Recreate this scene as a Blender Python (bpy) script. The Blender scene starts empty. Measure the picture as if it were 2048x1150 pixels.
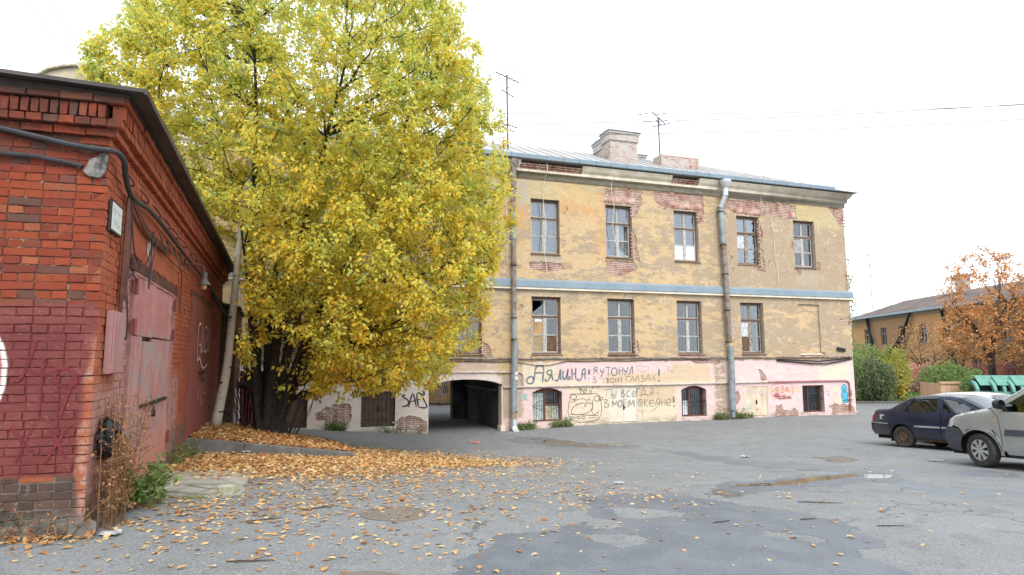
import bpy, bmesh, math, random
import numpy as np
from mathutils import Vector, Matrix, geometry
random.seed(7); RNG = np.random.default_rng(7)
SC = bpy.context.scene; COL = SC.collection
rad = math.radians
# ------------------------------------------------------------------ camera, sky, sun, exposure
cam_d = bpy.data.cameras.new("camera"); cam = bpy.data.objects.new("camera", cam_d); COL.objects.link(cam)
cam_d.sensor_width = 36.0; cam_d.lens = 36.0 * 1230 / 2048; cam_d.clip_start = .05; cam_d.clip_end = 3000
cam.matrix_world = Matrix.Translation((0, 0, 1.6)) @ Matrix.Rotation(rad(90 + 6.47), 4, 'X') @ Matrix.Rotation(rad(-.24), 4, 'Z')
SC.camera = cam
W = bpy.data.worlds.new("World"); SC.world = W; W.use_nodes = True
wn = W.node_tree; wn.nodes.clear()
sky = wn.nodes.new("ShaderNodeTexSky"); sky.sky_type = 'NISHITA'; sky.sun_disc = False
SUN_AZ, SUN_EL = 165.0, 48.0                      # compass azimuth the light comes from (0 = straight ahead), elevation
sky.sun_elevation = rad(SUN_EL); sky.sun_rotation = rad(SUN_AZ); sky.dust_density = 3; sky.ozone_density = 1
mx = wn.nodes.new("ShaderNodeMix"); mx.data_type = 'RGBA'; mx.inputs[0].default_value = .93
mx.inputs[7].default_value = (9.3, 9.9, 10.5, 1)  # closed cloud cover
bg = wn.nodes.new("ShaderNodeBackground"); bg.inputs[1].default_value = .118
wo = wn.nodes.new("ShaderNodeOutputWorld")
wn.links.new(sky.outputs[0], mx.inputs[6]); wn.links.new(mx.outputs[2], bg.inputs[0]); wn.links.new(bg.outputs[0], wo.inputs[0])
sl = bpy.data.lights.new("sun", 'SUN'); sl.energy = 1.5; sl.angle = rad(28); sl.color = (1, .965, .91)
so = bpy.data.objects.new("sun", sl); COL.objects.link(so)
_d = Vector((math.sin(rad(SUN_AZ)) * math.cos(rad(SUN_EL)), math.cos(rad(SUN_AZ)) * math.cos(rad(SUN_EL)), math.sin(rad(SUN_EL))))
so.rotation_euler = _d.to_track_quat('Z', 'Y').to_euler(); so.location = (0, -10, 40)
vs = SC.view_settings; vs.view_transform = 'Standard'; vs.look = 'None'; vs.gamma = 1; vs.use_curve_mapping = False; vs.exposure = .72
SC.display_settings.display_device = 'sRGB'
SC.render.engine = 'CYCLES'; cy = SC.cycles
cy.use_denoising = True; cy.denoiser = 'OPENIMAGEDENOISE'; cy.denoising_prefilter = 'ACCURATE'
cy.max_bounces = 7; cy.diffuse_bounces = 3; cy.glossy_bounces = 3; cy.transmission_bounces = 4; cy.transparent_max_bounces = 12
cy.caustics_reflective = False; cy.caustics_refractive = False; cy.sample_clamp_indirect = 6
# ------------------------------------------------------------------ mesh helpers
class MB:
    def __init__(s): s.v = []; s.f = []; s.m = []
    def add(s, vs, fs, m=0):
        b = len(s.v); s.v += [tuple(map(float, p)) for p in vs]; s.f += [tuple(b + i for i in f) for f in fs]; s.m += [m] * len(fs); return s
    def box(s, x0, x1, y0, y1, z0, z1, m=0):
        return s.add([(x, y, z) for z in (z0, z1) for y in (y0, y1) for x in (x0, x1)],
                     [(0, 2, 3, 1), (4, 5, 7, 6), (0, 1, 5, 4), (2, 6, 7, 3), (0, 4, 6, 2), (1, 3, 7, 5)], m)
    def obox(s, c, ax, ay, az, m=0):      # oriented box: centre + three half-axis vectors
        c, ax, ay, az = map(Vector, (c, ax, ay, az))
        return s.add([c + ax * i + ay * j + az * k for k in (-1, 1) for j in (-1, 1) for i in (-1, 1)],
                     [(0, 2, 3, 1), (4, 5, 7, 6), (0, 1, 5, 4), (2, 6, 7, 3), (0, 4, 6, 2), (1, 3, 7, 5)], m)
    def bar(s, a, b, w, h=None, up=(0, 0, 1), m=0):
        a, b = Vector(a), Vector(b); d = b - a; h = h or w
        x = d.normalized(); u = Vector(up); u = (u - x * u.dot(x))
        u = u.normalized() if u.length > 1e-4 else x.orthogonal().normalized()
        return s.obox((a + b) / 2, d / 2, x.cross(u) * w / 2, u * h / 2, m)
    def tube(s, pts, r, n=6, m=0, cap=True):
        P = [Vector(p) for p in pts]; N = len(P)
        if not hasattr(r, '__len__'): r = [r] * N
        b = len(s.v); t0 = (P[1] - P[0]).normalized(); u = t0.orthogonal().normalized()
        for i in range(N):
            t = (P[min(i + 1, N - 1)] - P[max(i - 1, 0)])
            t = t.normalized() if t.length > 1e-9 else t0
            u = u - t * u.dot(t); u = u.normalized() if u.length > 1e-6 else t.orthogonal().normalized()
            w = t.cross(u)
            for k in range(n):
                a = 2 * math.pi * k / n
                s.v.append(tuple(P[i] + (u * math.cos(a) + w * math.sin(a)) * r[i]))
        fs = [(b + i * n + k, b + i * n + (k + 1) % n, b + (i + 1) * n + (k + 1) % n, b + (i + 1) * n + k) for i in range(N - 1) for k in range(n)]
        if cap: fs += [tuple(b + k for k in range(n))[::-1], tuple(b + (N - 1) * n + k for k in range(n))]
        s.f += fs; s.m += [m] * len(fs); return s
    def grid(s, rows, m=0, flip=False):   # rows: list of equal-length point lists
        b = len(s.v); n = len(rows[0])
        for r_ in rows: s.v += [tuple(map(float, p)) for p in r_]
        for i in range(len(rows) - 1):
            for k in range(n - 1):
                q = (b + i * n + k, b + i * n + k + 1, b + (i + 1) * n + k + 1, b + (i + 1) * n + k)
                s.f.append(q[::-1] if flip else q); s.m.append(m)
        return s
    def lathe(s, prof, c, axis='y', n=24, m=0):   # prof: list of (radius, along)
        rows = []
        for k in range(n + 1):
            a = 2 * math.pi * k / n; row = []
            for r_, t in prof:
                p = (r_ * math.cos(a), r_ * math.sin(a))
                row.append((c[0] + p[0], c[1] + t, c[2] + p[1]) if axis == 'y' else (c[0] + p[0], c[1] + p[1], c[2] + t))
            rows.append(row)
        return s.grid(rows, m)
    def prism(s, poly, fn, d0, d1, m=0):          # poly 2-D points, fn(a,b,d) -> xyz
        n = len(poly); vs = [fn(a, b, d0) for a, b in poly] + [fn(a, b, d1) for a, b in poly]
        return s.add(vs, [tuple(range(n))[::-1], tuple(range(n, 2 * n))] + [(i, (i + 1) % n, n + (i + 1) % n, n + i) for i in range(n)], m)
    def build(s, name, mats, parent=None, smooth=None, loc=None):
        me = bpy.data.meshes.new(name); me.from_pydata(s.v, [], s.f)
        mats = mats if isinstance(mats, (list, tuple)) else [mats]
        for x in mats: me.materials.append(x)
        if len(mats) > 1: me.polygons.foreach_set("material_index", s.m)
        if smooth is not None: fixn(me, smooth)
        else:
            bm = bmesh.new(); bm.from_mesh(me); bmesh.ops.recalc_face_normals(bm, faces=bm.faces); bm.to_mesh(me); bm.free()
        return link(name, me, parent, loc)
def split_build(mb, name, mats, parent, smooth=None):     # one object per connected piece
    par = list(range(len(mb.v)))
    def find(i):
        while par[i] != i: par[i] = par[par[i]]; i = par[i]
        return i
    for f in mb.f:
        a = find(f[0])
        for q in f[1:]: par[find(q)] = a
    groups = {}
    for f in mb.f: groups.setdefault(find(f[0]), []).append(f)
    out_ = []
    for fs in groups.values():
        ids = sorted({q for f in fs for q in f}); ix = {q: i for i, q in enumerate(ids)}; k = MB(); k.add([mb.v[q] for q in ids], [tuple(ix[q] for q in f) for f in fs]); out_.append(k.build(name, mats, parent, smooth))
    return out_
def fixn(me, ang):
    bm = bmesh.new(); bm.from_mesh(me); bmesh.ops.remove_doubles(bm, verts=bm.verts, dist=1e-5)
    bmesh.ops.recalc_face_normals(bm, faces=bm.faces); c = math.cos(rad(ang))
    for f in bm.faces: f.smooth = True
    for e in bm.edges:
        if len(e.link_faces) == 2: e.smooth = e.link_faces[0].normal.dot(e.link_faces[1].normal) > c
    bm.to_mesh(me); bm.free()
def link(name, me, parent=None, loc=None):
    o = bpy.data.objects.new(name, me); COL.objects.link(o)
    if parent is not None: o.parent = parent
    if loc is not None: o.location = loc
    return o
def tag(o, label=None, cat=None, group=None, kind=None):
    for k, v in (('label', label), ('category', cat), ('group', group), ('kind', kind)):
        if v: o[k] = v
    return o
def thing(name, label, cat, loc=(0, 0, 0), rz=0, group=None):
    o = bpy.data.objects.new(name, None); COL.objects.link(o); o.empty_display_size = .2
    o.location = loc; o.rotation_euler = (0, 0, rz)
    return tag(o, label, cat, group)
def fastmesh(name, V, F, mat, parent=None, attr=None, smooth=False):   # V (n,3), F (m,k) numpy
    me = bpy.data.meshes.new(name); n, k = F.shape
    me.vertices.add(len(V)); me.vertices.foreach_set("co", V.astype(np.float32).ravel())
    me.loops.add(n * k); me.loops.foreach_set("vertex_index", F.astype(np.int32).ravel())
    me.polygons.add(n); me.polygons.foreach_set("loop_start", np.arange(0, n * k, k, dtype=np.int32))
    if attr is not None:
        a = me.attributes.new("tint", 'FLOAT', 'POINT'); a.data.foreach_set("value", attr.astype(np.float32))
    me.materials.append(mat); me.update(calc_edges=True); me.validate()
    if smooth: me.shade_smooth()
    return link(name, me, parent)
def pip(P, poly):
    P = np.asarray(P, float); x, y = P[:, 0], P[:, 1]; ins = np.zeros(len(P), bool); n = len(poly)
    for i in range(n):
        x1, y1 = poly[i]; x2, y2 = poly[(i + 1) % n]
        c = (y1 > y) != (y2 > y)
        if y1 != y2: ins ^= c & (x < (x2 - x1) * (y - y1) / (y2 - y1) + x1)
    return ins
def cdt(outline, holes=(), pts=()):     # triangulate a polygon with holes and interior points -> verts2d, tris, boundary loops
    vs, es = [], []
    for lp in [outline] + list(holes):
        b = len(vs); n = len(lp); vs += [Vector(p) for p in lp]; es += [(b + i, b + (i + 1) % n) for i in range(n)]
    vs += [Vector(p) for p in pts]
    r = geometry.delaunay_2d_cdt(vs, es, [], 0, 1e-6)
    V = np.array([tuple(v) for v in r[0]]); T = np.array(r[2]); c = V[T].mean(1)
    k = pip(c, outline)
    for h in holes: k &= ~pip(c, h)
    return V, T[k]
def resample(poly, step, closed=True):
    out = []; n = len(poly)
    for i in range(n if closed else n - 1):
        a, b = poly[i], poly[(i + 1) % n]; L = math.hypot(b[0] - a[0], b[1] - a[1]); k = max(1, int(round(L / step)))
        out += [(a[0] + (b[0] - a[0]) * j / k, a[1] + (b[1] - a[1]) * j / k) for j in range(k)]
    if not closed: out.append(poly[-1])
    return out
def rough(poly, step=.1, amp=.04, rnd=random):
    return [(x + rnd.gauss(0, amp), y + rnd.gauss(0, amp)) for x, y in resample(poly, step)]
def bedges(T):
    from collections import Counter
    d = {}
    for t in T:
        for i in range(3):
            a, b = int(t[i]), int(t[(i + 1) % 3]); d[(a, b)] = 1
    return [(a, b) for (a, b) in d if (b, a) not in d]
# ------------------------------------------------------------------ material helpers
class MT:
    def __init__(s, name):
        s.mat = bpy.data.materials.new(name); s.mat.use_nodes = True; s.nt = s.mat.node_tree; s.nt.nodes.clear()
        s.out = s.nt.nodes.new("ShaderNodeOutputMaterial"); s.geo = None; s._tc = None
    def put(s, i, v):
        if isinstance(v, bpy.types.NodeSocket): s.nt.links.new(v, i)
        elif v is not None: i.default_value = v if not (isinstance(v, tuple) and len(v) == 3 and len(getattr(i, 'default_value', ())) == 4) else (*v, 1)
    def pos(s):
        s.geo = s.geo or s.nt.nodes.new("ShaderNodeNewGeometry"); return s.geo.outputs['Position']
    def obj(s):
        s._tc = s._tc or s.nt.nodes.new("ShaderNodeTexCoord"); return s._tc.outputs['Object']
    def xyz(s, v):
        n = s.nt.nodes.new("ShaderNodeSeparateXYZ"); s.put(n.inputs[0], v); return n.outputs
    def comb(s, x, y, z):
        n = s.nt.nodes.new("ShaderNodeCombineXYZ")
        for i, q in enumerate((x, y, z)): s.put(n.inputs[i], q)
        return n.outputs[0]
    def m(s, op, a, b=None, c=None, clamp=False):
        n = s.nt.nodes.new("ShaderNodeMath"); n.operation = op; n.use_clamp = clamp
        for i, q in enumerate((a, b, c)): s.put(n.inputs[i], q)
        return n.outputs[0]
    def vm(s, op, a, b=None, scale=None):
        n = s.nt.nodes.new("ShaderNodeVectorMath"); n.operation = op; s.put(n.inputs[0], a); s.put(n.inputs[1], b)
        if scale is not None: s.put(n.inputs['Scale'], scale)
        return n.outputs['Value'] if op in ('DOT_PRODUCT', 'LENGTH', 'DISTANCE') else n.outputs[0]
    def noise(s, vec, scale, detail=4, rough=.55, dist=0, color=False):
        n = s.nt.nodes.new("ShaderNodeTexNoise"); s.put(n.inputs['Vector'], vec); n.inputs['Scale'].default_value = scale
        n.inputs['Detail'].default_value = detail; n.inputs['Roughness'].default_value = rough; n.inputs['Distortion'].default_value = dist
        return n.outputs[1 if color else 0]
    def vor(s, vec, scale, feature='DISTANCE_TO_EDGE', rnd=1):
        n = s.nt.nodes.new("ShaderNodeTexVoronoi"); n.feature = feature; s.put(n.inputs['Vector'], vec); n.inputs['Scale'].default_value = scale
        n.inputs['Randomness'].default_value = rnd; return n.outputs[0]
    def ss(s, x, a, b, lo=0., hi=1.):
        n = s.nt.nodes.new("ShaderNodeMapRange"); n.interpolation_type = 'SMOOTHSTEP'
        s.put(n.inputs[0], x); n.inputs[1].default_value = a; n.inputs[2].default_value = b; n.inputs[3].default_value = lo; n.inputs[4].default_value = hi
        return n.outputs[0]
    def mix(s, f, a, b, mode='MIX'):
        n = s.nt.nodes.new("ShaderNodeMix"); n.data_type = 'RGBA'; n.blend_type = mode
        s.put(n.inputs[0], f); s.put(n.inputs[6], a); s.put(n.inputs[7], b); return n.outputs[2]
    def ramp(s, f, stops, interp='LINEAR'):
        n = s.nt.nodes.new("ShaderNodeValToRGB"); n.color_ramp.interpolation = interp; s.put(n.inputs[0], f); e = n.color_ramp.elements
        while len(e) < len(stops): e.new(.5)
        for q, (p, c) in zip(e, stops): q.position = p; q.color = (*c, 1) if len(c) == 3 else c
        return n.outputs[0]
    def attr(s, name):
        n = s.nt.nodes.new("ShaderNodeAttribute"); n.attribute_name = name; return n.outputs['Fac']
    def rnd(s):
        return s.nt.nodes.new("ShaderNodeObjectInfo").outputs['Random']
    def bump(s, h, strength=.3, dist=.02, nrm=None):
        n = s.nt.nodes.new("ShaderNodeBump"); n.inputs['Strength'].default_value = strength; n.inputs['Distance'].default_value = dist
        s.put(n.inputs['Height'], h); s.put(n.inputs['Normal'], nrm); return n.outputs[0]
    def bsdf(s, color, rough=.8, metal=0., normal=None, spec=.5, **kw):
        n = s.nt.nodes.new("ShaderNodeBsdfPrincipled"); s.put(n.inputs['Base Color'], color); s.put(n.inputs['Roughness'], rough)
        s.put(n.inputs['Metallic'], metal); s.put(n.inputs['Normal'], normal); s.put(n.inputs['Specular IOR Level'], spec)
        for k, v in kw.items(): s.put(n.inputs[k.replace('_', ' ')], v)
        return n.outputs[0]
    def done(s, sh): s.nt.links.new(sh, s.out.inputs[0]); return s.mat
    def box(s, u, v, u0, u1, v0, v1, e=.05):        # soft rectangle mask
        a = s.m('MULTIPLY', s.ss(u, u0 - e, u0 + e), s.ss(u, u1 - e, u1 + e, 1, 0))
        b = s.m('MULTIPLY', s.ss(v, v0 - e, v0 + e), s.ss(v, v1 - e, v1 + e, 1, 0)); return s.m('MULTIPLY', a, b)
    def mx(s, a, b): return s.m('MAXIMUM', a, b)
    def mul(s, a, b): return s.m('MULTIPLY', a, b)
def simple(name, color, rough=.7, metal=0., var=.25, scale=8., bump=.15, spec=.4, color2=None, bscale=None):
    t = MT(name); p = t.obj(); n = t.noise(p, scale, 5); n2 = t.noise(p, scale * 7, 4)
    c2 = color2 or tuple(c * (1 - var * 1.6) for c in color)
    c = t.mix(t.ss(n, .35, .68), color, c2); c = t.mix(t.mul(t.ss(n2, .5, .75), .35), c, tuple(min(1, q * (1 + var)) for q in color))
    return t.done(t.bsdf(c, rough, metal, t.bump(t.noise(p, bscale or scale * 5, 4), bump, .01), spec))
# ------------------------------------------------------------------ terrain
_azv = lambda a: np.array([math.sin(rad(a)), math.cos(rad(a))])
FP = np.array([0, 24.]); FT = _azv(71.3); FI = -_azv(161.3)         # facade origin, along, inward
K = np.array([-3.775, 5.6]); ST = _azv(-20.6); SN = _azv(69.4)      # garage corner, along side wall, outward
FD = _azv(254.5); FFN = _azv(164.5)                                  # garage front: leftwards, outward
fw = lambda u, q=0: FP + FT * u + FI * q
_cp = [(0, 0, 0), (0, 4.4, -.02), (-3.6, 5.4, .06), (-4.6, 5.2, .1), (-6, 2, .15), (-4.1, 8, .03), (-6.04, 11.62, -.13), (-3.22, 12.68, -.41),
       (-4.45, 16.7, -.70), (-6.1, 15.8, -.25), (-7.3, 17.6, -.35), (9.25, 12.2, -.56), (10.6, 16.9, -.85), (12.65, 18.4, -.97), (3, 4.4, -.05),
       (17, 28.5, -1.15), (20, 40, -1.1), (-5, 45, -1.2), (35, 30, -1.1), (20, 5, -.35), (10, 0, -.1), (-10, 0, .1), (-20, 20, -.5), (0, 70, -1.2),
       (60, 60, -1.2), (40, 0, -.6), (-40, 0, 0), (-40, 60, -.9), (0, -20, .1), (0, 32, -1.2), (-9, 32, -1.2)]
_cp += [(*fw(u), z) for u, z in ((-12, -.6), (-7.64, -.82), (-5.64, -1.0), (-3.29, -1.17), (-.41, -1.19), (2, -1.12), (5.5, -1.09), (8.8, -1.11), (13, -1.09), (17, -1.14))]
_cp = np.array(_cp); _X = _cp[:, :2]
def _U(r2): return np.where(r2 > 0, .5 * r2 * np.log(np.maximum(r2, 1e-12)), 0)
_n = len(_cp); _A = np.zeros((_n + 3, _n + 3)); _A[:_n, :_n] = _U(((_X[:, None] - _X[None]) ** 2).sum(-1)) + np.eye(_n) * .02
_A[:_n, _n] = 1; _A[:_n, _n + 1:] = _X; _A[_n, :_n] = 1; _A[_n + 1:, :_n] = _X.T
_w = np.linalg.solve(_A, np.r_[_cp[:, 2], 0, 0, 0])
def gz(x, y):
    P = np.stack([np.atleast_1d(np.asarray(x, float)), np.atleast_1d(np.asarray(y, float))], -1).reshape(-1, 2); out = np.empty(len(P))
    for i in range(0, len(P), 20000):
        q = P[i:i + 20000]; out[i:i + 20000] = _U(((q[:, None] - _X[None]) ** 2).sum(-1)) @ _w[:_n] + _w[_n] + q @ _w[_n + 1:]
    r = np.hypot(P[:, 0], P[:, 1] - 15); k = np.clip((r - 40) / 30, 0, 1); k = k * k * (3 - 2 * k)
    return out * (1 - k) - 1.2 * k
g1 = lambda x, y: float(gz(x, y)[0])
def ramp_z(x, y):     # garage ramp surface, -9 where there is none
    d = np.stack([np.asarray(x) - K[0], np.asarray(y) - K[1]], -1); r = d @ ST; e = d @ SN
    t = (r - 6.43) / 4.3; zw = .13 - .1 * t; zo = -.30 - .34 * t
    z = zw + (zo - zw) * np.clip(e / 3.05, 0, 1.2)
    return np.where((r > 6.45) & (r < 10.7) & (e > -.2) & (e < 3.02), z, -9.)
def top_z(x, y): return np.maximum(gz(x, y), ramp_z(x, y))
# ================================================================== GROUND
def mat_asphalt():
    t = MT("asphalt"); p = t.pos(); x, y, _ = t.xyz(p)
    wv = t.vm('SCALE', t.vm('SUBTRACT', t.noise(p, .55, 5, .6, color=True), (.5, .5, .5)), scale=2.4)
    q = t.vm('ADD', p, wv); qx, qy, _q = t.xyz(q)
    fine = t.noise(p, 190, 3, .7); mid = t.noise(p, 22, 5, .65); big = t.noise(p, .5, 5, .6); st = t.noise(p, 2.6, 6, .62)
    dry = t.mix(t.ss(big, .32, .66), (.238, .249, .257), (.196, .206, .213))
    dry = t.mix(t.mul(t.ss(st, .50, .66), .75), dry, (.155, .158, .16))
    dry = t.mix(t.mul(t.ss(st, .42, .28), .35), dry, (.30, .303, .30))
    # small damp spots and stains
    spots = t.mul(t.ss(t.noise(t.vm('MULTIPLY', p, (1, 1.5, 1)), 2.6, 3, .5), .615, .635), t.ss(t.noise(p, .35, 2), .44, .52)); spots = t.mul(spots, t.ss(x, -1.0, .8))
    c = t.mix(t.mul(spots, .8), dry, t.mix(t.ss(st, .35, .65), (.118, .130, .145), (.140, .152, .165)))
    silt = t.mul(t.ss(t.noise(q, .9, 6, .65), .58, .68), t.ss(t.noise(p, .33, 3), .44, .56)); c = t.mix(t.mul(silt, .45), c, (.16, .135, .105))
    oil = t.mul(t.ss(t.noise(q, 1.7, 5, .65), .63, .68), t.ss(t.noise(p, .6, 2), .5, .58)); c = t.mix(t.mul(oil, .5), c, (.085, .085, .086)); wm = spots
    agg = t.noise(p, 55, 2, .6); patchm = t.vor(t.vm('ADD', p, (3.3, 1.7, 0)), .13, 'F1'); c = t.mix(t.mul(t.ss(patchm, .35, .55), .18), c, (.15, .152, .15))
    # pale dried film, cracks, grain
    film = t.mul(t.ss(t.noise(t.vm('MULTIPLY', q, (1, 2.2, 1)), 1.2, 6, .7), .60, .66), .35); c = t.mix(t.mul(film, t.m('SUBTRACT', 1., wm)), c, (.33, .325, .31))
    v1 = t.vor(t.vm('ADD', p, t.vm('SCALE', t.noise(p, 2.2, 4, color=True), scale=.8)), .38); cr = t.mul(t.mul(t.ss(v1, .008, .002), t.ss(t.noise(p, .3, 2), .48, .54)), .75)
    c = t.mix(t.mul(cr, .85), c, (.03, .03, .03))
    c = t.mix(t.mul(t.ss(agg, .54, .66), .5), c, (.40, .40, .39)); c = t.mix(t.mul(t.ss(agg, .46, .34), .5), c, (.075, .077, .08))
    c = t.mix(t.mul(t.ss(fine, .52, .72), .32), c, (.42, .415, .40)); c = t.mix(t.mul(t.ss(fine, .46, .3), .4), c, (.055, .055, .056))
    r = t.m('ADD', t.ss(wm, 0, 1, .9, .6), t.mul(t.m('SUBTRACT', mid, .5), .2))
    h = t.m('ADD', t.mul(fine, .6), t.m('ADD', t.mul(agg, 1.1), t.m('ADD', t.mul(mid, 1.0), t.mul(st, 1.4)))); h = t.m('SUBTRACT', h, t.mul(cr, 1.5))
    return t.done(t.bsdf(c, r, 0, t.bump(h, .7, .014), .5))
def nonuni(a, b, fine, lo, hi):
    c = list(np.arange(a, b, fine)); s = fine; x = b
    while x < hi: c.append(x); s *= 1.25; x += s
    c.append(hi); s = fine; x = a - fine; L = []
    while x > lo: L.append(x); s *= 1.25; x -= s
    return np.array([lo] + L[::-1] + c)
gx, gy = nonuni(-7, 12, .2, -500, 500), nonuni(1, 24, .2, -200, 900)
GX, GY = np.meshgrid(gx, gy); V = np.stack([GX.ravel(), GY.ravel(), gz(GX.ravel(), GY.ravel())], -1); nx = len(gx)
I = (np.arange(len(gy) - 1)[:, None] * nx + np.arange(nx - 1)[None]).ravel()
ground = fastmesh("asphalt_ground", V, np.stack([I, I + 1, I + nx + 1, I + nx], -1), mat_asphalt(), smooth=True); tag(ground, kind='structure')

WET=[[(3.0,2.6),(0.2,2.4),(-0.75,3.6),(-0.6,4.84),(-0.42,5.34),(-0.19,5.85),(0.24,6.22),(0.38,6.98),(0.81,7.78),(1.43,8.69),(2.3,9.26),(2.55,8.63),(3.32,10.15),(4.51,10.69),(5.46,11.23),(6.52,11.86),(6.96,11.22),(6.52,10.26),(5.66,9.76),(4.94,9.57),(3.99,9.13),(3.25,8.69),(2.73,8.14),(2.98,7.71),(3.47,7.49),(3.53,6.78),(3.57,6.39),(3.6,5.86),(3.27,5.6),(3.13,5.45),(3.14,5.09),(3.1,4.94)]]
HOLES=[[(1.27,7.36),(1.8,7.29),(1.66,6.94),(1.29,7.02)],[(0.76,6.72),(0.99,6.66),(0.88,6.44)],[(0.77,5.97),(1.09,5.93),(0.92,5.78)],[(2.57,6.2),(2.85,6.13),(2.69,6.0)]]
STREAK=[[(6.13,10.86),(6.52,10.65),(6.69,9.7),(7.39,9.18),(7.51,8.87),(7.0,8.28),(6.74,8.38),(6.08,8.54),(5.8,9.14),(5.73,9.88)],[(3.81,18.12),(4.63,16.43),(5.19,14.39),(5.98,13.13),(6.47,12.31),(7.16,12.74),(8.0,12.26),(8.75,11.83),(8.98,11.11),(8.54,10.57),(7.77,10.87),(7.24,11.52),(6.07,11.38),(5.41,11.9),(4.43,13.17),(3.96,15.85)],[(-0.18,22.24),(1.28,21.44),(1.98,19.94),(3.56,19.09),(3.84,18.11),(2.46,17.73),(1.12,18.8),(-0.16,20.05)]]
SILT=[[(2.59,9.02),(3.11,9.51),(3.31,8.84),(3.17,7.98),(2.94,8.04),(2.66,8.55)],[(6.82,14.4),(7.68,14.79),(7.85,13.95),(7.18,13.04),(6.58,13.29)],[(0.25,21.52),(1.58,20.93),(2.37,19.25),(3.31,18.55),(2.36,18.04),(0.99,19.27)],[(0.79,4.89),(0.98,5.15),(1.25,5.11),(1.16,4.9)],[(0.59,7.9),(1.18,8.6),(1.56,8.43),(0.92,7.59)],[(2.5,7.68),(2.72,7.62),(2.57,7.35),(2.44,7.41)],[(5.2,12.28),(5.87,12.06),(6.2,11.79),(5.43,11.55)]]
PUD=[[(3.32,9.7),(4.03,9.93),(4.79,10.56),(5.52,11.0),(6.19,11.31),(5.99,10.86),(5.43,10.5),(4.57,9.9),(4.01,9.51),(3.37,9.41)],[(6.21,11.23),(6.69,11.08),(6.29,10.59),(5.87,10.58)],[(2.53,19.35),(3.44,18.82),(3.15,18.44),(2.6,18.73)],[(0.58,20.85),(1.38,20.53),(1.19,19.98),(0.64,20.24)]]
def mat_damp(name, ca, cb, rough_, flat=False, edge=.05):
    t = MT(name); p = t.pos(); n = t.noise(p, 2.4, 6, .62); ag = t.noise(p, 55, 2, .6); fine = t.noise(p, 170, 3, .7); c = t.mix(t.ss(n, .35, .65), ca, cb)
    e = t.m('ADD', t.attr("tint"), t.m('ADD', t.mul(t.m('SUBTRACT', t.noise(p, 2.1, 7, .68), .5), .9 if not flat else .35), t.mul(t.m('SUBTRACT', t.noise(p, 9, 4, .6), .5), .35)))
    al = t.ss(e, .24, .27 if flat or edge < .1 else .27 + edge); tr = t.nt.nodes.new("ShaderNodeBsdfTransparent"); ms = t.nt.nodes.new("ShaderNodeMixShader"); t.put(ms.inputs[0], al); t.put(ms.inputs[1], tr.outputs[0])
    def fin(sh): t.put(ms.inputs[2], sh); return t.done(ms.outputs[0])
    if flat: return fin(t.bsdf(c, rough_, 0, t.comb(0., 0., 1.), .5, IOR=1.33))
    c = t.mix(t.mul(t.ss(ag, .57, .72), .35), c, (.34, .35, .36)); c = t.mix(t.mul(t.ss(ag, .44, .3), .45), c, (.045, .047, .05))
    return fin(t.bsdf(c, t.m('ADD', rough_, t.mul(t.m('SUBTRACT', n, .5), .3)), 0, t.bump(t.m('ADD', t.mul(fine, .5), t.mul(ag, .9)), .35, .01), .5))
M_damp = mat_damp("damp_asphalt", (.100, .113, .132), (.137, .151, .168), .6); M_dampf = mat_damp("half_dry_asphalt", (.125, .138, .155), (.16, .174, .19), .6); M_silt = mat_damp("brown_wet_silt", (.12, .098, .075), (.165, .14, .115), .6, edge=.4); M_water = mat_damp("puddle_water", (.075, .055, .036), (.10, .075, .05), .03, True)
rg_ = random.Random(77)
def ragged(poly, step, amp):
    for k in range(3): poly = rough(poly, step / (1.6 ** k) if k else step * 2, amp / (1.7 ** k), rg_)
    return poly
def ground_sheet(name, poly, h, mat, hls=(), amp=.07, step=.3, dscale=.5):
    gs_ = min(.2, dscale / 2.5); poly = ragged(poly, step, amp); hls = [ragged(q, step, amp * .6) for q in hls]; A_ = np.array(poly); g = np.array([(x, y) for x in np.arange(A_[:, 0].min(), A_[:, 0].max(), gs_) for y in np.arange(A_[:, 1].min(), A_[:, 1].max(), gs_)]).reshape(-1, 2); k = pip(g, poly)
    for q in hls: k &= ~pip(g, q)
    V, T = cdt(poly, hls, [tuple(q) for q in g[k]]); z = gz(V[:, 0], V[:, 1]) + h; B_ = np.array([q for lp in [poly] + list(hls) for q in resample(lp, .08)]); dd = np.array([np.hypot(*(B_ - v).T).min() for v in V]); o = fastmesh(name, np.c_[V, z], T, mat, None, np.minimum(dd / dscale, 1.0), True); tag(o, kind='structure'); return o
for i, q in enumerate(STREAK): ground_sheet("damp_streak", q, .0012, M_dampf, amp=.10, dscale=.4)
ground_sheet("damp_patch", WET[0], .0018, M_damp, HOLES, amp=.11)
for q in SILT: ground_sheet("wet_silt", q, .0024, M_silt, amp=.06, step=.2, dscale=.35)
for q in PUD: ground_sheet("puddle", q, .003, M_water, amp=.03, step=.15, dscale=.14)
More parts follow.
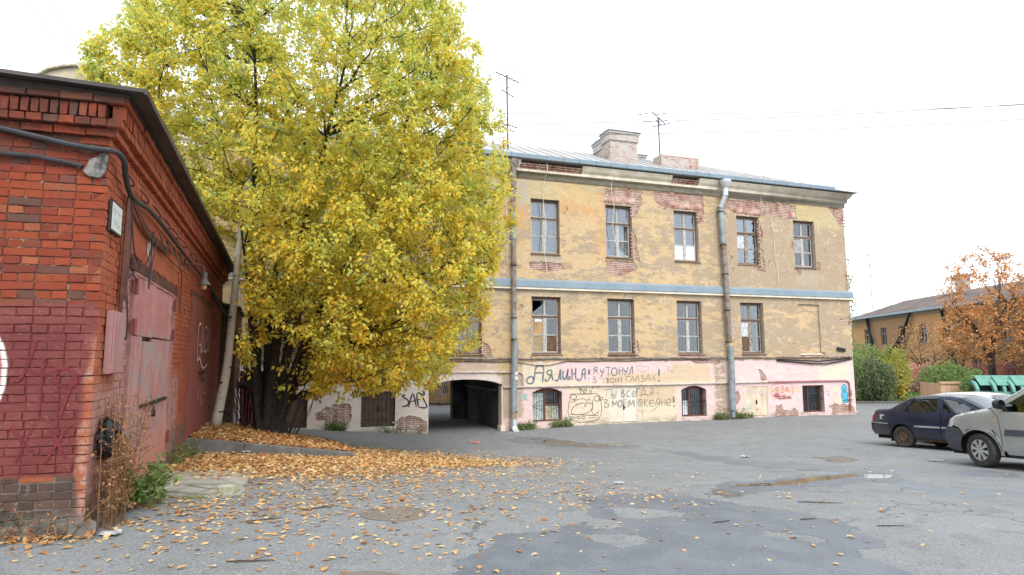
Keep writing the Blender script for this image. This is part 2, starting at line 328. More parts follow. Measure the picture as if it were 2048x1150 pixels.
# ================================================================== PLASTERED BUILDING (local: x along the facade, y inward, z up)
M_brick_ex = MT("exposed_brick"); t = M_brick_ex; p = t.obj(); tn = t.attr("tint")
c = t.ramp(t.m('FRACT', t.m('ADD', tn, t.rnd())), [(0, (.36, .125, .075)), (.3, (.42, .16, .10)), (.55, (.30, .10, .065)), (.75, (.46, .22, .14)), (1, (.40, .18, .13))])
c = t.mix(t.mul(t.ss(t.noise(p, 3.0, 5, .65), .34, .60), .85), c, (.64, .48, .42)); c = t.mix(t.mul(t.ss(t.noise(p, 20, 4), .55, .7), .4), c, (.62, .55, .50))
M_brick_ex = t.done(t.bsdf(c, .9, 0, t.bump(t.noise(p, 60, 5), .5, .01), .2))
M_mortar = simple("old_lime_mortar", (.50, .44, .38), .95, var=.2, scale=6, bump=.5)
M_stone = simple("weathered_cornice_plaster", (.82, .74, .60), .92, var=.12, scale=2.2, bump=.4, color2=(.64, .56, .43), bscale=30)
M_zinc = simple("galvanised_sheet", (.27, .34, .40), .55, .15, var=.1, scale=1.3, bump=.05, color2=(.23, .30, .355))
M_roofmetal = simple("sheet_roof", (.40, .41, .42), .6, .2, var=.2, scale=.8, bump=.08, color2=(.38, .33, .30))
M_rust = simple("rusty_pipe", (.20, .11, .075), .8, .1, var=.3, scale=6, bump=.4, color2=(.30, .30, .29))
M_wood_d = simple("dark_brown_window_wood", (.105, .058, .038), .7, var=.4, scale=14, bump=.3, color2=(.20, .125, .085))
M_wood_w = simple("peeling_white_window_wood", (.56, .55, .52), .7, var=.15, scale=16, bump=.35, color2=(.30, .26, .22))
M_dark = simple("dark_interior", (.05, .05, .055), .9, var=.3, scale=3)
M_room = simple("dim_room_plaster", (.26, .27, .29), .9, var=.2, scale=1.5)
M_curt = simple("pale_net_curtain", (.50, .53, .56), .9, var=.1, scale=4)
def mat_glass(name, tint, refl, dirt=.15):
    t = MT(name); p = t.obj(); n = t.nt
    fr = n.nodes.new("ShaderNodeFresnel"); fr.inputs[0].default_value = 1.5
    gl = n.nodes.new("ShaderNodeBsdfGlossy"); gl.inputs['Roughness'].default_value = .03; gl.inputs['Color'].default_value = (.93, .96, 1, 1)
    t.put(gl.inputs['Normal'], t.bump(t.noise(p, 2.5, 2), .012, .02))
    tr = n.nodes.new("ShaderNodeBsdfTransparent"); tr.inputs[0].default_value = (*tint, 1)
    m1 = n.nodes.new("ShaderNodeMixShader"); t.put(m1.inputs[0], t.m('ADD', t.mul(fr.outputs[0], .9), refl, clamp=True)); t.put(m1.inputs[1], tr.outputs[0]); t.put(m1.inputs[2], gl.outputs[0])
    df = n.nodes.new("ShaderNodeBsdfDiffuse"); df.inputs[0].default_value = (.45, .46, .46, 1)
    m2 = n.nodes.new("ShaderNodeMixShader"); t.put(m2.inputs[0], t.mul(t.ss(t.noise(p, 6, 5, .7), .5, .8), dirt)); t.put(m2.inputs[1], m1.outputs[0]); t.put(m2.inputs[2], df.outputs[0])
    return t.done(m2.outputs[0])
M_glass_up = mat_glass("clear_window_glass", (.66, .71, .76), .13, .14); M_glass_lo = mat_glass("grimy_dim_reflection_glass", (.72, .75, .77), .07, .25)  # grimy lower glass; reflectance also cut to imitate dark reflections of unmodelled houses opposite
M_ply = simple("plywood_board", (.50, .31, .15), .8, var=.2, scale=3, bump=.1); M_card = simple("cardboard_sheet", (.38, .29, .17), .9, var=.15, scale=3)
M_paperw = simple("white_paper_sheet", (.78, .82, .86), .8, var=.06, scale=5); M_chip = simple("brown_fibreboard", (.16, .095, .06), .8, var=.3, scale=5)

def mat_plaster():
    t = MT("old_ochre_plaster"); p = t.obj(); u, d, v = t.xyz(p)
    wob = t.vm('SCALE', t.vm('SUBTRACT', t.noise(p, 1.1, 5, .6, color=True), (.5, .5, .5)), scale=1.1); pw = t.vm('ADD', p, wob); uw, dw, vw = t.xyz(pw)
    w2 = t.vm('SCALE', t.vm('SUBTRACT', t.noise(p, 3, 5, .65, color=True), (.5, .5, .5)), scale=.32); p2 = t.vm('ADD', p, w2); u2, d2, v2 = t.xyz(p2)
    st = t.vm('MULTIPLY', p, (.62, 1, 1.55)); nA = t.noise(st, .85, 7, .62); nB = t.noise(st, 3.1, 7, .68); nC = t.noise(p, 9, 6, .7); fine = t.noise(p, 45, 4, .6)
    yellow = t.mix(t.ss(nC, .4, .65), (.56, .39, .21), (.60, .46, .285)); tan = t.mix(t.ss(nC, .35, .62), (.385, .29, .195), (.44, .34, .24))
    g = t.m('ADD', nA, t.m('ADD', t.mul(t.m('SUBTRACT', nB, .5), 1.15), t.ss(uw, 4, 13, -.02, .08)))
    g = t.m('ADD', g, t.mul(t.box(uw, vw, -20, 7, 1.5, 3.9, .5), -.04)); g = t.m('ADD', g, t.mul(t.box(uw, vw, 9.8, 18, 4.7, 7.6, .3), .12))
    c = t.mix(t.ss(g, .42, .56), yellow, tan)
    org = t.mx(t.mul(t.box(uw, vw, 1.9, 4.1, 7.4, 8.5, .3), .8), t.mx(t.mul(t.box(uw, vw, -.9, .75, 6.6, 7.8, .3), .6), t.mul(t.ss(t.noise(p, 1.4, 5, .65), .60, .70), .55)))
    org = t.mx(org, t.mul(t.box(uw, vw, 3.7, 4.2, 5.5, 7.4, .2), .5))
    c = t.mix(org, c, t.mix(t.ss(nB, .4, .6), (.60, .315, .135), (.62, .38, .18)))
    c = t.mix(t.mul(t.box(uw, vw, .2, 3.8, 7.9, 8.8, .2), .6), c, (.56, .45, .24)); c = t.mix(t.mul(t.box(uw, vw, 13.8, 17, 7.7, 8.8, .15), .55), c, (.58, .47, .24))
    grey = t.mx(t.mul(t.ss(t.noise(t.vm('MULTIPLY', p, (2.2, 1, .5)), .9, 6, .7), .60, .70), .7), t.mx(t.box(u2, v2, .2, .75, 7.7, 8.8, .2), t.mul(t.box(u2, v2, -.8, 2.4, 4.05, 4.45, .12), .8)))
    grey = t.mx(grey, t.mx(t.mul(t.box(u2, v2, .75, 2.15, 5.1, 5.7, .08), .9), t.mul(t.box(u2, v2, 14.0, 15.3, 4.9, 5.65, .1), .7)))
    c = t.mix(t.mul(grey, .8), c, (.45, .39, .31))
    wht = t.mul(t.ss(t.m('ABSOLUTE', t.m('SUBTRACT', t.noise(p2, 1.0, 4, .6), .5)), .018, .004), t.ss(t.noise(p, .7, 4), .44, .56))
    wht = t.mx(wht, t.mul(t.ss(t.noise(p, 5.5, 6, .75), .63, .72), t.ss(t.m('ADD', t.noise(p, .45, 3), t.ss(u, 6, 13, -.05, .12)), .46, .58)))
    c = t.mix(t.mul(wht, .5), c, (.60, .53, .42))
    soot = t.mul(t.ss(nB, .52, .66), t.ss(t.noise(p, 14, 5, .7), .48, .62)); c = t.mix(t.mul(soot, .55), c, (.24, .18, .12))
    # plinth paint below the cable line
    cream = t.mix(t.ss(nC, .4, .65), (.72, .62, .47), (.70, .58, .44)); pink = t.mix(t.ss(nB, .4, .62), (.74, .52, .505), (.76, .58, .565)); peach = (.64, .49, .34); wcream = (.74, .66, .57)
    pl = t.mix(t.mx(t.box(u2, v2, .42, 7.4, -1.3, .46, .06), t.box(u2, v2, .42, 1.9, .4, 1.4, .08)), pink, cream)
    pl = t.mix(t.box(u2, v2, 1.2, 10, .42, .62, .05), pl, cream); pl = t.mix(t.mul(t.box(u2, v2, .05, 2.3, -1.3, .42, .07), .9), pl, pink)
    pl = t.mix(t.box(u2, v2, -20, -.45, -1.3, 1.25, .1), pl, t.mix(t.ss(nA, .45, .6), wcream, (.72, .58, .55)))
    pl = t.mix(t.mx(t.box(u2, v2, 4.0, 7.2, .5, .95, .1), t.mx(t.box(u2, v2, 7.1, 9.1, .55, 1.28, .12), t.mx(t.box(u2, v2, 5.4, 7.3, -.35, .4, .12), t.mul(t.box(u2, v2, 12.0, 13.9, -.05, .2, .06), .8)))), pl, peach)
    pl = t.mix(t.mul(t.box(u2, v2, 15.0, 16.9, .52, 1.25, .03), .75), pl, (.70, .63, .48)); pl = t.mix(t.mul(t.mx(t.box(u2, v2, 15.8, 16.25, -.05, .2, .03), t.box(u2, v2, 15.8, 16.35, -.6, -.25, .06)), .5), pl, (.70, .66, .38))
    pl = t.mix(t.mul(t.ss(t.noise(p2, 2.2, 6, .7), .585, .66), .75), pl, (.60, .44, .36))
    olive = t.mx(t.mul(t.box(u2, v2, 9.25, 9.85, -1.2, 1.5, .12), t.ss(nB, .42, .5)), t.mx(t.mul(t.box(u2, v2, -.45, .42, -.7, 1.5, .08), .85), t.mul(t.box(u2, v2, 9.5, 11, -1.2, .3, .15), t.ss(nB, .53, .6))))
    pl = t.mix(t.mul(olive, .85), pl, t.mix(t.ss(nC, .4, .6), (.30, .25, .155), (.42, .35, .25)))
    pl = t.mix(t.mul(t.box(u2, v2, -4, -.4, 1.05, 1.5, .08), .85), pl, t.mix(t.ss(nB, .44, .56), (.52, .38, .25), (.60, .46, .38)))
    pl = t.mix(t.mul(t.ss(v2, -.75, -1.15), t.ss(nB, .42, .6)), pl, (.33, .28, .22))
    pl = t.mix(t.mul(t.mul(t.ss(t.noise(t.vm('MULTIPLY', p, (3, 1, .35)), 1.6, 5, .7), .60, .72), t.ss(v, 0, 1.3)), .45), pl, (.36, .29, .22))
    edge = t.ss(v2, 1.38, 1.43); edge = t.m('MAXIMUM', edge, t.mul(t.box(u2, v2, -.6, .42, .9, 2, .03), 1))
    c = t.mix(edge, pl, c)
    c = t.mix(t.mul(t.ss(t.m('ABSOLUTE', t.m('SUBTRACT', t.noise(p2, .6, 3), .5)), .0035, .001), t.ss(t.noise(p, .9, 2), .5, .6)), c, (.10, .075, .05))
    h = t.m('ADD', t.mul(fine, .4), t.m('ADD', t.mul(nC, .8), t.m('ADD', t.mul(t.ss(g, .48, .54), .5), t.mul(nB, 1.))))
    return t.done(t.bsdf(c, .93, 0, t.bump(h, .45, .025), .2))
M_plaster = mat_plaster()
bld = thing("apartment_building", "long two storey ochre plaster building with barred pink basement and carriage arch", "building", (0, 24, 0), rad(90 - 71.3))
U0, U1, VB, VT = -14.0, 17.12, -1.5, 8.82
wins = []     # u0, u1, v0, v1, style
for i, u in enumerate((-12.4, -9.09, -5.78, -2.47, .81, 4.16, 7.48, 10.78, 14.0)):
    wins += [(u, u + 1.25, 5.74, 7.98, 'U%d' % i)]
    wins += [(u, u + 1.25, 1.72, 4.0, 'L%d' % i)]
for u, v0, v1, k in ((.82, -.91, .32, 'B0'), (7.56, -.94, .28, 'B1'), (14.0, -.97, .26, 'B2'), (4.16, -1.05, .37, 'D0'), (10.79, -1.02, .28, 'D1'), (-5.68, -.85, .40, 'D2'), (-8.7, -.8, .34, 'D3')):
    wins.append((u, u + 1.25 if k[0] == 'B' else u + 1.3 if k == 'D0' else u + 1.27 if k == 'D1' else u + 1.21, v0, v1, k))
arch = [(-3.26, VB), (-3.26, .55), (-2.95, .66), (-2.5, .74), (-2.0, .78), (-1.5, .77), (-1.05, .73), (-.7, .66), (-.41, .56), (-.41, VB)]
def hole_of(w):
    u0, u1, v0, v1, k = w; arc = k in ('B0', 'B1')
    h = .0 if not arc else .09
    top = [(u0 + (u1 - u0) * i / 6, v1 - h + h * 1.9 * (1 - ((i - 3) / 3) ** 2)) for i in range(7)] if arc else [(u0, v1), (u1, v1)]
    return [(u1, v0), (u0, v0)] + top
rr = random.Random(5)
def R_(poly, step=.12, amp=.035): return rough(poly, step, amp, rr)
patches = [   # where the render has fallen off (u, v outlines)
    R_([(4.22, 8.7), (5.9, 8.72), (5.95, 8.3), (5.85, 8.0), (5.6, 7.62), (5.42, 7.5), (5.41, 8.0), (4.1, 8.03), (4.12, 8.35)]),
    R_([(6.4, 8.72), (7.3, 8.76), (9.0, 8.76), (9.1, 8.25), (9.0, 7.55), (8.78, 7.4), (8.77, 8.03), (7.4, 8.03), (7.0, 7.95), (6.65, 8.2)]),
    R_([(9.95, 8.70), (11.9, 8.72), (14.2, 8.72), (14.25, 8.02), (13.95, 8.02), (13.3, 8.0), (12.6, 8.2), (12.2, 8.05), (12.05, 8.03), (10.75, 8.03), (10.25, 8.3), (9.95, 8.45)]),
    R_([(16.2, 8.76), (17.09, 8.74), (17.09, 7.75), (16.8, 7.95), (16.5, 8.35)]),
    R_([(.72, 5.38), (1.3, 5.42), (2.1, 5.35), (2.2, 5.12), (1.6, 5.0), (.95, 5.02), (.72, 5.2)]), R_([(4.1, 5.62), (5.45, 5.6), (5.62, 5.3), (5.3, 5.1), (4.7, 4.95), (4.2, 5.2)]),
    R_([(5.45, 7.0), (5.62, 6.6), (5.68, 5.7), (5.46, 5.7)]), R_([(12.08, 7.9), (12.22, 7.2), (12.1, 6.6), (12.3, 5.8), (12.2, 5.45), (11.6, 5.5), (11.6, 5.66), (12.08, 5.7)]),
    R_([(15.3, 6.1), (15.55, 5.95), (15.45, 5.65), (15.29, 5.66)]), R_([(13.95, 5.66), (14.35, 5.62), (14.3, 5.35), (14.0, 5.4)]), R_([(13.86, 7.0), (13.97, 7.0), (13.97, 6.55), (13.86, 6.6)]),
    R_([(14.0, 1.78), (15.4, 1.8), (15.5, 1.62), (14.1, 1.58)], .1, .02), R_([(7.55, 1.69), (8.85, 1.69), (8.9, 1.57), (7.6, 1.57)], .1, .012), R_([(4.1, 1.7), (5.55, 1.69), (5.6, 1.57), (4.15, 1.58)], .1, .012),
    R_([(5.48, 2.3), (5.58, 2.2), (5.62, 1.8), (5.46, 1.75)], .1, .015), R_([(-1.2, 2.2), (-1.0, 2.1), (-.85, 1.9), (-.9, 1.62), (-1.35, 1.6), (-1.35, 1.72), (-1.2, 1.72)], .1, .02),
    R_([(12.35, -.95), (12.5, -.6), (12.75, -.55), (12.9, -.8), (13.6, -.82), (13.75, -.95), (13.7, -1.12), (12.4, -1.13)]), R_([(12.3, -.15), (12.55, -.02), (12.7, -.2), (13.3, -.2), (13.35, -.33), (12.7, -.36)], .1, .02),
    R_([(15.55, -.7), (15.9, -.62), (16.5, -.66), (16.95, -.75), (17.05, -1.1), (15.6, -1.1), (15.7, -.95)]), R_([(11.6, 1.05), (11.75, 1.0), (12.0, .75), (12.05, .55), (11.75, .5), (11.65, .8)], .1, .02),
    R_([(10.1, .05), (10.5, .1), (10.6, -.2), (10.4, -.5), (10.1, -.45)], .1, .02), R_([(10.1, -.75), (10.35, -.85), (10.7, -1.05), (10.1, -1.12)], .1, .02),
    R_([(-7.2, -.25), (-6.6, -.02), (-6.1, .0), (-5.95, -.3), (-6.05, -.62), (-6.3, -.9), (-6.7, -.75), (-7.2, -.5)]), R_([(-4.4, -.6), (-4.2, -.5), (-3.9, -.48), (-3.6, -.62), (-3.34, -.75), (-3.34, -1.13), (-4.45, -.98)]),
    R_([(9.55, 1.45), (9.6, 1.3), (8.3, 1.28), (8.0, 1.45)], .15, .02), R_([(16.85, 5.4), (17.09, 5.6), (17.09, 4.72), (16.95, 4.75)], .1, .02), R_([(16.4, 3.3), (17.09, 3.5), (17.09, 3.1), (16.7, 3.15)], .1, .02)]
holes = [hole_of(w) for w in wins] + [arch]
hs = [h for h in holes if h is not arch]
solid_patches = [q for q in patches]
out = [(U0, VB), (-3.26, VB)] + arch[1:-1] + [(-.41, VB), (U1, VB), (U1, VT), (U0, VT)]
TH = .03
def wall_sheet(name, outline, holes_, y0, y1, mat, parent, pts=()):
    V, T = cdt(outline, holes_, pts); n = len(V)
    vs = [(a, y0, b) for a, b in V]; fs = [tuple(t_) for t_ in T]
    m = MB(); m.add(vs, fs)
    for a, b in bedges(T): m.add([(V[a][0], y0, V[a][1]), (V[b][0], y0, V[b][1]), (V[b][0], y1, V[b][1]), (V[a][0], y1, V[a][1])], [(0, 1, 2, 3)])
    return m.build(name, mat, parent, smooth=20)
from itertools import combinations
V_, T_ = None, None
# plaster coat with its missing patches (patches overlapping openings are merged by the point tests)
def coat():
    alls = hs + patches
    vs, es = [], []
    for lp in [out] + alls:
        b = len(vs); n = len(lp); vs += [Vector(p) for p in lp]; es += [(b + i, b + (i + 1) % n) for i in range(n)]
    r = geometry.delaunay_2d_cdt(vs, es, [], 0, 1e-6); V = np.array([tuple(v) for v in r[0]]); T = np.array(r[2]); c = V[T].mean(1)
    k = pip(c, out)
    for h in alls: k &= ~pip(c, h)
    T = T[k]; m = MB(); m.add([(a, 0, b) for a, b in V], [tuple(t_) for t_ in T])
    for a, b in bedges(T):
        d = TH + .002
        m.add([(V[a][0], 0, V[a][1]), (V[b][0], 0, V[b][1]), (V[b][0], d, V[b][1]), (V[a][0], d, V[a][1])], [(0, 1, 2, 3)])
    return m.build("plaster_coat", M_plaster, bld, smooth=20)
coat()
wall_sheet("mortar_wall", out, hs, TH + .014, .46, M_mortar, bld)
# exposed bricks inside the patches: real bricks, joined (each a few pixels)
def brick_geo(cx, cz, w, h, d, y, jit, ch=.006):
    j = lambda: rr.uniform(-jit, jit)
    x0, x1, z0, z1 = cx - w / 2 + j(), cx + w / 2 + j(), cz - h / 2 + j(), cz + h / 2 + j()
    yf = y + rr.uniform(-.004, .006)
    return ([(x0, y + d, z0), (x1, y + d, z0), (x1, y + d, z1), (x0, y + d, z1), (x0 + ch, yf, z0 + ch), (x1 - ch, yf, z0 + ch), (x1 - ch, yf, z1 - ch), (x0 + ch, yf, z1 - ch)],
            [(4, 5, 6, 7), (0, 1, 5, 4), (1, 2, 6, 5), (2, 3, 7, 6), (3, 0, 4, 7)])
def bricks_in(polys, skip):
    vs, fs, tn = [], [], []
    for poly in polys:
        P = np.array(poly); a0, b0, a1, b1 = P[:, 0].min(), P[:, 1].min(), P[:, 0].max(), P[:, 1].max()
        r0, r1 = math.floor(b0 / .077), math.ceil(b1 / .077)
        for r_ in range(r0, r1 + 1):
            cz = r_ * .077 + .038; hd = r_ % 2; w = .122 if hd else .254; s0 = math.floor(a0 / w) * w + (.06 if hd else 0)
            x = s0
            while x < a1 + w:
                cx = x + w / 2; q = [(cx - w * .45, cz), (cx, cz), (cx + w * .45, cz)]
                if pip(q, poly).any() and rr.random() > .03:
                    v, f = brick_geo(cx, cz, w - .011, .066, .05, TH * .75, .003); b = len(vs); vs += v; fs += [tuple(b + i for i in g) for g in f]; tn += [rr.random()] * 8
                x += w
    return vs, fs, tn
vs, fs, tn = bricks_in(patches, None)
V = np.array(vs); F = np.array(fs)
# soldier bricks of the flat arches over the bared upper windows
def keep(F, V, rects):
    c = V[F].mean(1); k = np.ones(len(F), bool)
    for a, b, c0, d in rects: k &= ~((c[:, 0] > a) & (c[:, 0] < b) & (c[:, 2] > c0) & (c[:, 2] < d))
    return F[k]
lint = [(4.1, 5.5, 8.03, 8.33), (7.42, 8.85, 8.03, 8.33), (10.72, 12.15, 8.03, 8.33), (13.7, 14.2, 8.03, 8.33)]
F = keep(F, V, [(w[0] - .02, w[1] + .02, w[2], w[3]) for w in wins] + lint)
vs = list(map(tuple, V)); fs = [tuple(f) for f in F]
for a, b, c0, d in lint:
    x = a; mid = (a + b) / 2
    while x < b - .03:
        v, f = brick_geo(x + .035, (c0 + d) / 2, .064, d - c0 - .012, .05, TH * .7, .003)
        v = [(p[0] + (p[0] - mid) * .16 * (p[2] - c0) / .3, p[1], p[2]) for p in v]
        k = len(vs); vs += v; fs += [tuple(k + i for i in g) for g in f]; tn += [rr.random()] * 8; x += .074
V = np.array(vs); F = np.array(fs); tn = np.array(tn + [0.] * (len(V) - len(tn)))
tag(fastmesh("exposed_brickwork", V, F, M_brick_ex, bld, tn), kind='stuff')
# masonry behind, other walls
m = MB(); D = 9.5
m.box(U0, -3.3, .5, .9, VB, VT); m.box(-.37, U1, .47, .5, VB, .5)
gable = MB(); gable.box(U1 - .5, U1 - .012, .48, D, VB, VT + .4); gable.box(U0, U1 - .55, D - .4, D, 1.3, VT + .4); gable.box(U0, U0 + .4, .5, D - .45, VB, VT + .4)
gable.build("rear_wall", M_plaster, bld)
# carriage passage: side walls, vaulted ceiling, jambs at the far end
M_pass = simple("shade_toned_passage_plaster", (.10, .097, .09), .95, var=.35, scale=1.2, bump=.5, color2=(.04, .039, .037), bscale=18)  # passage shade is partly put into this lowered wall and vault albedo
pm = MB(); pm.box(-.41, .0, .47, 6.2, VB, 1.3); pm.box(-3.7, -3.26, .47, 6.2, VB, 1.3)
pm.box(-1.02, -.412, 5.7, 6.19, VB, .55); pm.box(-3.258, -2.95, 5.7, 6.19, VB, .55)
pm.build("passage_wall", M_pass, bld)
vm_ = MB(); prof = arch[1:-1]
vm_.grid([[(a, y, b) for a, b in prof] for y in (.461, 3, 6.2)]); vm_.box(-3.7, 0, .47, 6.2, 1.32, 1.6); vm_.build("passage_vault", M_pass, bld)
m = MB(); m.tube([(-3.2, .6, .34), (-3.2, 5.6, .34)], .04); m.tube([(-.47, .7, .32), (-.47, 5.6, .32)], .045); m.build("passage_pipe", M_rust, bld)
jm = MB(); jm.prism([(-.44, VB), (-.36, VB), (-.36, -.95), (-.40, -.9), (-.41, .5), (-.44, .5)], lambda a, b, d: (a, d, b), -.012, .4); jm.box(-.5, -.32, -.09, .35, VB, -1.0)
jm.build("arch_guard_stone", M_stone, bld)
# cornice
cor = [(0, 8.78), (-.045, 8.78), (-.045, 8.96), (-.075, 8.98), (-.13, 9.02), (-.14, 9.04), (-.14, 9.17), (-.17, 9.19), (-.22, 9.23), (-.27, 9.30), (-.30, 9.38), (-.32, 9.40), (-.32, 9.44), (.3, 9.44), (.3, 8.78)]
m = MB(); segs = [(U0, .3), (.3, 3.02), (3.02, 7.3), (7.3, 8.7), (8.7, U1 + .02)]
def sweep(mb, prof, u0, u1, mitre1=False):
    a = [(u0, y, z) for y, z in prof]; b = [(u1 + (-y if mitre1 else 0), y, z) for y, z in prof]
    mb.grid([a + [a[0]], b + [b[0]]]); mb.add(a, [tuple(range(len(a)))]); mb.add(b, [tuple(range(len(b)))])
lowp = [(0, 8.78), (-.045, 8.78), (-.045, 8.96), (-.075, 8.98), (-.13, 9.02), (-.14, 9.04), (-.14, 9.13), (.3, 9.13), (.3, 8.78)]
for a, b in segs:
    if (a, b) in ((.3, 3.02), (7.3, 8.7)): sweep(m, lowp, a, b)
    else: sweep(m, cor, a, b, b > 17)
ret = [(U1 + .02 - y, z) for y, z in cor]
m.grid([[(U1 + .02 - y, -y * -1 if k == 0 else 9.6, z) for y, z in cor[:-2]] for k in (0, 1)])
m.build("cornice", M_stone, bld, smooth=25)
vs, fs, tn = [], [], []
for a, b in ((.3, 3.02), (7.3, 8.7)):
    for r_ in range(3):
        x = a + (.06 if r_ % 2 else 0)
        while x < b - .05:
            w = min(.26 if r_ == 1 else .128, b - x); v, f = brick_geo(x + w / 2, 9.172 + r_ * .079, w - .012, .066, .3, -.12 - .05 * r_, .004); k = len(vs); vs += v; fs += [tuple(k + i for i in g) for g in f]; tn += [rr.random() * .6] * 8; x += w
tag(fastmesh("cornice_brickwork", np.array(vs), np.array(fs), M_brick_ex, bld, np.array(tn)), kind='stuff')
# storey ledge flashing
m = MB(); ub = [U0, -9, -4.5, -.8, 2.1, 5.9, 9.3, 13.2, U1 + .12]
for a, b in zip(ub[:-1], ub[1:]):
    m.prism([(.0, 4.36), (-.135, 4.37), (-.145, 4.36), (-.15, 4.6), (0, 4.69)], lambda p_, q, d: (d, p_, q), a + .003, b - .003)
m.build("ledge_flashing", M_zinc, bld)
m = MB(); m.box(U0, U1 + .05, -.12, -.002, 4.27, 4.355); m.build("ledge_moulding", M_stone, bld)
# roof: eave tray with seams, slopes, hip at the right end
m = MB(); e0, ez = -.44, 9.5; rz = 11.9; ry = D / 2
m.add([(U0 - .3, e0, ez), (U1 + .62, e0, ez), (U1 - 4.4, ry, rz), (U0 - .3, ry, rz)], [(0, 1, 2, 3)])
m.add([(U1 + .62, e0, ez), (U1 + .62, D + .6, ez), (U1 - 4.4, ry, rz)], [(0, 1, 2)]); m.add([(U0 - .3, D + .6, ez), (U1 + .62, D + .6, ez), (U1 - 4.4, ry, rz), (U0 - .3, ry, rz)], [(0, 1, 2, 3)])
m.add([(U0 - .3, e0, ez), (U1 + .62, e0, ez), (U1 + .62, D + .6, ez - .01), (U0 - .3, D + .6, ez - .01)], [(0, 1, 2, 3)])
roof = m.build("roof", M_roofmetal, bld)
m = MB(); sl_ = (rz - ez) / (ry - e0)
for i in range(int((U1 + 14) / .62)):
    u = U0 + .2 + i * .62; top = ry if u < U1 - 4.4 else max(.2, (U1 + .4 - u) / 5.0 * ry)
    m.bar((u, e0 + .02, ez + .02), (u, top, ez + sl_ * (top - e0) + .015), .02, .03)
m.build("roof_seam", M_roofmetal, roof)
m = MB(); u = U0
while u < U1 - .9:
    w = .72 + rr.uniform(-.06, .06); tl = .004 * rr.uniform(-1, 1)
    m.prism([(-.36, 9.50), (-.41, 9.48 + tl), (-.43, 9.66 + tl), (-.36, 9.70)], lambda p_, q, d: (d, p_, q), u + .008, u + w - .008); u += w
m.build("eave_gutter", M_zinc, roof)
m = MB(); m.add([(10.4, -.3, 9.72), (14.6, -.34, 9.70), (14.2, .3, 9.94), (11.0, .25, 9.98), (10.4, -.3, 9.705), (14.6, -.34, 9.685), (14.2, .3, 9.925), (11.0, .25, 9.965)], [(0, 1, 2, 3), (7, 6, 5, 4), (0, 4, 5, 1), (1, 5, 6, 2), (2, 6, 7, 3), (3, 7, 4, 0)]); m.build("loose_roof_sheet", simple("brown_old_sheet", (.35, .29, .26), .6, .2), roof)
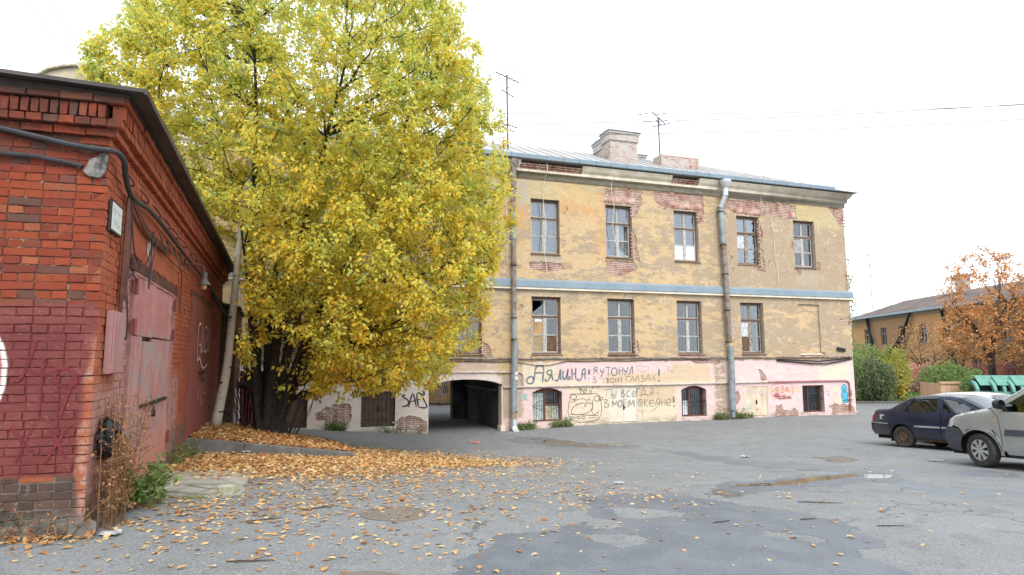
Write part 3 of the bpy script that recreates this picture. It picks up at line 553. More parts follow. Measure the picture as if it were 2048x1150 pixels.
# ================================================================== WINDOWS, DOORS, PIPES AND GRAFFITI OF THE PLASTERED BUILDING
def sash_window(w, parent):
    u0, u1, v0, v1, k = w; up = k[0] == 'U'; idx = int(k[1:]); rw = random.Random(k)
    y0 = .17; fr = MB()                                          # outer box frame, dark wood
    fr.box(u0, u0 + .07, y0, y0 + .1, v0, v1); fr.box(u1 - .07, u1, y0, y0 + .1, v0, v1); fr.box(u0 + .07, u1 - .07, y0, y0 + .1, v1 - .1, v1); fr.box(u0 + .07, u1 - .07, y0, y0 + .1, v0, v0 + .06)
    vt = v0 + (v1 - v0) * .655; fr.box(u0 + .07, u1 - .07, y0 - .02, y0 + .09, vt - .035, vt + .035)
    win = fr.build("window", M_wood_d, parent)
    a0, a1 = u0 + .07, u1 - .07; mid = (a0 + a1) / 2; vm = v0 + .06 + (vt - v0 - .1) * .5
    s = MB(); white = (not up and idx in (5, 6)) or (up and idx in (4,)); 
    s.box(mid - .02, mid + .02, y0 + .01, y0 + .06, vt + .035, v1 - .1); s.box(mid - .045, mid + .045, y0 + .0, y0 + .07, v0 + .06, vt - .035)
    for x0, x1 in ((a0, mid - .045), (mid + .045, a1)):
        s.box(x0, x0 + .04, y0 + .012, y0 + .06, v0 + .06, vt - .035); s.box(x1 - .04, x1, y0 + .012, y0 + .06, v0 + .06, vt - .035)
        s.box(x0 + .04, x1 - .04, y0 + .014, y0 + .06, v0 + .06, v0 + .105); s.box(x0 + .04, x1 - .04, y0 + .014, y0 + .06, vt - .08, vt - .035); s.box(x0 + .04, x1 - .04, y0 + .016, y0 + .055, vm - .022, vm + .022)
    for x0, x1 in ((a0, mid - .02), (mid + .02, a1)):
        s.box(x0, x0 + .03, y0 + .013, y0 + .05, vt + .035, v1 - .1); s.box(x1 - .03, x1, y0 + .013, y0 + .05, vt + .035, v1 - .1); s.box(x0 + .03, x1 - .03, y0 + .015, y0 + .05, vt + .036, vt + .07); s.box(x0 + .03, x1 - .03, y0 + .015, y0 + .05, v1 - .13, v1 - .101)
    s.build("sash", M_wood_w if white or idx in (4, 5, 6) else simple("worn_sash_paint", (.34, .29, .25), .7, var=.3, scale=14, bump=.3, color2=(.13, .08, .055)) if False else (M_wood_w if rw.random() < .35 else M_sash), win)
    # panes, special fillings seen in the photograph
    cells = [(x0, x1, z0, z1) for z0, z1 in ((v0 + .1, vm - .02), (vm + .02, vt - .075), (vt + .065, v1 - .125)) for x0, x1 in ((a0 + .035, mid - .08), (mid + .08, a1 - .035))]
    fill = {('L4', 0): M_card, ('L4', 2): M_ply, ('L4', 1): M_chip, ('L7', 0): M_chip, ('U6', 0): M_paperw, ('U6', 1): M_paperw, ('U7', 2): M_film, ('U8', 2): M_greyb, ('L7', 2): M_film}.get
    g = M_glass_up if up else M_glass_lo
    for i, (x0, x1, z0, z1) in enumerate(cells):
        f = fill((k, i)); p = MB(); yy = y0 + .035
        if k == 'U5' and i == 1:       # broken pane: only a shard is left
            p.prism([(x0, z0), (x1 - .02, z0), (x0 + .22, z0 + .12), (x0, z0 + .36)], lambda a, b, d: (a, d, b), yy, yy + .004)
        elif k == 'U5' and i == 3:
            p.prism([(x0, z0), (x0 + .25, z0), (x0 + .25, z1), (x0, z1)], lambda a, b, d: (a, d, b), yy, yy + .004)
        elif k == 'L4' and i == 4:
            p.prism([(x0, z0), (x1, z0), (x1, z0 + .42), (x0 + .02, z0 + .1)], lambda a, b, d: (a, d, b), yy, yy + .004); 
        else: p.box(x0 - .005, x1 + .005, yy, yy + .005, z0 - .005, z1 + .005)
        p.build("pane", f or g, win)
        if (k, i) == ('L4', 2):
            q = MB(); q.prism([(x0 + .1, z1 - .14), (x0 + .3, z1 - .12), (x1 - .03, z1 - .15), (x1 - .05, z1 - .03), (x0 + .12, z1 - .02)], lambda a, b, d: (a, d, b), yy - .006, yy - .002); q.build("paper_scrap", M_paperw, win)
    # inner window leaf and room
    s = MB(); yi = .40
    for x in (a0 + .0, mid - .05, mid + .01, a1 - .06): s.box(x, x + .055, yi, yi + .04, v0 + .06, v1 - .08)
    for z in (v0 + .05, vt - .04, v1 - .14): s.box(a0 + .056, a1 - .056, yi + .002, yi + .038, z, z + .055)
    s.box(a1 - .001, a1 + .03, y0 + .1, yi + .05, v0, v1); s.build("inner_sash", M_wood_w, win)
    r = MB(); r.box(u0 - .5, u1 + .5, 1.9, 1.94, v0 - .6, v1 + .5); r.box(u0 - .5, u0 - .46, .47, 1.9, v0 - .6, v1 + .5); r.box(u1 + .46, u1 + .5, .47, 1.9, v0 - .6, v1 + .5)
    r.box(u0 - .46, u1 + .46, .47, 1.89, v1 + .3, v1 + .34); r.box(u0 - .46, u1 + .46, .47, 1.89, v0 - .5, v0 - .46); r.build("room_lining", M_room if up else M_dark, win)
    if up and idx in (4, 5, 6, 7, 8):
        c = MB()
        for sd in (0, 1):
            rows = []
            for z in (v0 + .1, v1 - .12):
                a = (u0 + .08 if sd == 0 else u1 - .42); rows.append([(a + .34 * i / 16, .5 + .025 * math.sin(i * 1.9), z) for i in range(17)])
            c.grid(rows)
        c.build("curtain", M_curt, win, smooth=60)
    sl = MB(); sy = -.06 if rw.random() < .7 else -.03
    sl.prism([(sy, v0 - .05), (sy, v0 - .02), (y0, v0 + .0), (y0, v0 - .045)], lambda a, b, d: (d, a, b), u0 - .03, u1 + (.06 if not up else .02)); sl.build("sill", M_wood_d if k != 'L6' else simple("brown_tin_sill", (.27, .18, .15), .6), win)
    rv = MB(); T0 = -.001          # plastered reveals
    rv.box(u0 - .04, u0 - .003, T0 + TH + .003, y0 + .3, v0, v1); rv.box(u1 + .003, u1 + .04, T0 + TH + .003, y0 + .3, v0, v1); rv.box(u0 - .04, u1 + .04, T0 + TH + .003, y0 + .3, v1 + .003, v1 + .05)
    rv.build("reveal", M_stone, win)
    return win
M_sash = simple("worn_brown_sash_paint", (.19, .13, .095), .7, var=.3, scale=14, bump=.3, color2=(.42, .38, .33))
M_film = simple("crumpled_plastic_film", (.62, .66, .70), .35, var=.25, scale=5, bump=.8, bscale=9); M_greyb = simple("grey_board", (.42, .42, .40), .8)
M_frame_r = simple("red_brown_painted_wood", (.23, .10, .075), .7, var=.3, scale=8, bump=.25); M_redrev = simple("red_brown_reveal_paint", (.42, .22, .18), .85, var=.25, scale=5, bump=.3, color2=(.50, .33, .29))
M_iron = simple("black_iron_bar", (.035, .032, .032), .6, .3, var=.3, scale=20); M_greyp = simple("dusty_grey_panel", (.34, .37, .37), .8, var=.2, scale=3)
def barred_window(w, parent):
    u0, u1, v0, v1, k = w; n = int(k[1]); y0 = .22; f = MB(); t = .06
    f.box(u0, u0 + t, y0, y0 + .08, v0, v1 + .06); f.box(u1 - t, u1, y0, y0 + .08, v0, v1 + .06); f.box(u0 + t, u1 - t, y0 + .002, y0 + .08, v0, v0 + t); f.box(u0 + t, u1 - t, y0 + .002, y0 + .08, v1 - t - .03, v1 + .06)
    md = u0 + (u1 - u0) * (.46 if n == 0 else .4); f.box(md - .04, md + .04, y0 - .01, y0 + .08, v0 + t, v1 - .09)
    if n == 0: f.box(md + .04, u1 - t, y0, y0 + .06, v0 + .62, v0 + .68)
    win = f.build("barred_window", M_frame_r, parent)
    for a, b in ((u0 + t, md - .04), (md + .04, u1 - t)):
        if n == 0 and a < md: continue
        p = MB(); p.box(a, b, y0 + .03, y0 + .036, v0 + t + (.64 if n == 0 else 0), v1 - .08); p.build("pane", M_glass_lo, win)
    b_ = MB()
    if n == 0:
        b_.box(u0 + .06, md - .03, y0 + .02, y0 + .04, v0 + .06, v1 - .12); b_.box(md + .03, u1 - .06, y0 + .04, y0 + .06, v0 + .06, v0 + .62); b_.build("pale_board", simple("pale_green_board", (.60, .68, .64), .8), win)
        c = MB(); c.box(md + .06, md + .26, y0 + .012, y0 + .03, v0 + .065, v0 + .6); c.box(md + .28, md + .38, y0 + .016, y0 + .03, v0 + .065, v0 + .58); c.build("cream_board", simple("cream_board", (.66, .60, .42), .8), win)
    else:
        b_.box(u0, u1, y0 + .14, y0 + .16, v0, v1); b_.build("grey_panel", M_greyp, win)
        if n == 1: c = MB(); c.box(u0 + .2, u0 + .44, y0 + .015, y0 + .02, v0 + .07, v0 + .66); c.build("white_sheet", M_paperw, win)
    g = MB(); yb = .1
    for i in range(1, 12):
        x = u0 + (u1 - u0) * i / 12
        if i == 6: continue
        g.tube([(x, yb, v0 + .02), (x, yb, v1 - .02)], .008, 5)
    g.tube([(u0, yb + .01, (v0 + v1) / 2), (u1, yb + .01, (v0 + v1) / 2)], .011, 5); cx, cz = (u0 + u1) / 2, (v0 + v1) / 2
    for q in ((-1, .28), (1, .28), (1, -.28), (-1, -.28)): g.tube([(cx, yb - .012, cz + q[1] * 1.0), (cx + q[0] * (u1 - u0) / 2, yb - .012, cz)], .009, 5)
    g.build("grille", M_iron, win)
    rv = MB(); rv.box(u1 + .002, u1 + .05, TH + .003, y0 + .25, v0, v1 + .1); rv.box(u0 - .05, u0 - .002, TH + .003, y0 + .25, v0, v1 + .1); rv.box(u0, u1, TH + .003, y0 + .3, v0 - .05, v0 - .001)
    hd = hole_of(w)[2:]; rv.grid([[(a, y, b + .002) for a, b in hd] for y in (TH + .003, y0 + .3)]); rv.build("reveal", M_redrev, win)
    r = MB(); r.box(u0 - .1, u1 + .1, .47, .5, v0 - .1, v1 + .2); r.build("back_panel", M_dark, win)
M_cream_door = simple("cream_painted_steel", (.70, .60, .45), .6, var=.1, scale=2, bump=.1, color2=(.62, .48, .34)); M_white_door = simple("off_white_painted_steel", (.74, .68, .58), .6, var=.08, scale=2, bump=.1, color2=(.66, .58, .48))
M_brown_door = simple("dark_brown_sheet_steel", (.085, .055, .042), .7, var=.3, scale=3, bump=.2, color2=(.13, .085, .06))
def hatch(w, parent):
    u0, u1, v0, v1, k = w; n = int(k[1]); y = .03 if n < 2 else .14; md = (u0 + u1) / 2
    mat = (M_white_door, M_cream_door, M_brown_door, M_brown_door)[n]; f = MB()
    f.box(u0 - .0, u0 + .035, y - .02, y + .06, v0, v1); f.box(u1 - .035, u1, y - .02, y + .06, v0, v1); f.box(u0 + .035, u1 - .035, y - .018, y + .06, v1 - .035, v1)
    door = f.build("basement_door", (M_white_door, M_cream_door, M_frame_r, M_frame_r)[n], parent)
    xs = [u0 + .04, md - .005, u1 - .04] if n < 2 else [u0 + .04, u0 + .3, u0 + .62, u0 + .92, u1 - .04]
    if n == 3: 
        for i in range(5):
            p = MB(); z0 = v0 + .02 + i * (v1 - v0 - .08) / 5; p.box(u0 + .04, u1 - .04, y, y + .03, z0, z0 + (v1 - v0 - .08) / 5 - .012); p.build("plank", mat, door)
    else:
        for a, b in zip(xs[:-1], xs[1:]):
            p = MB(); p.box(a + .004, b - .004, y - .005, y + .03, v0 + .02, v1 - .042); o = p.build("door_leaf" if n < 2 else "plank", mat, door)
    h = MB(); h.box(md - .03, md + .03, y - .02, y - .006, v0 + .5, v0 + .7); h.tube([(md + .03, y - .03, v0 + .55), (md + .03, y - .03, v0 + .65)], .012, 5)
    if n == 2:
        for z in (v0 + .25, v0 + .6, v0 + .95): h.tube([(u0 + .05, y - .02, z), (u1 - .05, y - .02, z)], .008, 4)
        for i in range(1, 8): x = u0 + (u1 - u0) * i / 8; h.tube([(x, y - .025, v0 + .03), (x, y - .025, v1 - .05)], .006, 4)
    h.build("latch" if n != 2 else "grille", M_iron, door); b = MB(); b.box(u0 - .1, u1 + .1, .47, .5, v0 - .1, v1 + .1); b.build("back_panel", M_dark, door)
    if n == 1:
        s = MB(); blob = lambda cx, cz, rx, rz: s.prism([(cx + rx * (1 + .25 * math.sin(3 * a)) * math.cos(a), cz + rz * (1 + .25 * math.cos(4 * a)) * math.sin(a)) for a in [i * .35 for i in range(18)]], lambda p_, q, d: (p_, d, q), y - .0075, y - .006)
        blob(u0 + .32, v1 - .25, .2, .15); blob(u1 - .3, v1 - .3, .2, .15); blob(u1 - .32, v1 - .6, .06, .22); s.build("paint_smear", simple("grey_lilac_smear", (.52, .50, .53), .8, var=.25, scale=9, color2=(.62, .42, .33)), door)
        s = MB(); blob(u0 + .25, v0 + .55, .1, .09); blob(u0 + .22, v0 + .3, .08, .09); s.build("paint_smear", simple("pale_blue_smear", (.58, .64, .62), .8), door)
for w in wins:
    if w[4] == 'L8':        # walled-up window niche
        u0, u1, v0, v1, k = w; m = MB(); m.box(u0 + .001, u1 - .001, .07, .46, v0 - .1, v1 + .05); n_ = m.build("walled_up_window", M_plaster, bld)
        m = MB(); m.box(u0 - .05, u1 + .05, .0, .06, v0 - .06, v0 - .005); m.build("sill", M_stone, n_)
    elif w[4][0] in 'UL': sash_window(w, bld)
    elif w[4][0] == 'B': barred_window(w, bld)
    else: hatch(w, bld)
# downpipes
M_pipe = simple("grey_galvanised_downpipe", (.33, .37, .39), .5, .3, var=.2, scale=3, bump=.1, color2=(.22, .25, .26)); M_pipe_new = simple("bright_new_zinc", (.62, .66, .69), .35, .5, var=.1, scale=3, bump=.05)
def downpipe(pts, rust_first, name="downpipe"):
    root = None
    for i, (a, b, r_, mat) in enumerate(pts):
        m = MB(); m.tube([a, b], r_, 14); m.tube([(b[0], b[1], b[2] + .02), (b[0], b[1], b[2] + .08)], r_ * 1.1, 14) if i < len(pts) - 1 else 0
        o = m.build(name if root is None else "pipe_section", mat, bld if root is None else root, smooth=40)
        if root is None: root = o
    return root
M_pr = simple("rust_streaked_pipe", (.27, .26, .25), .6, .2, var=.3, scale=3.5, bump=.2, color2=(.20, .10, .06)); y = -.22
d1 = downpipe([((0, -.30, 9.1), (0, y - .02, 8.2), .105, M_rust), ((0, y, 8.2), (-.01, y, 7.3), .1, M_pr), ((-.01, y, 7.3), (0, y, 6.2), .11, M_pipe), ((0, y, 6.2), (.0, y, 5.2), .105, M_pr), ((0, y, 5.2), (0, y, 3.2), .1, M_pr), ((.0, y, 3.2), (0, y, 2.3), .1, M_pipe),
               ((.05, y, 2.2), (.0, y, 1.0), .125, M_pipe), ((-.01, y, 1.0), (-.03, y, -.5), .118, M_pipe), ((-.03, y, -.5), (-.03, y, -.75), .116, M_card), ((-.03, y, -.75), (-.02, y - .03, -.98), .12, M_pipe_new)], 0)
m = MB(); m.lathe([(.19, 9.42), (.2, 9.3), (.12, 9.1), (.1, 9.08)], (0, -.3, 0), 'z', 16); m.build("hopper", M_rust, d1, smooth=40)
m = MB(); rows = [[(-.02 + .125 * math.cos(a), y - .03 - .22 * s_ * s_ + .1 * math.sin(a) * (1), -.98 - .16 * s_ + .05 * math.sin(a) * s_) for a in [i * math.pi / 8 for i in range(17)]] for s_ in (0, .33, .66, 1)]; m.grid(rows); m.build("spout", M_pipe_new, d1, smooth=40)
m = MB()
for z in (8.2, 6.9, 5.15, 3.1, 2.25, -.48): m.tube([(0, y, z), (0, y, z + .035)], .128, 14); m.bar((0, y, z), (0, .0, z), .03)
m.build("pipe_bracket", M_iron, d1)
m = MB(); m.box(-.0, .09, y - .132, y - .121, .75, .87); m.box(.0, .09, y - .132, y - .121, .93, 1.05); m.build("paper_sticker", M_paperw, d1)
d2 = downpipe([((9.92, -.44, 9.05), (9.9, -.42, 8.7), .13, M_pipe_new), ((9.9, -.42, 8.7), (9.78, -.24, 8.2), .125, M_pipe_new), ((9.78, y, 8.2), (9.85, y, 6.6), .12, M_pipe), ((9.85, y, 6.6), (9.9, y, 5.3), .115, M_pr), ((9.9, y, 5.3), (9.92, y, 3.7), .115, M_pr), ((9.92, y, 3.7), (9.95, y, 2.2), .11, M_pr),
               ((10.0, y, 2.05), (10.0, y, .55), .13, M_pipe), ((9.97, y, .55), (9.96, y, -.72), .14, M_pipe), ((9.96, y, -.74), (9.98, y + .02, -1.0), .1, M_pipe)], 0)
m = MB(); m.lathe([(.25, 9.42), (.25, 9.3), (.14, 9.08), (.13, 9.05)], (9.92, -.46, 0), 'z', 16); m.build("hopper", M_pipe_new, d2, smooth=40)
m = MB()
for z, x in ((8.0, 9.78), (6.5, 9.85), (5.2, 9.9), (3.6, 9.92), (2.2, 9.95), (.5, 9.97), (-.7, 9.96)): m.tube([(x, y, z), (x, y, z + .035)], .14, 14); m.bar((x, y, z), (x, .0, z), .03)
m.build("pipe_bracket", M_iron, d2)
# gas pipe, cables on the wall
m = MB(); N = 60; m.tube([(U0 + (U1 - .25 - U0) * i / N, -.06 - .01 * math.sin(i), 1.545 + .018 * math.sin(i * 1.7)) for i in range(N + 1)], .032, 8)
for i in range(0, 30): m.bar((U0 + .5 + i * 1.02, -.07, 1.55), (U0 + .5 + i * 1.02, .0, 1.60), .02)
m.build("iron_gas_pipe", M_rust, bld)
m = MB(); cp = [(U0 + i * 1.5, -.03, 1.45 - .03 * (i % 2)) for i in range(int((-.2 - U0) / 1.5) + 1)] + [(-.2, -.03, 1.43), (.4, -.04, 1.38), (.95, -.04, 1.28), (1.5, -.04, 1.28), (2.3, -.03, 1.43), (3.2, -.03, 1.41), (4, -.03, 1.44), (5, -.03, 1.42), (6.2, -.03, 1.46), (9, -.03, 1.46)]
m.tube(cp, .013, 5); m.tube([(12.6, -.05, 1.40), (13.6, -.06, 1.33), (14.6, -.06, 1.25), (15.4, -.06, 1.23), (16.2, -.06, 1.33), (17.0, -.05, 1.45)], .028, 6); m.tube([(12.6, -.07, 1.46), (13.8, -.07, 1.40), (15.0, -.07, 1.36), (16.2, -.07, 1.43), (17.0, -.06, 1.52)], .03, 6)
split_build(m, "wall_cable", M_iron, bld)
M_cond = simple("pale_painted_conduit", (.62, .55, .50), .6, var=.2, scale=6, color2=(.46, .34, .31)); M_condr = simple("pink_red_conduit", (.46, .20, .19), .6)
m = MB(); y = -.05; arc_ = lambda cx, cz, r_, a0, a1: [(cx + r_ * math.cos(rad(a)), y, cz + r_ * math.sin(rad(a))) for a in np.linspace(a0, a1, 6)]
m.tube([(-6.8, y, 1.07)] + [(-4, y, 1.06), (-2, y, 1.05), (.22, y, 1.02)] + arc_(.26, .84, .18, 90, 0) + [(.44, y, .50)], .028, 7); m.tube([(-.38, y, .46), (3, y, .455), (6.5, y, .44), (9.5, y, .45), (12, y, .45)], .036, 7)
m.build("wall_conduit", M_cond, bld)
m = MB(); m.tube([(12, y, .45), (16.5, y, .44)] + arc_(16.55, .24, .2, 90, 0) + [(16.75, y, -.2), (16.75, y, -.95)], .036, 7); m.build("wall_conduit", M_condr, bld)
m = MB(); m.tube([(16.75, y - .03, .0), (16.75, y - .03, -.25)], .06, 8); m.box(16.6, 16.9, -.1, -.02, -.45, -.42); m.build("conduit_valve", M_rust, bld)
m = MB(); m.bar((16.15, -.06, 1.93), (16.62, -.06, 1.86), .06, .16); m.build("cable_end_box", M_iron, bld)
# hanging white cords
m = MB()
for cx, z0, z1, s_ in ((1.35, 9.35, 4.9, 1), (4.45, 9.35, 6.2, 2), (12.1, 9.3, 8.1, 3), (12.7, 8.0, 4.9, 4), (-.25, 9.4, 5.3, 5)):
    m.tube([(cx + .05 * math.sin(i * .9 + s_) + .015 * i * (1 if s_ == 4 else .3), -.37 if z0 > 9 and i < 2 else -.08 - .02 * math.sin(i), z0 + (z1 - z0) * i / 14) for i in range(15)], .012, 4)
split_build(m, "hanging_cord", simple("white_cord", (.75, .74, .72), .7), bld)
m = MB(); m.box(.32, .60, -.012, -.001, -.05, .2); m.build("notice_plaque", simple("mosaic_scrap", (.42, .40, .34), .8, var=.5, scale=14, color2=(.30, .48, .48)), bld)
# graffiti: sprayed strokes as thin paint films on the plaster
GRAF_BIG=[[(.837,.713),(.858,.807),(.757,.846),(.635,.791),(.585,.679),(.653,.584),(.795,.582),(.878,.675),(.92,.882),(.943,1.109),(1.026,1.241),(1.149,1.259),(1.272,1.227),(1.304,1.067),(1.268,.839),(1.245,.593)],[(.9,.958),(1.044,.994),(1.29,.972)],[(1.644,1.082),(1.519,1.084),(1.435,1.008),(1.497,.912),(1.642,.891)],[(1.644,1.082),(1.641,.872),(1.701,.673)],[(1.6,.873),(1.536,.759),(1.452,.665),(1.37,.667),(1.362,.724),(1.412,.78)],[(1.794,.717),(1.806,.671),(1.889,.677),(1.954,.83),(1.999,1.059),(2.013,1.098),(2.014,.867),(2.015,.683)],[(2.126,1.058),(2.115,.866),(2.142,.731),(2.205,.73),(2.292,.902),(2.347,1.133),(2.327,.94),(2.299,.767),(2.353,.709),(2.426,.765),(2.397,.824),(2.341,.786)],[(2.509,1.151),(2.517,.899),(2.501,.687)],[(2.505,.899),(2.676,.955)],[(2.689,1.168),(2.667,.897),(2.693,.684)],[(2.758,.741),(2.778,.663),(2.864,.681),(2.953,.816),(2.979,1.049),(3.045,1.126),(3.1,1.087),(3.083,.892),(3.093,.697)],[(2.911,.894),(3.097,.911)]]
GRAF_BOLD=[[(3.274,1.104),(3.261,.89)],[(6.514,1.071),(6.495,.807)],[(7.168,-.079),(7.177,-.323)]]
GRAF_MID=[[(3.634,1.179),(3.524,1.161),(3.479,1.102),(3.522,1.063),(3.631,1.061)],[(3.634,1.179),(3.619,.924)],[(3.587,1.062),(3.444,.926)],[(3.772,1.099),(3.805,1.001),(3.894,1.0)],[(3.95,1.137),(3.893,.96),(3.779,.785)],[(4.008,1.176),(4.275,1.181)],[(4.141,1.175),(4.124,.819)],[(4.633,1.17),(4.648,.872)],[(4.791,1.189),(4.792,.87)],[(4.643,1.031),(4.796,1.037)],[(4.844,1.128),(4.877,1.008),(4.967,1.007)],[(5.041,1.186),(4.976,.987),(4.863,.849)],[(5.055,.886),(5.11,.906),(5.2,1.165),(5.255,1.176),(5.237,.884)],[(3.254,.78),(3.249,.703)],[(4.53,.992),(4.511,.913),(4.463,.856),(4.4,.835),(4.338,.857),(4.294,.916),(4.279,.995),(4.298,1.074),(4.345,1.132),(4.408,1.152),(4.47,1.13),(4.515,1.072),(4.53,.992)]]
GRAF_THIN=[[(3.451,.809),(3.437,.555)],[(3.451,.809),(3.559,.768),(3.47,.691),(3.578,.651),(3.555,.581),(3.437,.555)],[(3.865,.717),(4.042,.73)],[(3.94,.724),(3.905,.528)],[(4.064,.741),(4.072,.525)],[(4.064,.741),(4.152,.701),(4.071,.651),(4.172,.602),(4.072,.525)],[(4.442,.736),(4.451,.558),(4.6,.753),(4.585,.548)],[(4.667,.752),(4.765,.56)],[(4.771,.771),(4.648,.555)],[(4.954,.541),(4.952,.788),(5.143,.793)],[(5.091,.567),(5.161,.626),(5.257,.804),(5.296,.584)],[(5.342,.575),(5.487,.821),(5.557,.571)],[(5.39,.662),(5.56,.667)],[(5.624,.799),(5.749,.817),(5.681,.718),(5.805,.676),(5.742,.584),(5.631,.598)],[(5.848,.595),(5.996,.862),(6.08,.591)],[(5.897,.674),(6.069,.684)],[(6.159,.852),(6.347,.599)],[(6.347,.87),(6.16,.602)],[(6.494,.783),(6.491,.706)],[(3.877,.274),(4.275,.285)],[(4.053,.278),(4.025,.016)],[(4.296,.246),(4.28,-.048),(4.378,-.051),(4.393,.047),(4.292,.069)],[(4.474,.242),(4.453,-.072)],[(4.744,.276),(4.713,-.02)],[(4.744,.276),(4.855,.214),(4.74,.138),(4.873,.075),(4.826,-.003),(4.713,-.032)],[(5.126,.208),(5.013,.211),(4.964,.093),(5.007,-.007),(5.12,-.002)],[(5.213,.087),(5.35,.104),(5.317,.204),(5.225,.167),(5.204,.068),(5.256,-.013),(5.371,.016)],[(5.438,-.025),(5.439,.302),(5.607,.258)],[(5.623,.038),(5.714,.296),(5.792,.295),(5.798,.034)],[(5.598,-.041),(5.6,.027),(5.922,.031),(5.92,-.037)],[(5.99,-.01),(6.085,.048),(6.117,.288),(6.187,.307),(6.2,.005)],[(6.064,.108),(6.204,.125)],[(3.956,-.099),(3.926,-.429)],[(3.956,-.099),(4.087,-.161),(3.961,-.255),(4.136,-.318),(4.081,-.414),(3.926,-.429)],[(4.279,-.42),(4.308,-.167),(4.392,-.345),(4.495,-.172),(4.524,-.427)],[(4.778,-.14),(4.792,-.435),(4.949,-.432)],[(4.787,-.278),(4.931,-.274)],[(4.782,-.148),(4.935,-.14)],[(4.811,-.062),(4.819,-.089)],[(4.892,-.056),(4.901,-.083)],[(5.039,-.442),(5.061,-.167),(5.155,-.347),(5.274,-.164),(5.288,-.45)],[(5.778,-.145),(5.754,-.463)],[(5.939,-.169),(5.773,-.305),(5.938,-.461)],[(6.003,-.331),(6.189,-.316),(6.147,-.195),(6.029,-.232),(6.002,-.351),(6.068,-.452),(6.185,-.428)],[(6.231,-.437),(6.304,-.359),(6.38,-.18),(6.474,-.171),(6.464,-.464)],[(6.305,-.339),(6.469,-.323)],[(6.592,-.146),(6.572,-.447)],[(6.757,-.15),(6.746,-.452)],[(6.587,-.307),(6.752,-.299)],[(6.821,-.333),(7.035,-.307),(6.993,-.176),(6.863,-.213),(6.821,-.333),(6.888,-.448),(7.031,-.42)],[(4.386,.646),(4.374,.599),(4.344,.564),(4.304,.552),(4.264,.566),(4.236,.601),(4.226,.648),(4.238,.695),(4.268,.73),(4.309,.742),(4.348,.728),(4.377,.693),(4.386,.646)],[(4.719,-.295),(4.707,-.362),(4.676,-.41),(4.635,-.427),(4.596,-.408),(4.567,-.358),(4.558,-.291),(4.571,-.225),(4.602,-.177),(4.642,-.16),(4.682,-.179),(4.71,-.228),(4.719,-.295)],[(5.672,-.302),(5.657,-.377),(5.622,-.431),(5.576,-.45),(5.53,-.429),(5.499,-.372),(5.489,-.297),(5.503,-.222),(5.539,-.167),(5.585,-.148),(5.63,-.17),(5.662,-.226),(5.672,-.302)],[(7.219,-.474),(7.214,-.488),(7.201,-.498),(7.185,-.501),(7.168,-.497),(7.156,-.486),(7.153,-.472),(7.158,-.458),(7.17,-.448),(7.187,-.444),(7.203,-.449),(7.215,-.459),(7.219,-.474)],[(6.52,.596),(6.515,.58),(6.501,.568),(6.482,.564),(6.463,.569),(6.45,.581),(6.445,.597),(6.451,.613),(6.465,.625),(6.484,.629),(6.503,.624),(6.516,.612),(6.52,.596)]]
GRAF_CLOUD=[[(5.472,1.082),(5.498,1.182),(5.638,1.229),(5.751,1.16),(5.869,1.219),(6.02,1.157),(6.003,1.056),(5.839,1.01),(5.768,.958),(5.631,1.012),(5.493,1.022),(5.472,1.082)]]
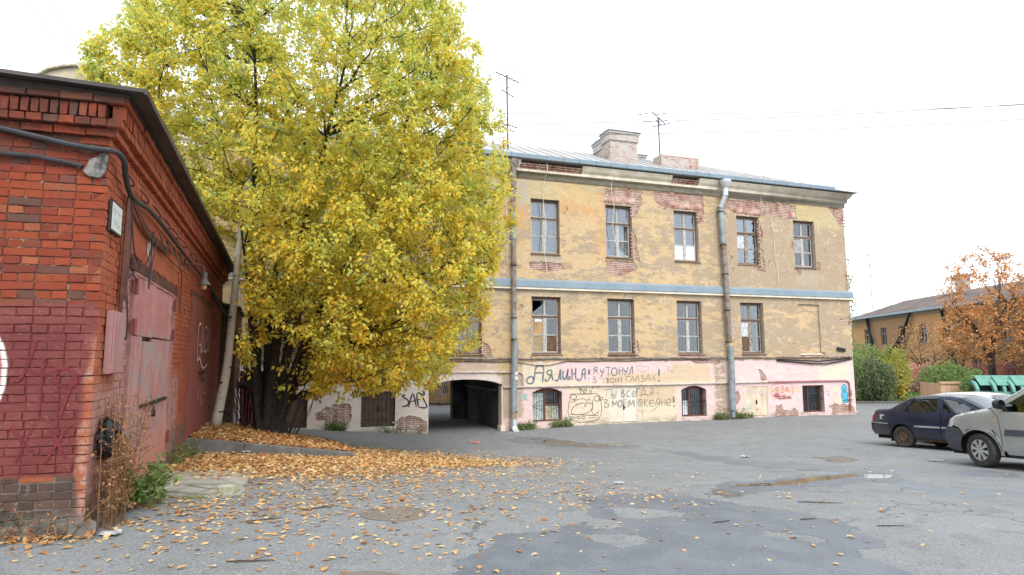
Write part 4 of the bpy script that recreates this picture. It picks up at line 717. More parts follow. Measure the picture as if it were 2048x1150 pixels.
GRAF_TV=[[(2.429,.139),(2.4,-.86),(3.667,-.886),(3.705,.043),(3.133,.115),(2.429,.139)],[(2.459,-.615),(2.525,-.407),(2.783,-.261),(3.083,-.231),(3.342,-.258),(3.405,-.356),(3.292,-.546),(2.989,-.67),(2.606,-.669),(2.459,-.615)],[(2.55,-.178),(2.743,-.088),(2.958,-.055),(3.15,-.125),(3.303,-.044)],[(3.126,-.232),(3.08,-.385),(3.018,-.287)],[(2.416,-.651),(2.775,-.682),(3.203,-.716),(3.67,-.751)],[(3.201,-.812),(3.633,-.834)],[(3.389,-.085),(3.404,-.395),(3.356,-.586),(3.506,-.707),(3.661,-.557)],[(2.773,.354),(2.9,.275),(2.846,.384),(2.986,.292)],[(3.03,.349),(3.102,.27),(3.181,.366)],[(3.375,.304),(3.42,.38),(3.484,.34)],[(2.659,-.047),(2.572,-.179)],[(2.616,-.799),(2.606,-.82),(2.577,-.834),(2.539,-.838),(2.501,-.831),(2.474,-.815),(2.464,-.794),(2.475,-.773),(2.503,-.759),(2.541,-.755),(2.579,-.762),(2.606,-.778),(2.616,-.799)],[(2.85,-.792),(2.839,-.816),(2.811,-.834),(2.773,-.839),(2.734,-.831),(2.707,-.812),(2.697,-.787),(2.708,-.762),(2.736,-.745),(2.774,-.74),(2.813,-.748),(2.84,-.767),(2.85,-.792)],[(3.059,-.799),(3.049,-.824),(3.022,-.841),(2.986,-.846),(2.95,-.838),(2.923,-.819),(2.914,-.794),(2.924,-.77),(2.951,-.752),(2.988,-.747),(3.024,-.755),(3.05,-.774),(3.059,-.799)],[(3.005,.195),(2.996,.157),(2.972,.129),(2.94,.119),(2.908,.13),(2.885,.159),(2.877,.198),(2.886,.236),(2.91,.264),(2.943,.274),(2.975,.263),(2.998,.234),(3.005,.195)],[(3.139,.212),(3.131,.179),(3.11,.155),(3.082,.147),(3.054,.156),(3.034,.181),(3.027,.214),(3.035,.247),(3.056,.27),(3.085,.279),(3.112,.269),(3.132,.245),(3.139,.212)],[(3.368,.187),(3.359,.152),(3.337,.127),(3.306,.119),(3.276,.129),(3.254,.155),(3.247,.19),(3.256,.225),(3.278,.25),(3.309,.258),(3.339,.248),(3.361,.222),(3.368,.187)],[(2.703,.017),(2.683,-.032),(2.633,-.068),(2.565,-.079),(2.497,-.064),(2.448,-.027),(2.431,.024),(2.45,.073),(2.5,.108),(2.568,.12),(2.636,.105),(2.685,.067),(2.703,.017)],[(3.737,-.074),(3.718,-.128),(3.67,-.167),(3.604,-.179),(3.539,-.163),(3.492,-.122),(3.476,-.068),(3.494,-.014),(3.543,.025),(3.609,.038),(3.674,.022),(3.721,-.019),(3.737,-.074)],[(3.86,-.077),(3.847,-.106),(3.815,-.127),(3.771,-.133),(3.727,-.124),(3.696,-.102),(3.685,-.073),(3.697,-.044),(3.73,-.023),(3.774,-.017),(3.817,-.025),(3.849,-.048),(3.86,-.077)]]
GRAF_TAG=[[(-4.111,.236),(-4.239,.217),(-3.994,.031),(-4.067,-.139),(-4.233,-.149)],[(-3.991,-.194),(-3.846,.305),(-3.709,-.187)],[(-3.955,-.015),(-3.69,.076)],[(-3.632,-.189),(-3.693,.302),(-3.492,.244)],[(-3.674,.053),(-3.536,.094)],[(-3.609,-.205),(-3.317,-.198),(-3.538,.245)],[(-3.479,.41),(-3.46,.183)],[(-3.424,.371),(-3.415,.22)]]
GRAF_PINK=[[(12.356,.34),(13.361,.329),(13.323,-.231),(12.334,-.207),(12.356,.34)],[(12.343,-.076),(13.331,.021)],[(12.428,-.099),(12.422,-.182)],[(12.425,-.14),(12.464,-.141)],[(12.574,-.185),(12.586,-.127),(12.631,-.11),(12.639,-.18),(12.556,-.185),(12.555,-.206)],[(12.642,-.208),(12.643,-.183)],[(12.709,-.112),(12.791,-.19)],[(12.796,-.107),(12.695,-.188)],[(12.753,-.106),(12.747,-.196)],[(12.839,-.115),(12.834,-.191),(12.918,-.11),(12.913,-.193)],[(12.956,-.194),(12.97,-.118),(13.01,-.171),(13.058,-.12),(13.062,-.19)],[(13.105,-.198),(13.131,-.198)],[(13.166,-.199),(13.193,-.2)],[(12.417,.068),(12.577,.203),(12.643,.22),(12.572,.117),(12.654,.045)],[(12.493,.24),(12.526,.083),(12.609,.029),(12.594,.134)],[(12.577,.203),(12.77,.165)],[(12.821,.269),(12.929,.249),(12.86,.198),(12.97,.213)],[(12.869,.198),(12.805,.025),(12.866,-.046),(12.945,.022),(12.882,.198)],[(12.943,.127),(13.114,.071)],[(13.079,.194),(13.091,.054),(13.202,.069),(13.189,.192),(13.101,.2),(13.113,.053)],[(12.533,-.143),(12.527,-.16),(12.514,-.172),(12.496,-.176),(12.479,-.171),(12.467,-.158),(12.464,-.141),(12.47,-.124),(12.483,-.112),(12.501,-.107),(12.518,-.112),(12.529,-.125),(12.533,-.143)]]

def strokes(name, data, w, mat, y, parent=bld, fn=None, label=None):
    m = MB(); fn = fn or (lambda a, b, d: (a, d, b)); dy = 0
    for s_ in data:
        P = [np.array(p) for p in s_]
        if len(P) > 2:                                   # smooth the polyline
            Q = []
            for i in range(len(P) - 1):
                p0, p1, p2, p3 = P[max(i - 1, 0)], P[i], P[i + 1], P[min(i + 2, len(P) - 1)]
                for tt in (0, .33, .66): Q.append(.5 * (2 * p1 + (p2 - p0) * tt + (2 * p0 - 5 * p1 + 4 * p2 - p3) * tt ** 2 + (3 * p1 - p0 - 3 * p2 + p3) * tt ** 3))
            P = Q + [P[-1]]
        L, R2 = [], []; dy += 1
        for i, p in enumerate(P):
            d = P[min(i + 1, len(P) - 1)] - P[max(i - 1, 0)]; l = np.hypot(*d) or 1; nrm = np.array([-d[1], d[0]]) / l
            ww = w * (.75 + .35 * rr.random()) * (.7 if i in (0, len(P) - 1) else 1); yy = y - .00004 * (dy % 40)
            L.append(fn(*(p + nrm * ww / 2), yy)); R2.append(fn(*(p - nrm * ww / 2), yy))
        m.grid([L, R2])
    o = m.build(name, mat, parent)
    if label: o['label'] = label
    return o
def mat_spray(name, col, fade=.35):
    t = MT(name); p = t.obj(); n = t.nt; tr = n.nodes.new("ShaderNodeBsdfTransparent"); ms = n.nodes.new("ShaderNodeMixShader")
    a = t.m('SUBTRACT', 1., t.mul(t.ss(t.noise(p, 7, 5, .7), .42, .72), fade)); t.put(ms.inputs[0], a); t.put(ms.inputs[1], tr.outputs[0]); t.put(ms.inputs[2], t.bsdf(col, .8)); return t.done(ms.outputs[0])
M_gr1 = mat_spray("blue_grey_spray", (.13, .17, .20), .75); M_gr2 = mat_spray("charcoal_spray", (.11, .115, .12), .7); M_blk = mat_spray("black_marker_spray", (.03, .03, .032), .35); M_pnk = mat_spray("pink_stencil_paint", (.62, .07, .16), .3)
strokes("sprayed_lettering", GRAF_BIG, .068, M_gr1, -.003, label="large curly blue grey sprayed name"); strokes("sprayed_lettering", GRAF_MID, .05, M_gr1, -.0032, label="blue grey sprayed capitals after the name"); strokes("graffiti", GRAF_BOLD, .13, M_gr1, -.0034, label="fat sprayed exclamation marks")
strokes("sprayed_lettering", GRAF_THIN, .028, M_gr2, -.003, label="thin charcoal sprayed sentence"); strokes("graffiti", GRAF_CLOUD, .016, mat_spray("mauve_spray", (.42, .30, .36), .6), -.003, label="faint mauve cloud outline")
strokes("graffiti", GRAF_TV, .024, M_blk, -.003, label="black line drawing of a television"); strokes("graffiti", GRAF_TAG, .06, M_blk, -.003, label="angular black tag left of the arch"); strokes("graffiti", GRAF_PINK, .022, M_pnk, -.003, label="pink framed stencil with three stick figures")
m = MB()
for cx, cz, rx, rz_ in ((16.46, .08, .17, .19), (16.46, -.25, .2, .25), (16.40, -.53, .1, .08), (16.57, -.5, .1, .08)): m.prism([(cx + rx * math.cos(a), cz + rz_ * math.sin(a)) for a in [i * .4 for i in range(16)]], lambda a, b, d: (a, d, b), -.0025 - .0004 * len(m.f) / 20, -.002)
g_ = m.build("graffiti", mat_spray("sky_blue_spray", (.10, .45, .62), .15), bld); g_['label'] = "small sky blue cartoon figure sprayed near the corner"
el = lambda cx, cz, rx, rz_: [(cx + rx * math.cos(a), cz + rz_ * math.sin(a)) for a in [i * .42 for i in range(16)]]
strokes("graffiti", [el(16.46, .08, .17, .19), el(16.46, -.25, .2, .25), el(16.40, -.53, .1, .08), el(16.57, -.5, .1, .08), [(16.42, .1), (16.42, .03)], [(16.5, .1), (16.5, .03)], [(16.4, -.04), (16.5, -.05)], [(16.33, -.15), (16.4, -.3), (16.5, -.32)]], .022, mat_spray("dark_blue_spray", (.03, .12, .22), .1), -.0055, label="dark blue outline of the small figure")
# chimneys on the roof
def chimney(x, y, w, d, z0, z1, cap=True, parent=roof, rag=False):
    m = MB(); zt = z1 - .45 if not rag else z1 - .02; m.box(x, x + w, y, y + d, z0, zt)
    if not rag: m.box(x - .06, x + w + .06, y - .06, y + d + .06, zt, z1 - .12); m.box(x - .1, x + w + .1, y - .1, y + d + .1, z1 - .12, z1)
    c = m.build("chimney", M_chim, parent)
    if cap: k = MB(); k.prism([(-.14, 0), (d + .14, 0), (d + .14, .03), (d / 2, .1), (-.14, .03)], lambda a, b, q: (q, y + a, z1 + b), x - .14, x + w + .14); k.build("chimney_cap", M_zinc, c)
    vs, fs, tn = [], [], []
    for r_ in range(int((zt - z0) / .077)):
        for i in range(int(w / .13)):
            if rr.random() < (.92 if rag and (z0 + r_ * .077 > zt - .17 or i * .13 > w * .68) else .16 if not rag else .06):
                cx = x + .07 + i * .13; cz = z0 + r_ * .077 + .04; v, f = brick_geo(cx, cz, .122, .066, .03, y - .008, .003); b = len(vs); vs += v; fs += [tuple(b + q for q in g) for g in f]; tn += [rr.random()] * 8
        for i in range(int(d / .13)):
            if rr.random() < (.45 if z0 + r_ * .077 < z0 + (zt - z0) * .75 else .1):
                cy_ = y + .07 + i * .13; cz = z0 + r_ * .077 + .04; v, f = brick_geo(cy_, cz, .122, .066, .03, 0, .003); b = len(vs); vs += [(x - .008 + q[1], q[0], q[2]) for q in v]; fs += [tuple(b + q for q in g) for g in f]; tn += [rr.random()] * 8
    if vs: tag(fastmesh("bared_bricks", np.array(vs), np.array(fs), M_brick_ex, c, np.array(tn)), kind='stuff')
M_chim = simple("grey_chimney_render", (.50, .46, .42), .95, var=.2, scale=2.4, bump=.4, color2=(.42, .36, .32))

chimney(5.8, 2.5, 1.47, .8, 10.6, 12.3); chimney(5.85, 3.36, .8, .95, 11.0, 12.15); chimney(8.5, 2.4, 2.2, .75, 10.6, 11.42, False, rag=True); chimney(8.35, 4.5, .5, .5, 11.3, 12.0)
# ================================================================== RED BRICK GARAGE (local: x along the side wall away from the camera, -y outward, z up)
gar = thing("brick_garage", "red brick garage with rusty pink steel double doors and dark tin roof", "garage", (K[0], K[1], 0), rad(110.6))
GL = 12.4; FS = Vector((math.sin(rad(5.1)), math.cos(rad(5.1)), 0)); FO = Vector((-math.cos(rad(5.1)), math.sin(rad(5.1)), 0))     # front wall: leftwards, outward
def mat_gbrick():
    t = MT("painted_red_brick"); p = t.pos(); x, y, z = t.xyz(p); rel = t.vm('SUBTRACT', p, (K[0], K[1], 0))
    s = t.vm('DOT_PRODUCT', rel, (ST[0], ST[1], 0)); f = t.vm('DOT_PRODUCT', rel, (FD[0], FD[1], 0)); o = t.vm('DOT_PRODUCT', rel, (SN[0], SN[1], 0))
    front = t.ss(t.vm('DOT_PRODUCT', t.pos() and t.geo.outputs['True Normal'], (FFN[0], FFN[1], 0)), .55, .75); front = t.mx(front, t.ss(o, -.012, -.03))
    w = t.m('SUBTRACT', t.noise(p, 2.3, 6, .65), .5); w2 = t.m('SUBTRACT', t.noise(p, 9, 5, .7), .5)
    zz = t.m('ADD', z, t.m('ADD', t.mul(w, .10), t.mul(w2, .03))); r = t.m('FRACT', t.m('ADD', t.attr("tint"), t.rnd()))
    raw = t.ramp(r, [(0, (.235, .042, .020)), (.22, (.30, .058, .024)), (.45, (.345, .070, .028)), (.60, (.24, .046, .024)), (.76, (.18, .044, .030)), (.88, (.38, .115, .05)), (.93, (.13, .062, .048)), (1, (.20, .07, .045))])
    raw = t.mix(t.mul(t.ss(t.noise(p, 13, 6, .75), .5, .75), .4), raw, (.16, .06, .04)); raw = t.mix(t.mul(t.ss(t.noise(p, 5, 5, .7), .58, .7), .35), raw, (.40, .15, .08))
    soot = t.mul(t.ss(zz, 3.2, 4.0), t.ss(t.noise(p, 2.6, 5, .6), .36, .6)); soot = t.mx(soot, t.ss(zz, 3.98, 4.1)); rawf = t.mix(t.mul(soot, .78), raw, (.06, .035, .028))
    paint = t.mix(t.ss(w, -.12, .15), (.165, .032, .028), (.225, .054, .047)); paint = t.mix(t.mul(t.ss(zz, 1.75, 2.05), .55), paint, (.255, .072, .058))
    paint = t.mix(t.mul(t.ss(t.noise(p, 24, 4, .7), .60, .70), .6), paint, (.40, .20, .17)); paint = t.mix(t.mul(t.ss(t.noise(p, 17, 5, .75), .35, .27), .7), paint, (.07, .03, .028))
    grime = t.mix(t.ss(r, .3, .8), (.075, .045, .036), (.125, .068, .05)); grime = t.mix(t.ss(r, .88, .9), grime, (.33, .085, .03)); grime = t.mix(t.mul(t.ss(w2, .08, .2), .5), grime, (.28, .26, .24))
    low = t.ss(zz, .60, .555); fc = t.mix(t.ss(zz, 2.11, 2.085), rawf, paint); fc = t.mix(low, fc, grime)
    corner = t.mul(t.ss(t.m('ADD', f, t.mul(w, .2)), .10, .03), t.ss(zz, 1.9, 1.6)); fc = t.mix(t.mul(corner, .85), fc, t.mix(t.ss(w2, -.05, .1), (.43, .115, .04), (.50, .28, .21)))
    fc = t.mix(t.mul(t.ss(zz, .32, .2), .7), fc, (.20, .19, .17))
    # white ring of a sprayed letter cut by the left edge
    cc = K + FD * 1.44; d = t.vm('DISTANCE', t.vm('MULTIPLY', p, (1, 1, 1.0)), (cc[0], cc[1], 1.465)); d = t.m('ADD', d, t.mul(w2, .03))
    fc = t.mix(t.ss(d, .785, .765), fc, (.80, .78, .76)); fc = t.mix(t.ss(d, .748, .72), fc, (.46, .10, .08))
    # side wall: thick orange-red limewash above, dusty pink below
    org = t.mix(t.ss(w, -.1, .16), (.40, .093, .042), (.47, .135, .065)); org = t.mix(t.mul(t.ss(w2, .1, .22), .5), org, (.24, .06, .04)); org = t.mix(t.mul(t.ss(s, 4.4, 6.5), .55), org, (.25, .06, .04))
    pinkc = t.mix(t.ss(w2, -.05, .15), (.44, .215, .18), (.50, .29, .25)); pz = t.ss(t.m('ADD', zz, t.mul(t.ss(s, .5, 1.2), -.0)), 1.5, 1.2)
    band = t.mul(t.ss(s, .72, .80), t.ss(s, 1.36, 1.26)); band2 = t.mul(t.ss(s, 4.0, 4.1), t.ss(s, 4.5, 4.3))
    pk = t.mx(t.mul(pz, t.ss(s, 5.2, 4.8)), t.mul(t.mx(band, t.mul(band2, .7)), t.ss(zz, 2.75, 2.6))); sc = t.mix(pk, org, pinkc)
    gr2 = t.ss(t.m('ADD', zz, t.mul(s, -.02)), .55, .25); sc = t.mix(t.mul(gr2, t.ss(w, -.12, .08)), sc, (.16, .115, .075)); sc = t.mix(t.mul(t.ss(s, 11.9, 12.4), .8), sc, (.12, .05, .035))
    sc = t.mix(t.mul(t.ss(t.noise(p, 6, 6, .75), .62, .72), .5), sc, raw)
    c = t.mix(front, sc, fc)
    h = t.m('ADD', t.noise(p, 26, 5, .65), t.mul(t.noise(p, 110, 3), .35))
    c = t.vm('SCALE', c, scale=.84)
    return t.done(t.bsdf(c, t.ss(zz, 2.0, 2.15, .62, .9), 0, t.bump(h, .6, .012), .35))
M_gb = mat_gbrick()
def mat_gmortar():
    t = MT("garage_mortar"); p = t.pos(); x, y, z = t.xyz(p); w = t.m('SUBTRACT', t.noise(p, 5, 6, .65), .5); zz = t.m('ADD', z, t.mul(w, .1))
    rel = t.vm('SUBTRACT', p, (K[0], K[1], 0)); s = t.vm('DOT_PRODUCT', rel, (ST[0], ST[1], 0)); o = t.vm('DOT_PRODUCT', rel, (SN[0], SN[1], 0))
    c = t.mix(t.ss(t.noise(p, 16, 4, .7), .5, .68), (.10, .05, .035), (.33, .26, .20)); c = t.mix(t.ss(zz, 2.12, 2.08), c, (.12, .032, .03)); c = t.mix(t.ss(zz, .6, .55), c, (.16, .145, .125))  # upper mortar darkened: joint shadow lines are put into its colour
    sd = t.mix(t.ss(zz, 1.5, 1.2), (.30, .07, .035), (.37, .18, .15)); c = t.mix(t.ss(o, -.03, -.012), c, sd)
    return t.done(t.bsdf(c, .95, 0, t.bump(t.noise(p, 40, 5), .6, .01), .2))
M_gm = mat_gmortar()
def fpt(a, out_, z): return Vector((0, 0, z)) + FS * a + FO * out_
# wall cores (mortar) set back 9 mm behind the brick faces
m = MB(); FWID = 3.4
m.prism([(0.009, 0), (FWID, 0)] + [], lambda a, b, d: (0, 0, 0), 0, 1) if False else None
def core(mb, P0, D_, O_, L, z0, z1, th, inset):
    a, b = P0 - O_ * inset, P0 + D_ * L - O_ * inset; c, d = b - O_ * th, a - O_ * th
    vs = [(q.x, q.y, z) for z in (z0, z1) for q in (a, b, c, d)]
    mb.add(vs, [(0, 1, 2, 3), (4, 5, 6, 7), (0, 1, 5, 4), (1, 2, 6, 5), (2, 3, 7, 6), (3, 0, 4, 7)])
SD, SO = Vector((1, 0, 0)), Vector((0, -1, 0)); Z0 = Vector((0, 0, 0))
core(m, Z0 + FS * .07, FS, FO, FWID - .07, -.25, 4.12, .3, .009)
doors = [(1.22, 4.02, .10, 2.56), (6.05, 9.75, -.2, 2.76)]
m2 = MB()
xs = [.07] + [q for d in doors for q in d[:2]] + [GL]
for a, b in zip(xs[::2], xs[1::2]): core(m2, Vector((a, 0, 0)), SD, SO, b - a, -.8, 4.12, .3, .009)
for d in doors: core(m2, Vector((d[0], 0, 0)), SD, SO, d[1] - d[0], d[3] + .12, 4.12, .3, .009)
m2.box(GL - .3, GL, .31, 3.4, -.8, 4.1)
m.build("front_mortar", M_gm, gar); m2.build("side_mortar", M_gm, gar)
# bricks: (centre, along, outward, length, height, proud)
rb = random.Random(11); BR = []
def course_bricks(P0, D_, O_, L, z, hd, ok=lambda a, b, z: True, proud=0., h=.0695):
    st = .13 if hd else .262; a = rb.uniform(-.02, 0) if not hd else rb.uniform(-.02, .0); first = True
    while a < L - .02:
        l = min(st * rb.uniform(.96, 1.04), L - a); x0 = max(a, 0)
        if a + l - x0 > .05 and ok(x0, a + l, z): BR.append((P0 + D_ * ((x0 + a + l) / 2) + Vector((0, 0, z)), D_, O_, a + l - x0 - .007 - rb.uniform(0, .004), h, proud))
        a += l
def side_ok(a, b, z):
    for d in doors:
        if b > d[0] + .01 and a < d[1] - .01 and z < d[3] + (.16 if d is doors[0] else .06): return False
        if d is doors[0] and a > .9 and b < 4.4 and 2.6 < z < 3.4: return False       # rendered panel over the first door
    return True
def clipd(a, b): return a, b
z = -.12; r_ = 0
while z < 3.66:
    course_bricks(Z0, FS, FO, FWID, z, r_ % 2 == 0); xs_ = [0] + [q for d in doors for q in d[:2]] + [GL]
    low = [d for d in doors if z < d[3] + .10]
    edges = [0.0]
    for d in doors:
        if z < d[3] + .10: edges += [d[0], d[1]]
    edges.append(GL)
    for a, b in zip(edges[::2], edges[1::2]): course_bricks(Vector((a, 0, 0)), SD, SO, b - a, z, r_ % 2 == 1, lambda p_, q, zz, a=a: side_ok(p_ + a, q + a, zz))
    z += .0765; r_ += 1
zc = z
for k, (pr, hd, h) in enumerate(((.055, 0, .067), (.115, 1, .067), (.12, 2, .128), (.15, 0, .067))):
    zz = zc + (.0765 * k if k < 3 else .0765 * 2 + .14) + (.03 if k == 2 else 0)
    for P0, D_, O_, L in ((Z0 + FO * pr, FS, FO, FWID), (Z0 + SO * pr - SD * pr, SD, SO, GL + pr)):
        if hd == 2:
            a = 0.02
            while a < L: BR.append((P0 + D_ * (a + .033) + Vector((0, 0, zz)), D_, O_, .062, h, 0)); a += .0765
        else: course_bricks(P0 - D_ * (0 if D_ is SD else pr * .9), D_, O_, L, zz, hd)
variants = {}
def brick_mesh(l, h, d=.10):
    key = (round(l / .004), round(h / .004), rb.randrange(3))
    if key in variants: return variants[key]
    j = lambda s_=.0048: rb.uniform(-s_, s_); ch = .0045; lx, hz = l / 2, h / 2
    ring = [(-lx + j(), -hz + j()), (0, -hz + j(.003)), (lx + j(), -hz + j()), (lx + j(), hz + j()), (0, hz + j(.003)), (-lx + j(), hz + j())]
    inn = [(a * (1 - ch / lx) + j(.002), b * (1 - ch / hz)) for a, b in ring]
    vs = [(a, d, b) for a, b in ring] + [(a, ch * .8 + j(.002), b) for a, b in ring] + [(a, j(.0022), b) for a, b in inn]
    fs = [(12, 13, 14, 15, 16, 17)]
    for i in range(6): k = (i + 1) % 6; fs += [(i, k, 6 + k, 6 + i), (6 + i, 6 + k, 12 + k, 12 + i)]
    me = bpy.data.meshes.new("brick"); me.from_pydata(vs, [], fs); me.materials.append(M_gb); variants[key] = (me, vs, fs); return variants[key]
camv = Vector((0, 0, 1.6)); GM = Matrix.Translation((K[0], K[1], 0)) @ Matrix.Rotation(rad(110.6), 4, 'Z')
def seen(b):
    w = GM @ b[0]; px = 512 + 615 * w.x / max(w.y, .1); front = b[1] is FS
    return (0 if (-30 < px < 1100 and w.y > .5 and w.z > -.05) else 1, (w - camv).length * (1 if front else 1.45))
BR.sort(key=seen)
bulk_v, bulk_f, bulk_t = [], [], []
for i, (c, D_, O_, l, h, pr) in enumerate(BR):
    me, vs, fs = brick_mesh(l, h); off = rb.uniform(-.007, .005); tilt = rb.uniform(-.018, .018)
    M_ = Matrix(((D_.x, -O_.x, 0, c.x + O_.x * (.0 + off)), (D_.y, -O_.y, 0, c.y + O_.y * (.0 + off)), (0, 0, 1, c.z), (0, 0, 0, 1))) @ Matrix.Rotation(tilt, 4, 'Y')
    if i < 300:
        o = link("brick", me, gar); o.matrix_local = M_
    else:
        b = len(bulk_v); bulk_v += [tuple(M_ @ Vector(v)) for v in vs]; bulk_f += [tuple(b + q for q in f) for f in fs]; bulk_t += [rb.random()] * len(vs)
me = bpy.data.meshes.new("bricks"); me.from_pydata(bulk_v, [], bulk_f); me.materials.append(M_gb); at_ = me.attributes.new("tint", 'FLOAT', 'POINT'); at_.data.foreach_set("value", bulk_t)
tag(link("brick_field", me, gar), kind='stuff')
# rendered panel over door 1, lintels, plinth
m = MB(); pn = rough([(.92, 2.73), (4.38, 2.74), (4.38, 3.36), (2.6, 3.42), (.92, 3.36)], .12, .02, rb); m.prism(pn, lambda a, b, d: (a, d, b), -.004, .05); m.build("rendered_panel", M_gb, gar)
m = MB(); m.box(1.05, 4.25, -.035, .2, 2.575, 2.70); m.box(5.95, 9.85, -.02, .2, 2.77, 2.86); m.build("lintel", simple("rusty_lintel_steel", (.13, .05, .035), .8, .1, var=.3, scale=6, bump=.3), gar)
m = MB(); 
m.prism([(-.12, -.06), (FWID, -.06), (FWID, .1), (-.02, .1)], lambda a, b, d: tuple(fpt(a, -b, d)), -.3, .18); m.box(.0, 1.2, -.07, .05, -.3, .12)
m.build("plinth_stone", simple("grimy_plinth_concrete", (.20, .19, .17), .95, var=.35, scale=5, bump=.6), gar)
M_tin = simple("dark_tin_roof", (.055, .05, .048), .6, .3, var=.3, scale=3, bump=.2, color2=(.10, .08, .07))
m = MB(); rz0, sl2 = 4.05, .05
def rp(x, y, dz=0): return (x, y, rz0 + dz + max(0, y + .2) * sl2)
A_ = [fpt(FWID, .26, 0), Vector((-.27, -.30, 0)), Vector((GL + .25, -.30, 0)), Vector((GL + .25, 3.6, 0))]
vs = [rp(q.x, q.y) for q in A_] + [rp(q.x, q.y, .035) for q in A_]; m.add(vs, [(3, 2, 1, 0), (4, 5, 6, 7), (0, 1, 5, 4), (1, 2, 6, 5), (2, 3, 7, 6), (3, 0, 4, 7)])
rf = m.build("roof", M_tin, gar)
m = MB(); i = 0
x = -.27
while x < GL: 
    m.obox((x + .5, -.315, rz0 + .012 + rb.uniform(-.006, .01)), (.505, 0, rb.uniform(-.006, .006)), (0, .012, 0), (0, 0, .03 + rb.uniform(0, .012))); x += 1.0
a, b = fpt(1.15, .33, 0), fpt(FWID, .36, 0); m.obox(tuple((a + b) / 2 + Vector((0, 0, rz0 + .12))), tuple((b - a) / 2 + Vector((0, 0, .04))), tuple(FO * .35), (0, 0, .014)); m.build("roof_edge_sheet", M_tin, rf)
m = MB(); a_ = [fpt(FWID, .15, 0), Vector((-.17, -.17, 0)), Vector((GL + .1, -.17, 0)), Vector((GL + .1, 3.4, 0))]; vs = [(q.x, q.y, 4.02) for q in a_] + [rp(q.x, q.y, -.002) for q in a_]; m.add(vs, [(3, 2, 1, 0), (4, 5, 6, 7), (0, 1, 5, 4), (1, 2, 6, 5), (2, 3, 7, 6), (3, 0, 4, 7)]); m.build("wall_plate", simple("sooty_timber", (.05, .035, .028), .9), gar)
# steel doors
def mat_door():
    t = MT("flaking_pink_door_paint"); p = t.obj(); x, y, z = t.xyz(p); n = t.noise(p, 2.2, 6, .65); n2 = t.noise(t.vm('MULTIPLY', p, (1, 1, .35)), 6, 6, .75); n3 = t.noise(p, 26, 4, .7)
    pk = t.mix(t.ss(n, .4, .62), (.42, .165, .155), (.48, .22, .205)); pk = t.mix(t.mul(t.ss(z, .75, .35), .8), pk, (.47, .20, .14))
    gy = t.mul(t.ss(t.m('ADD', n2, t.mul(t.box(x, z, -5, 50, .55, 2.05, .25), .09)), .56, .66), t.box(x, z, -5, 50, .4, 2.1, .25)); c = t.mix(t.mul(gy, .85), pk, (.29, .275, .255))
    c = t.mix(t.mul(t.ss(n3, .64, .70), t.ss(n, .45, .6)), c, (.62, .57, .53)); c = t.mix(t.mul(t.ss(t.noise(p, 11, 5, .75), .66, .71), .8), c, (.15, .07, .05))
    return t.done(t.bsdf(c, .82, 0, t.bump(t.m('ADD', t.noise(p, 5, 3), t.mul(n3, .15)), .2, .02), .25))
M_dp = mat_door(); M_dr = simple("dark_red_door_paint", (.25, .075, .06), .8, .0, var=.25, scale=2.5, bump=.15, color2=(.22, .06, .045)); M_chalk = mat_spray("white_chalk_spray", (.68, .62, .60), .6); M_chalk2 = mat_spray("pale_scratch", (.58, .50, .48), .85)
g1d = None
x0, x1, z0, z1 = doors[0]; fr = MB(); fr.box(x0, x0 + .07, -.03, .1, z0, z1 + .01); fr.box(x1 - .07, x1, -.03, .1, z0, z1 + .01); fr = MB(); fr.grid([[(x0, y_, z0), (x0, y_, z1 + .01), (x1, y_, z1 + .01), (x1, y_, z0), (x1 - .07, y_, z0), (x1 - .07, y_, z1 - .02), (x0 + .07, y_, z1 - .02), (x0 + .07, y_, z0), (x0, y_, z0)] for y_ in (-.03, .1)]); fr.add([(x0, -.03, z0), (x0, -.03, z1 + .01), (x1, -.03, z1 + .01), (x1, -.03, z0), (x1 - .07, -.03, z0), (x1 - .07, -.03, z1 - .02), (x0 + .07, -.03, z1 - .02), (x0 + .07, -.03, z0)], [tuple(range(8))])
gd = fr.build("garage_door", simple("pink_door_frame", (.44, .21, .19), .7, var=.2, scale=5), gar); md = (x0 + x1) / 2 - .12; zs = 1.86; B = .0
def leaf(a, b, c, d, y, mat=M_dp, nm="door_leaf", par=None, seg=6):
    m = MB(); rows = [[(a + (b - a) * i / seg, y + .006 * math.sin(i * 2.1 + j * 1.7 + a), c + (d - c) * j / seg) for i in range(seg + 1)] for j in range(seg + 1)]
    m.grid(rows); rb_ = [[(p_[0], p_[1] + .03, p_[2]) for p_ in r2] for r2 in rows]; m.grid(rb_)
    per = [(0, i) for i in range(seg + 1)] + [(j, seg) for j in range(1, seg + 1)] + [(seg, i) for i in range(seg - 1, -1, -1)] + [(j, 0) for j in range(seg - 1, -1, -1)]
    m.grid([[rows[j][i] for j, i in per], [rb_[j][i] for j, i in per]]); return m.build(nm, mat, par or gd, smooth=30)
leaf(x0 + .08, md - .006, zs + .008, z1 - .02, -.02); leaf(md + .006, x1 - .08, zs + .02, z1 - .01, -.012)
leaf(x0 + .08, x0 + .62, z0 + .03, zs - .004, -.018); w_ = leaf(x0 + .635, md - .008, z0 - .0, zs - .05, -.035); leaf(md + .008, x1 - .08, z0 + .05, zs - .004, -.015)
m = MB(); m.box(x0 + .65, x1 - .4, -.055, -.036, 1.02, 1.06); m.tube([(md - .35, -.075, 1.03), (md + .25, -.075, 1.03)], .014, 6); m.build("door_bolt", M_iron, gd)
m = MB(); m.box(md - .03, md + .035, -.10, -.06, .87, .95); m.tube([(md - .02, -.08, .95), (md - .015, -.08, 1.0), (md + .02, -.08, 1.0), (md + .025, -.08, .95)], .007, 5); m.build("padlock", M_iron, gd)
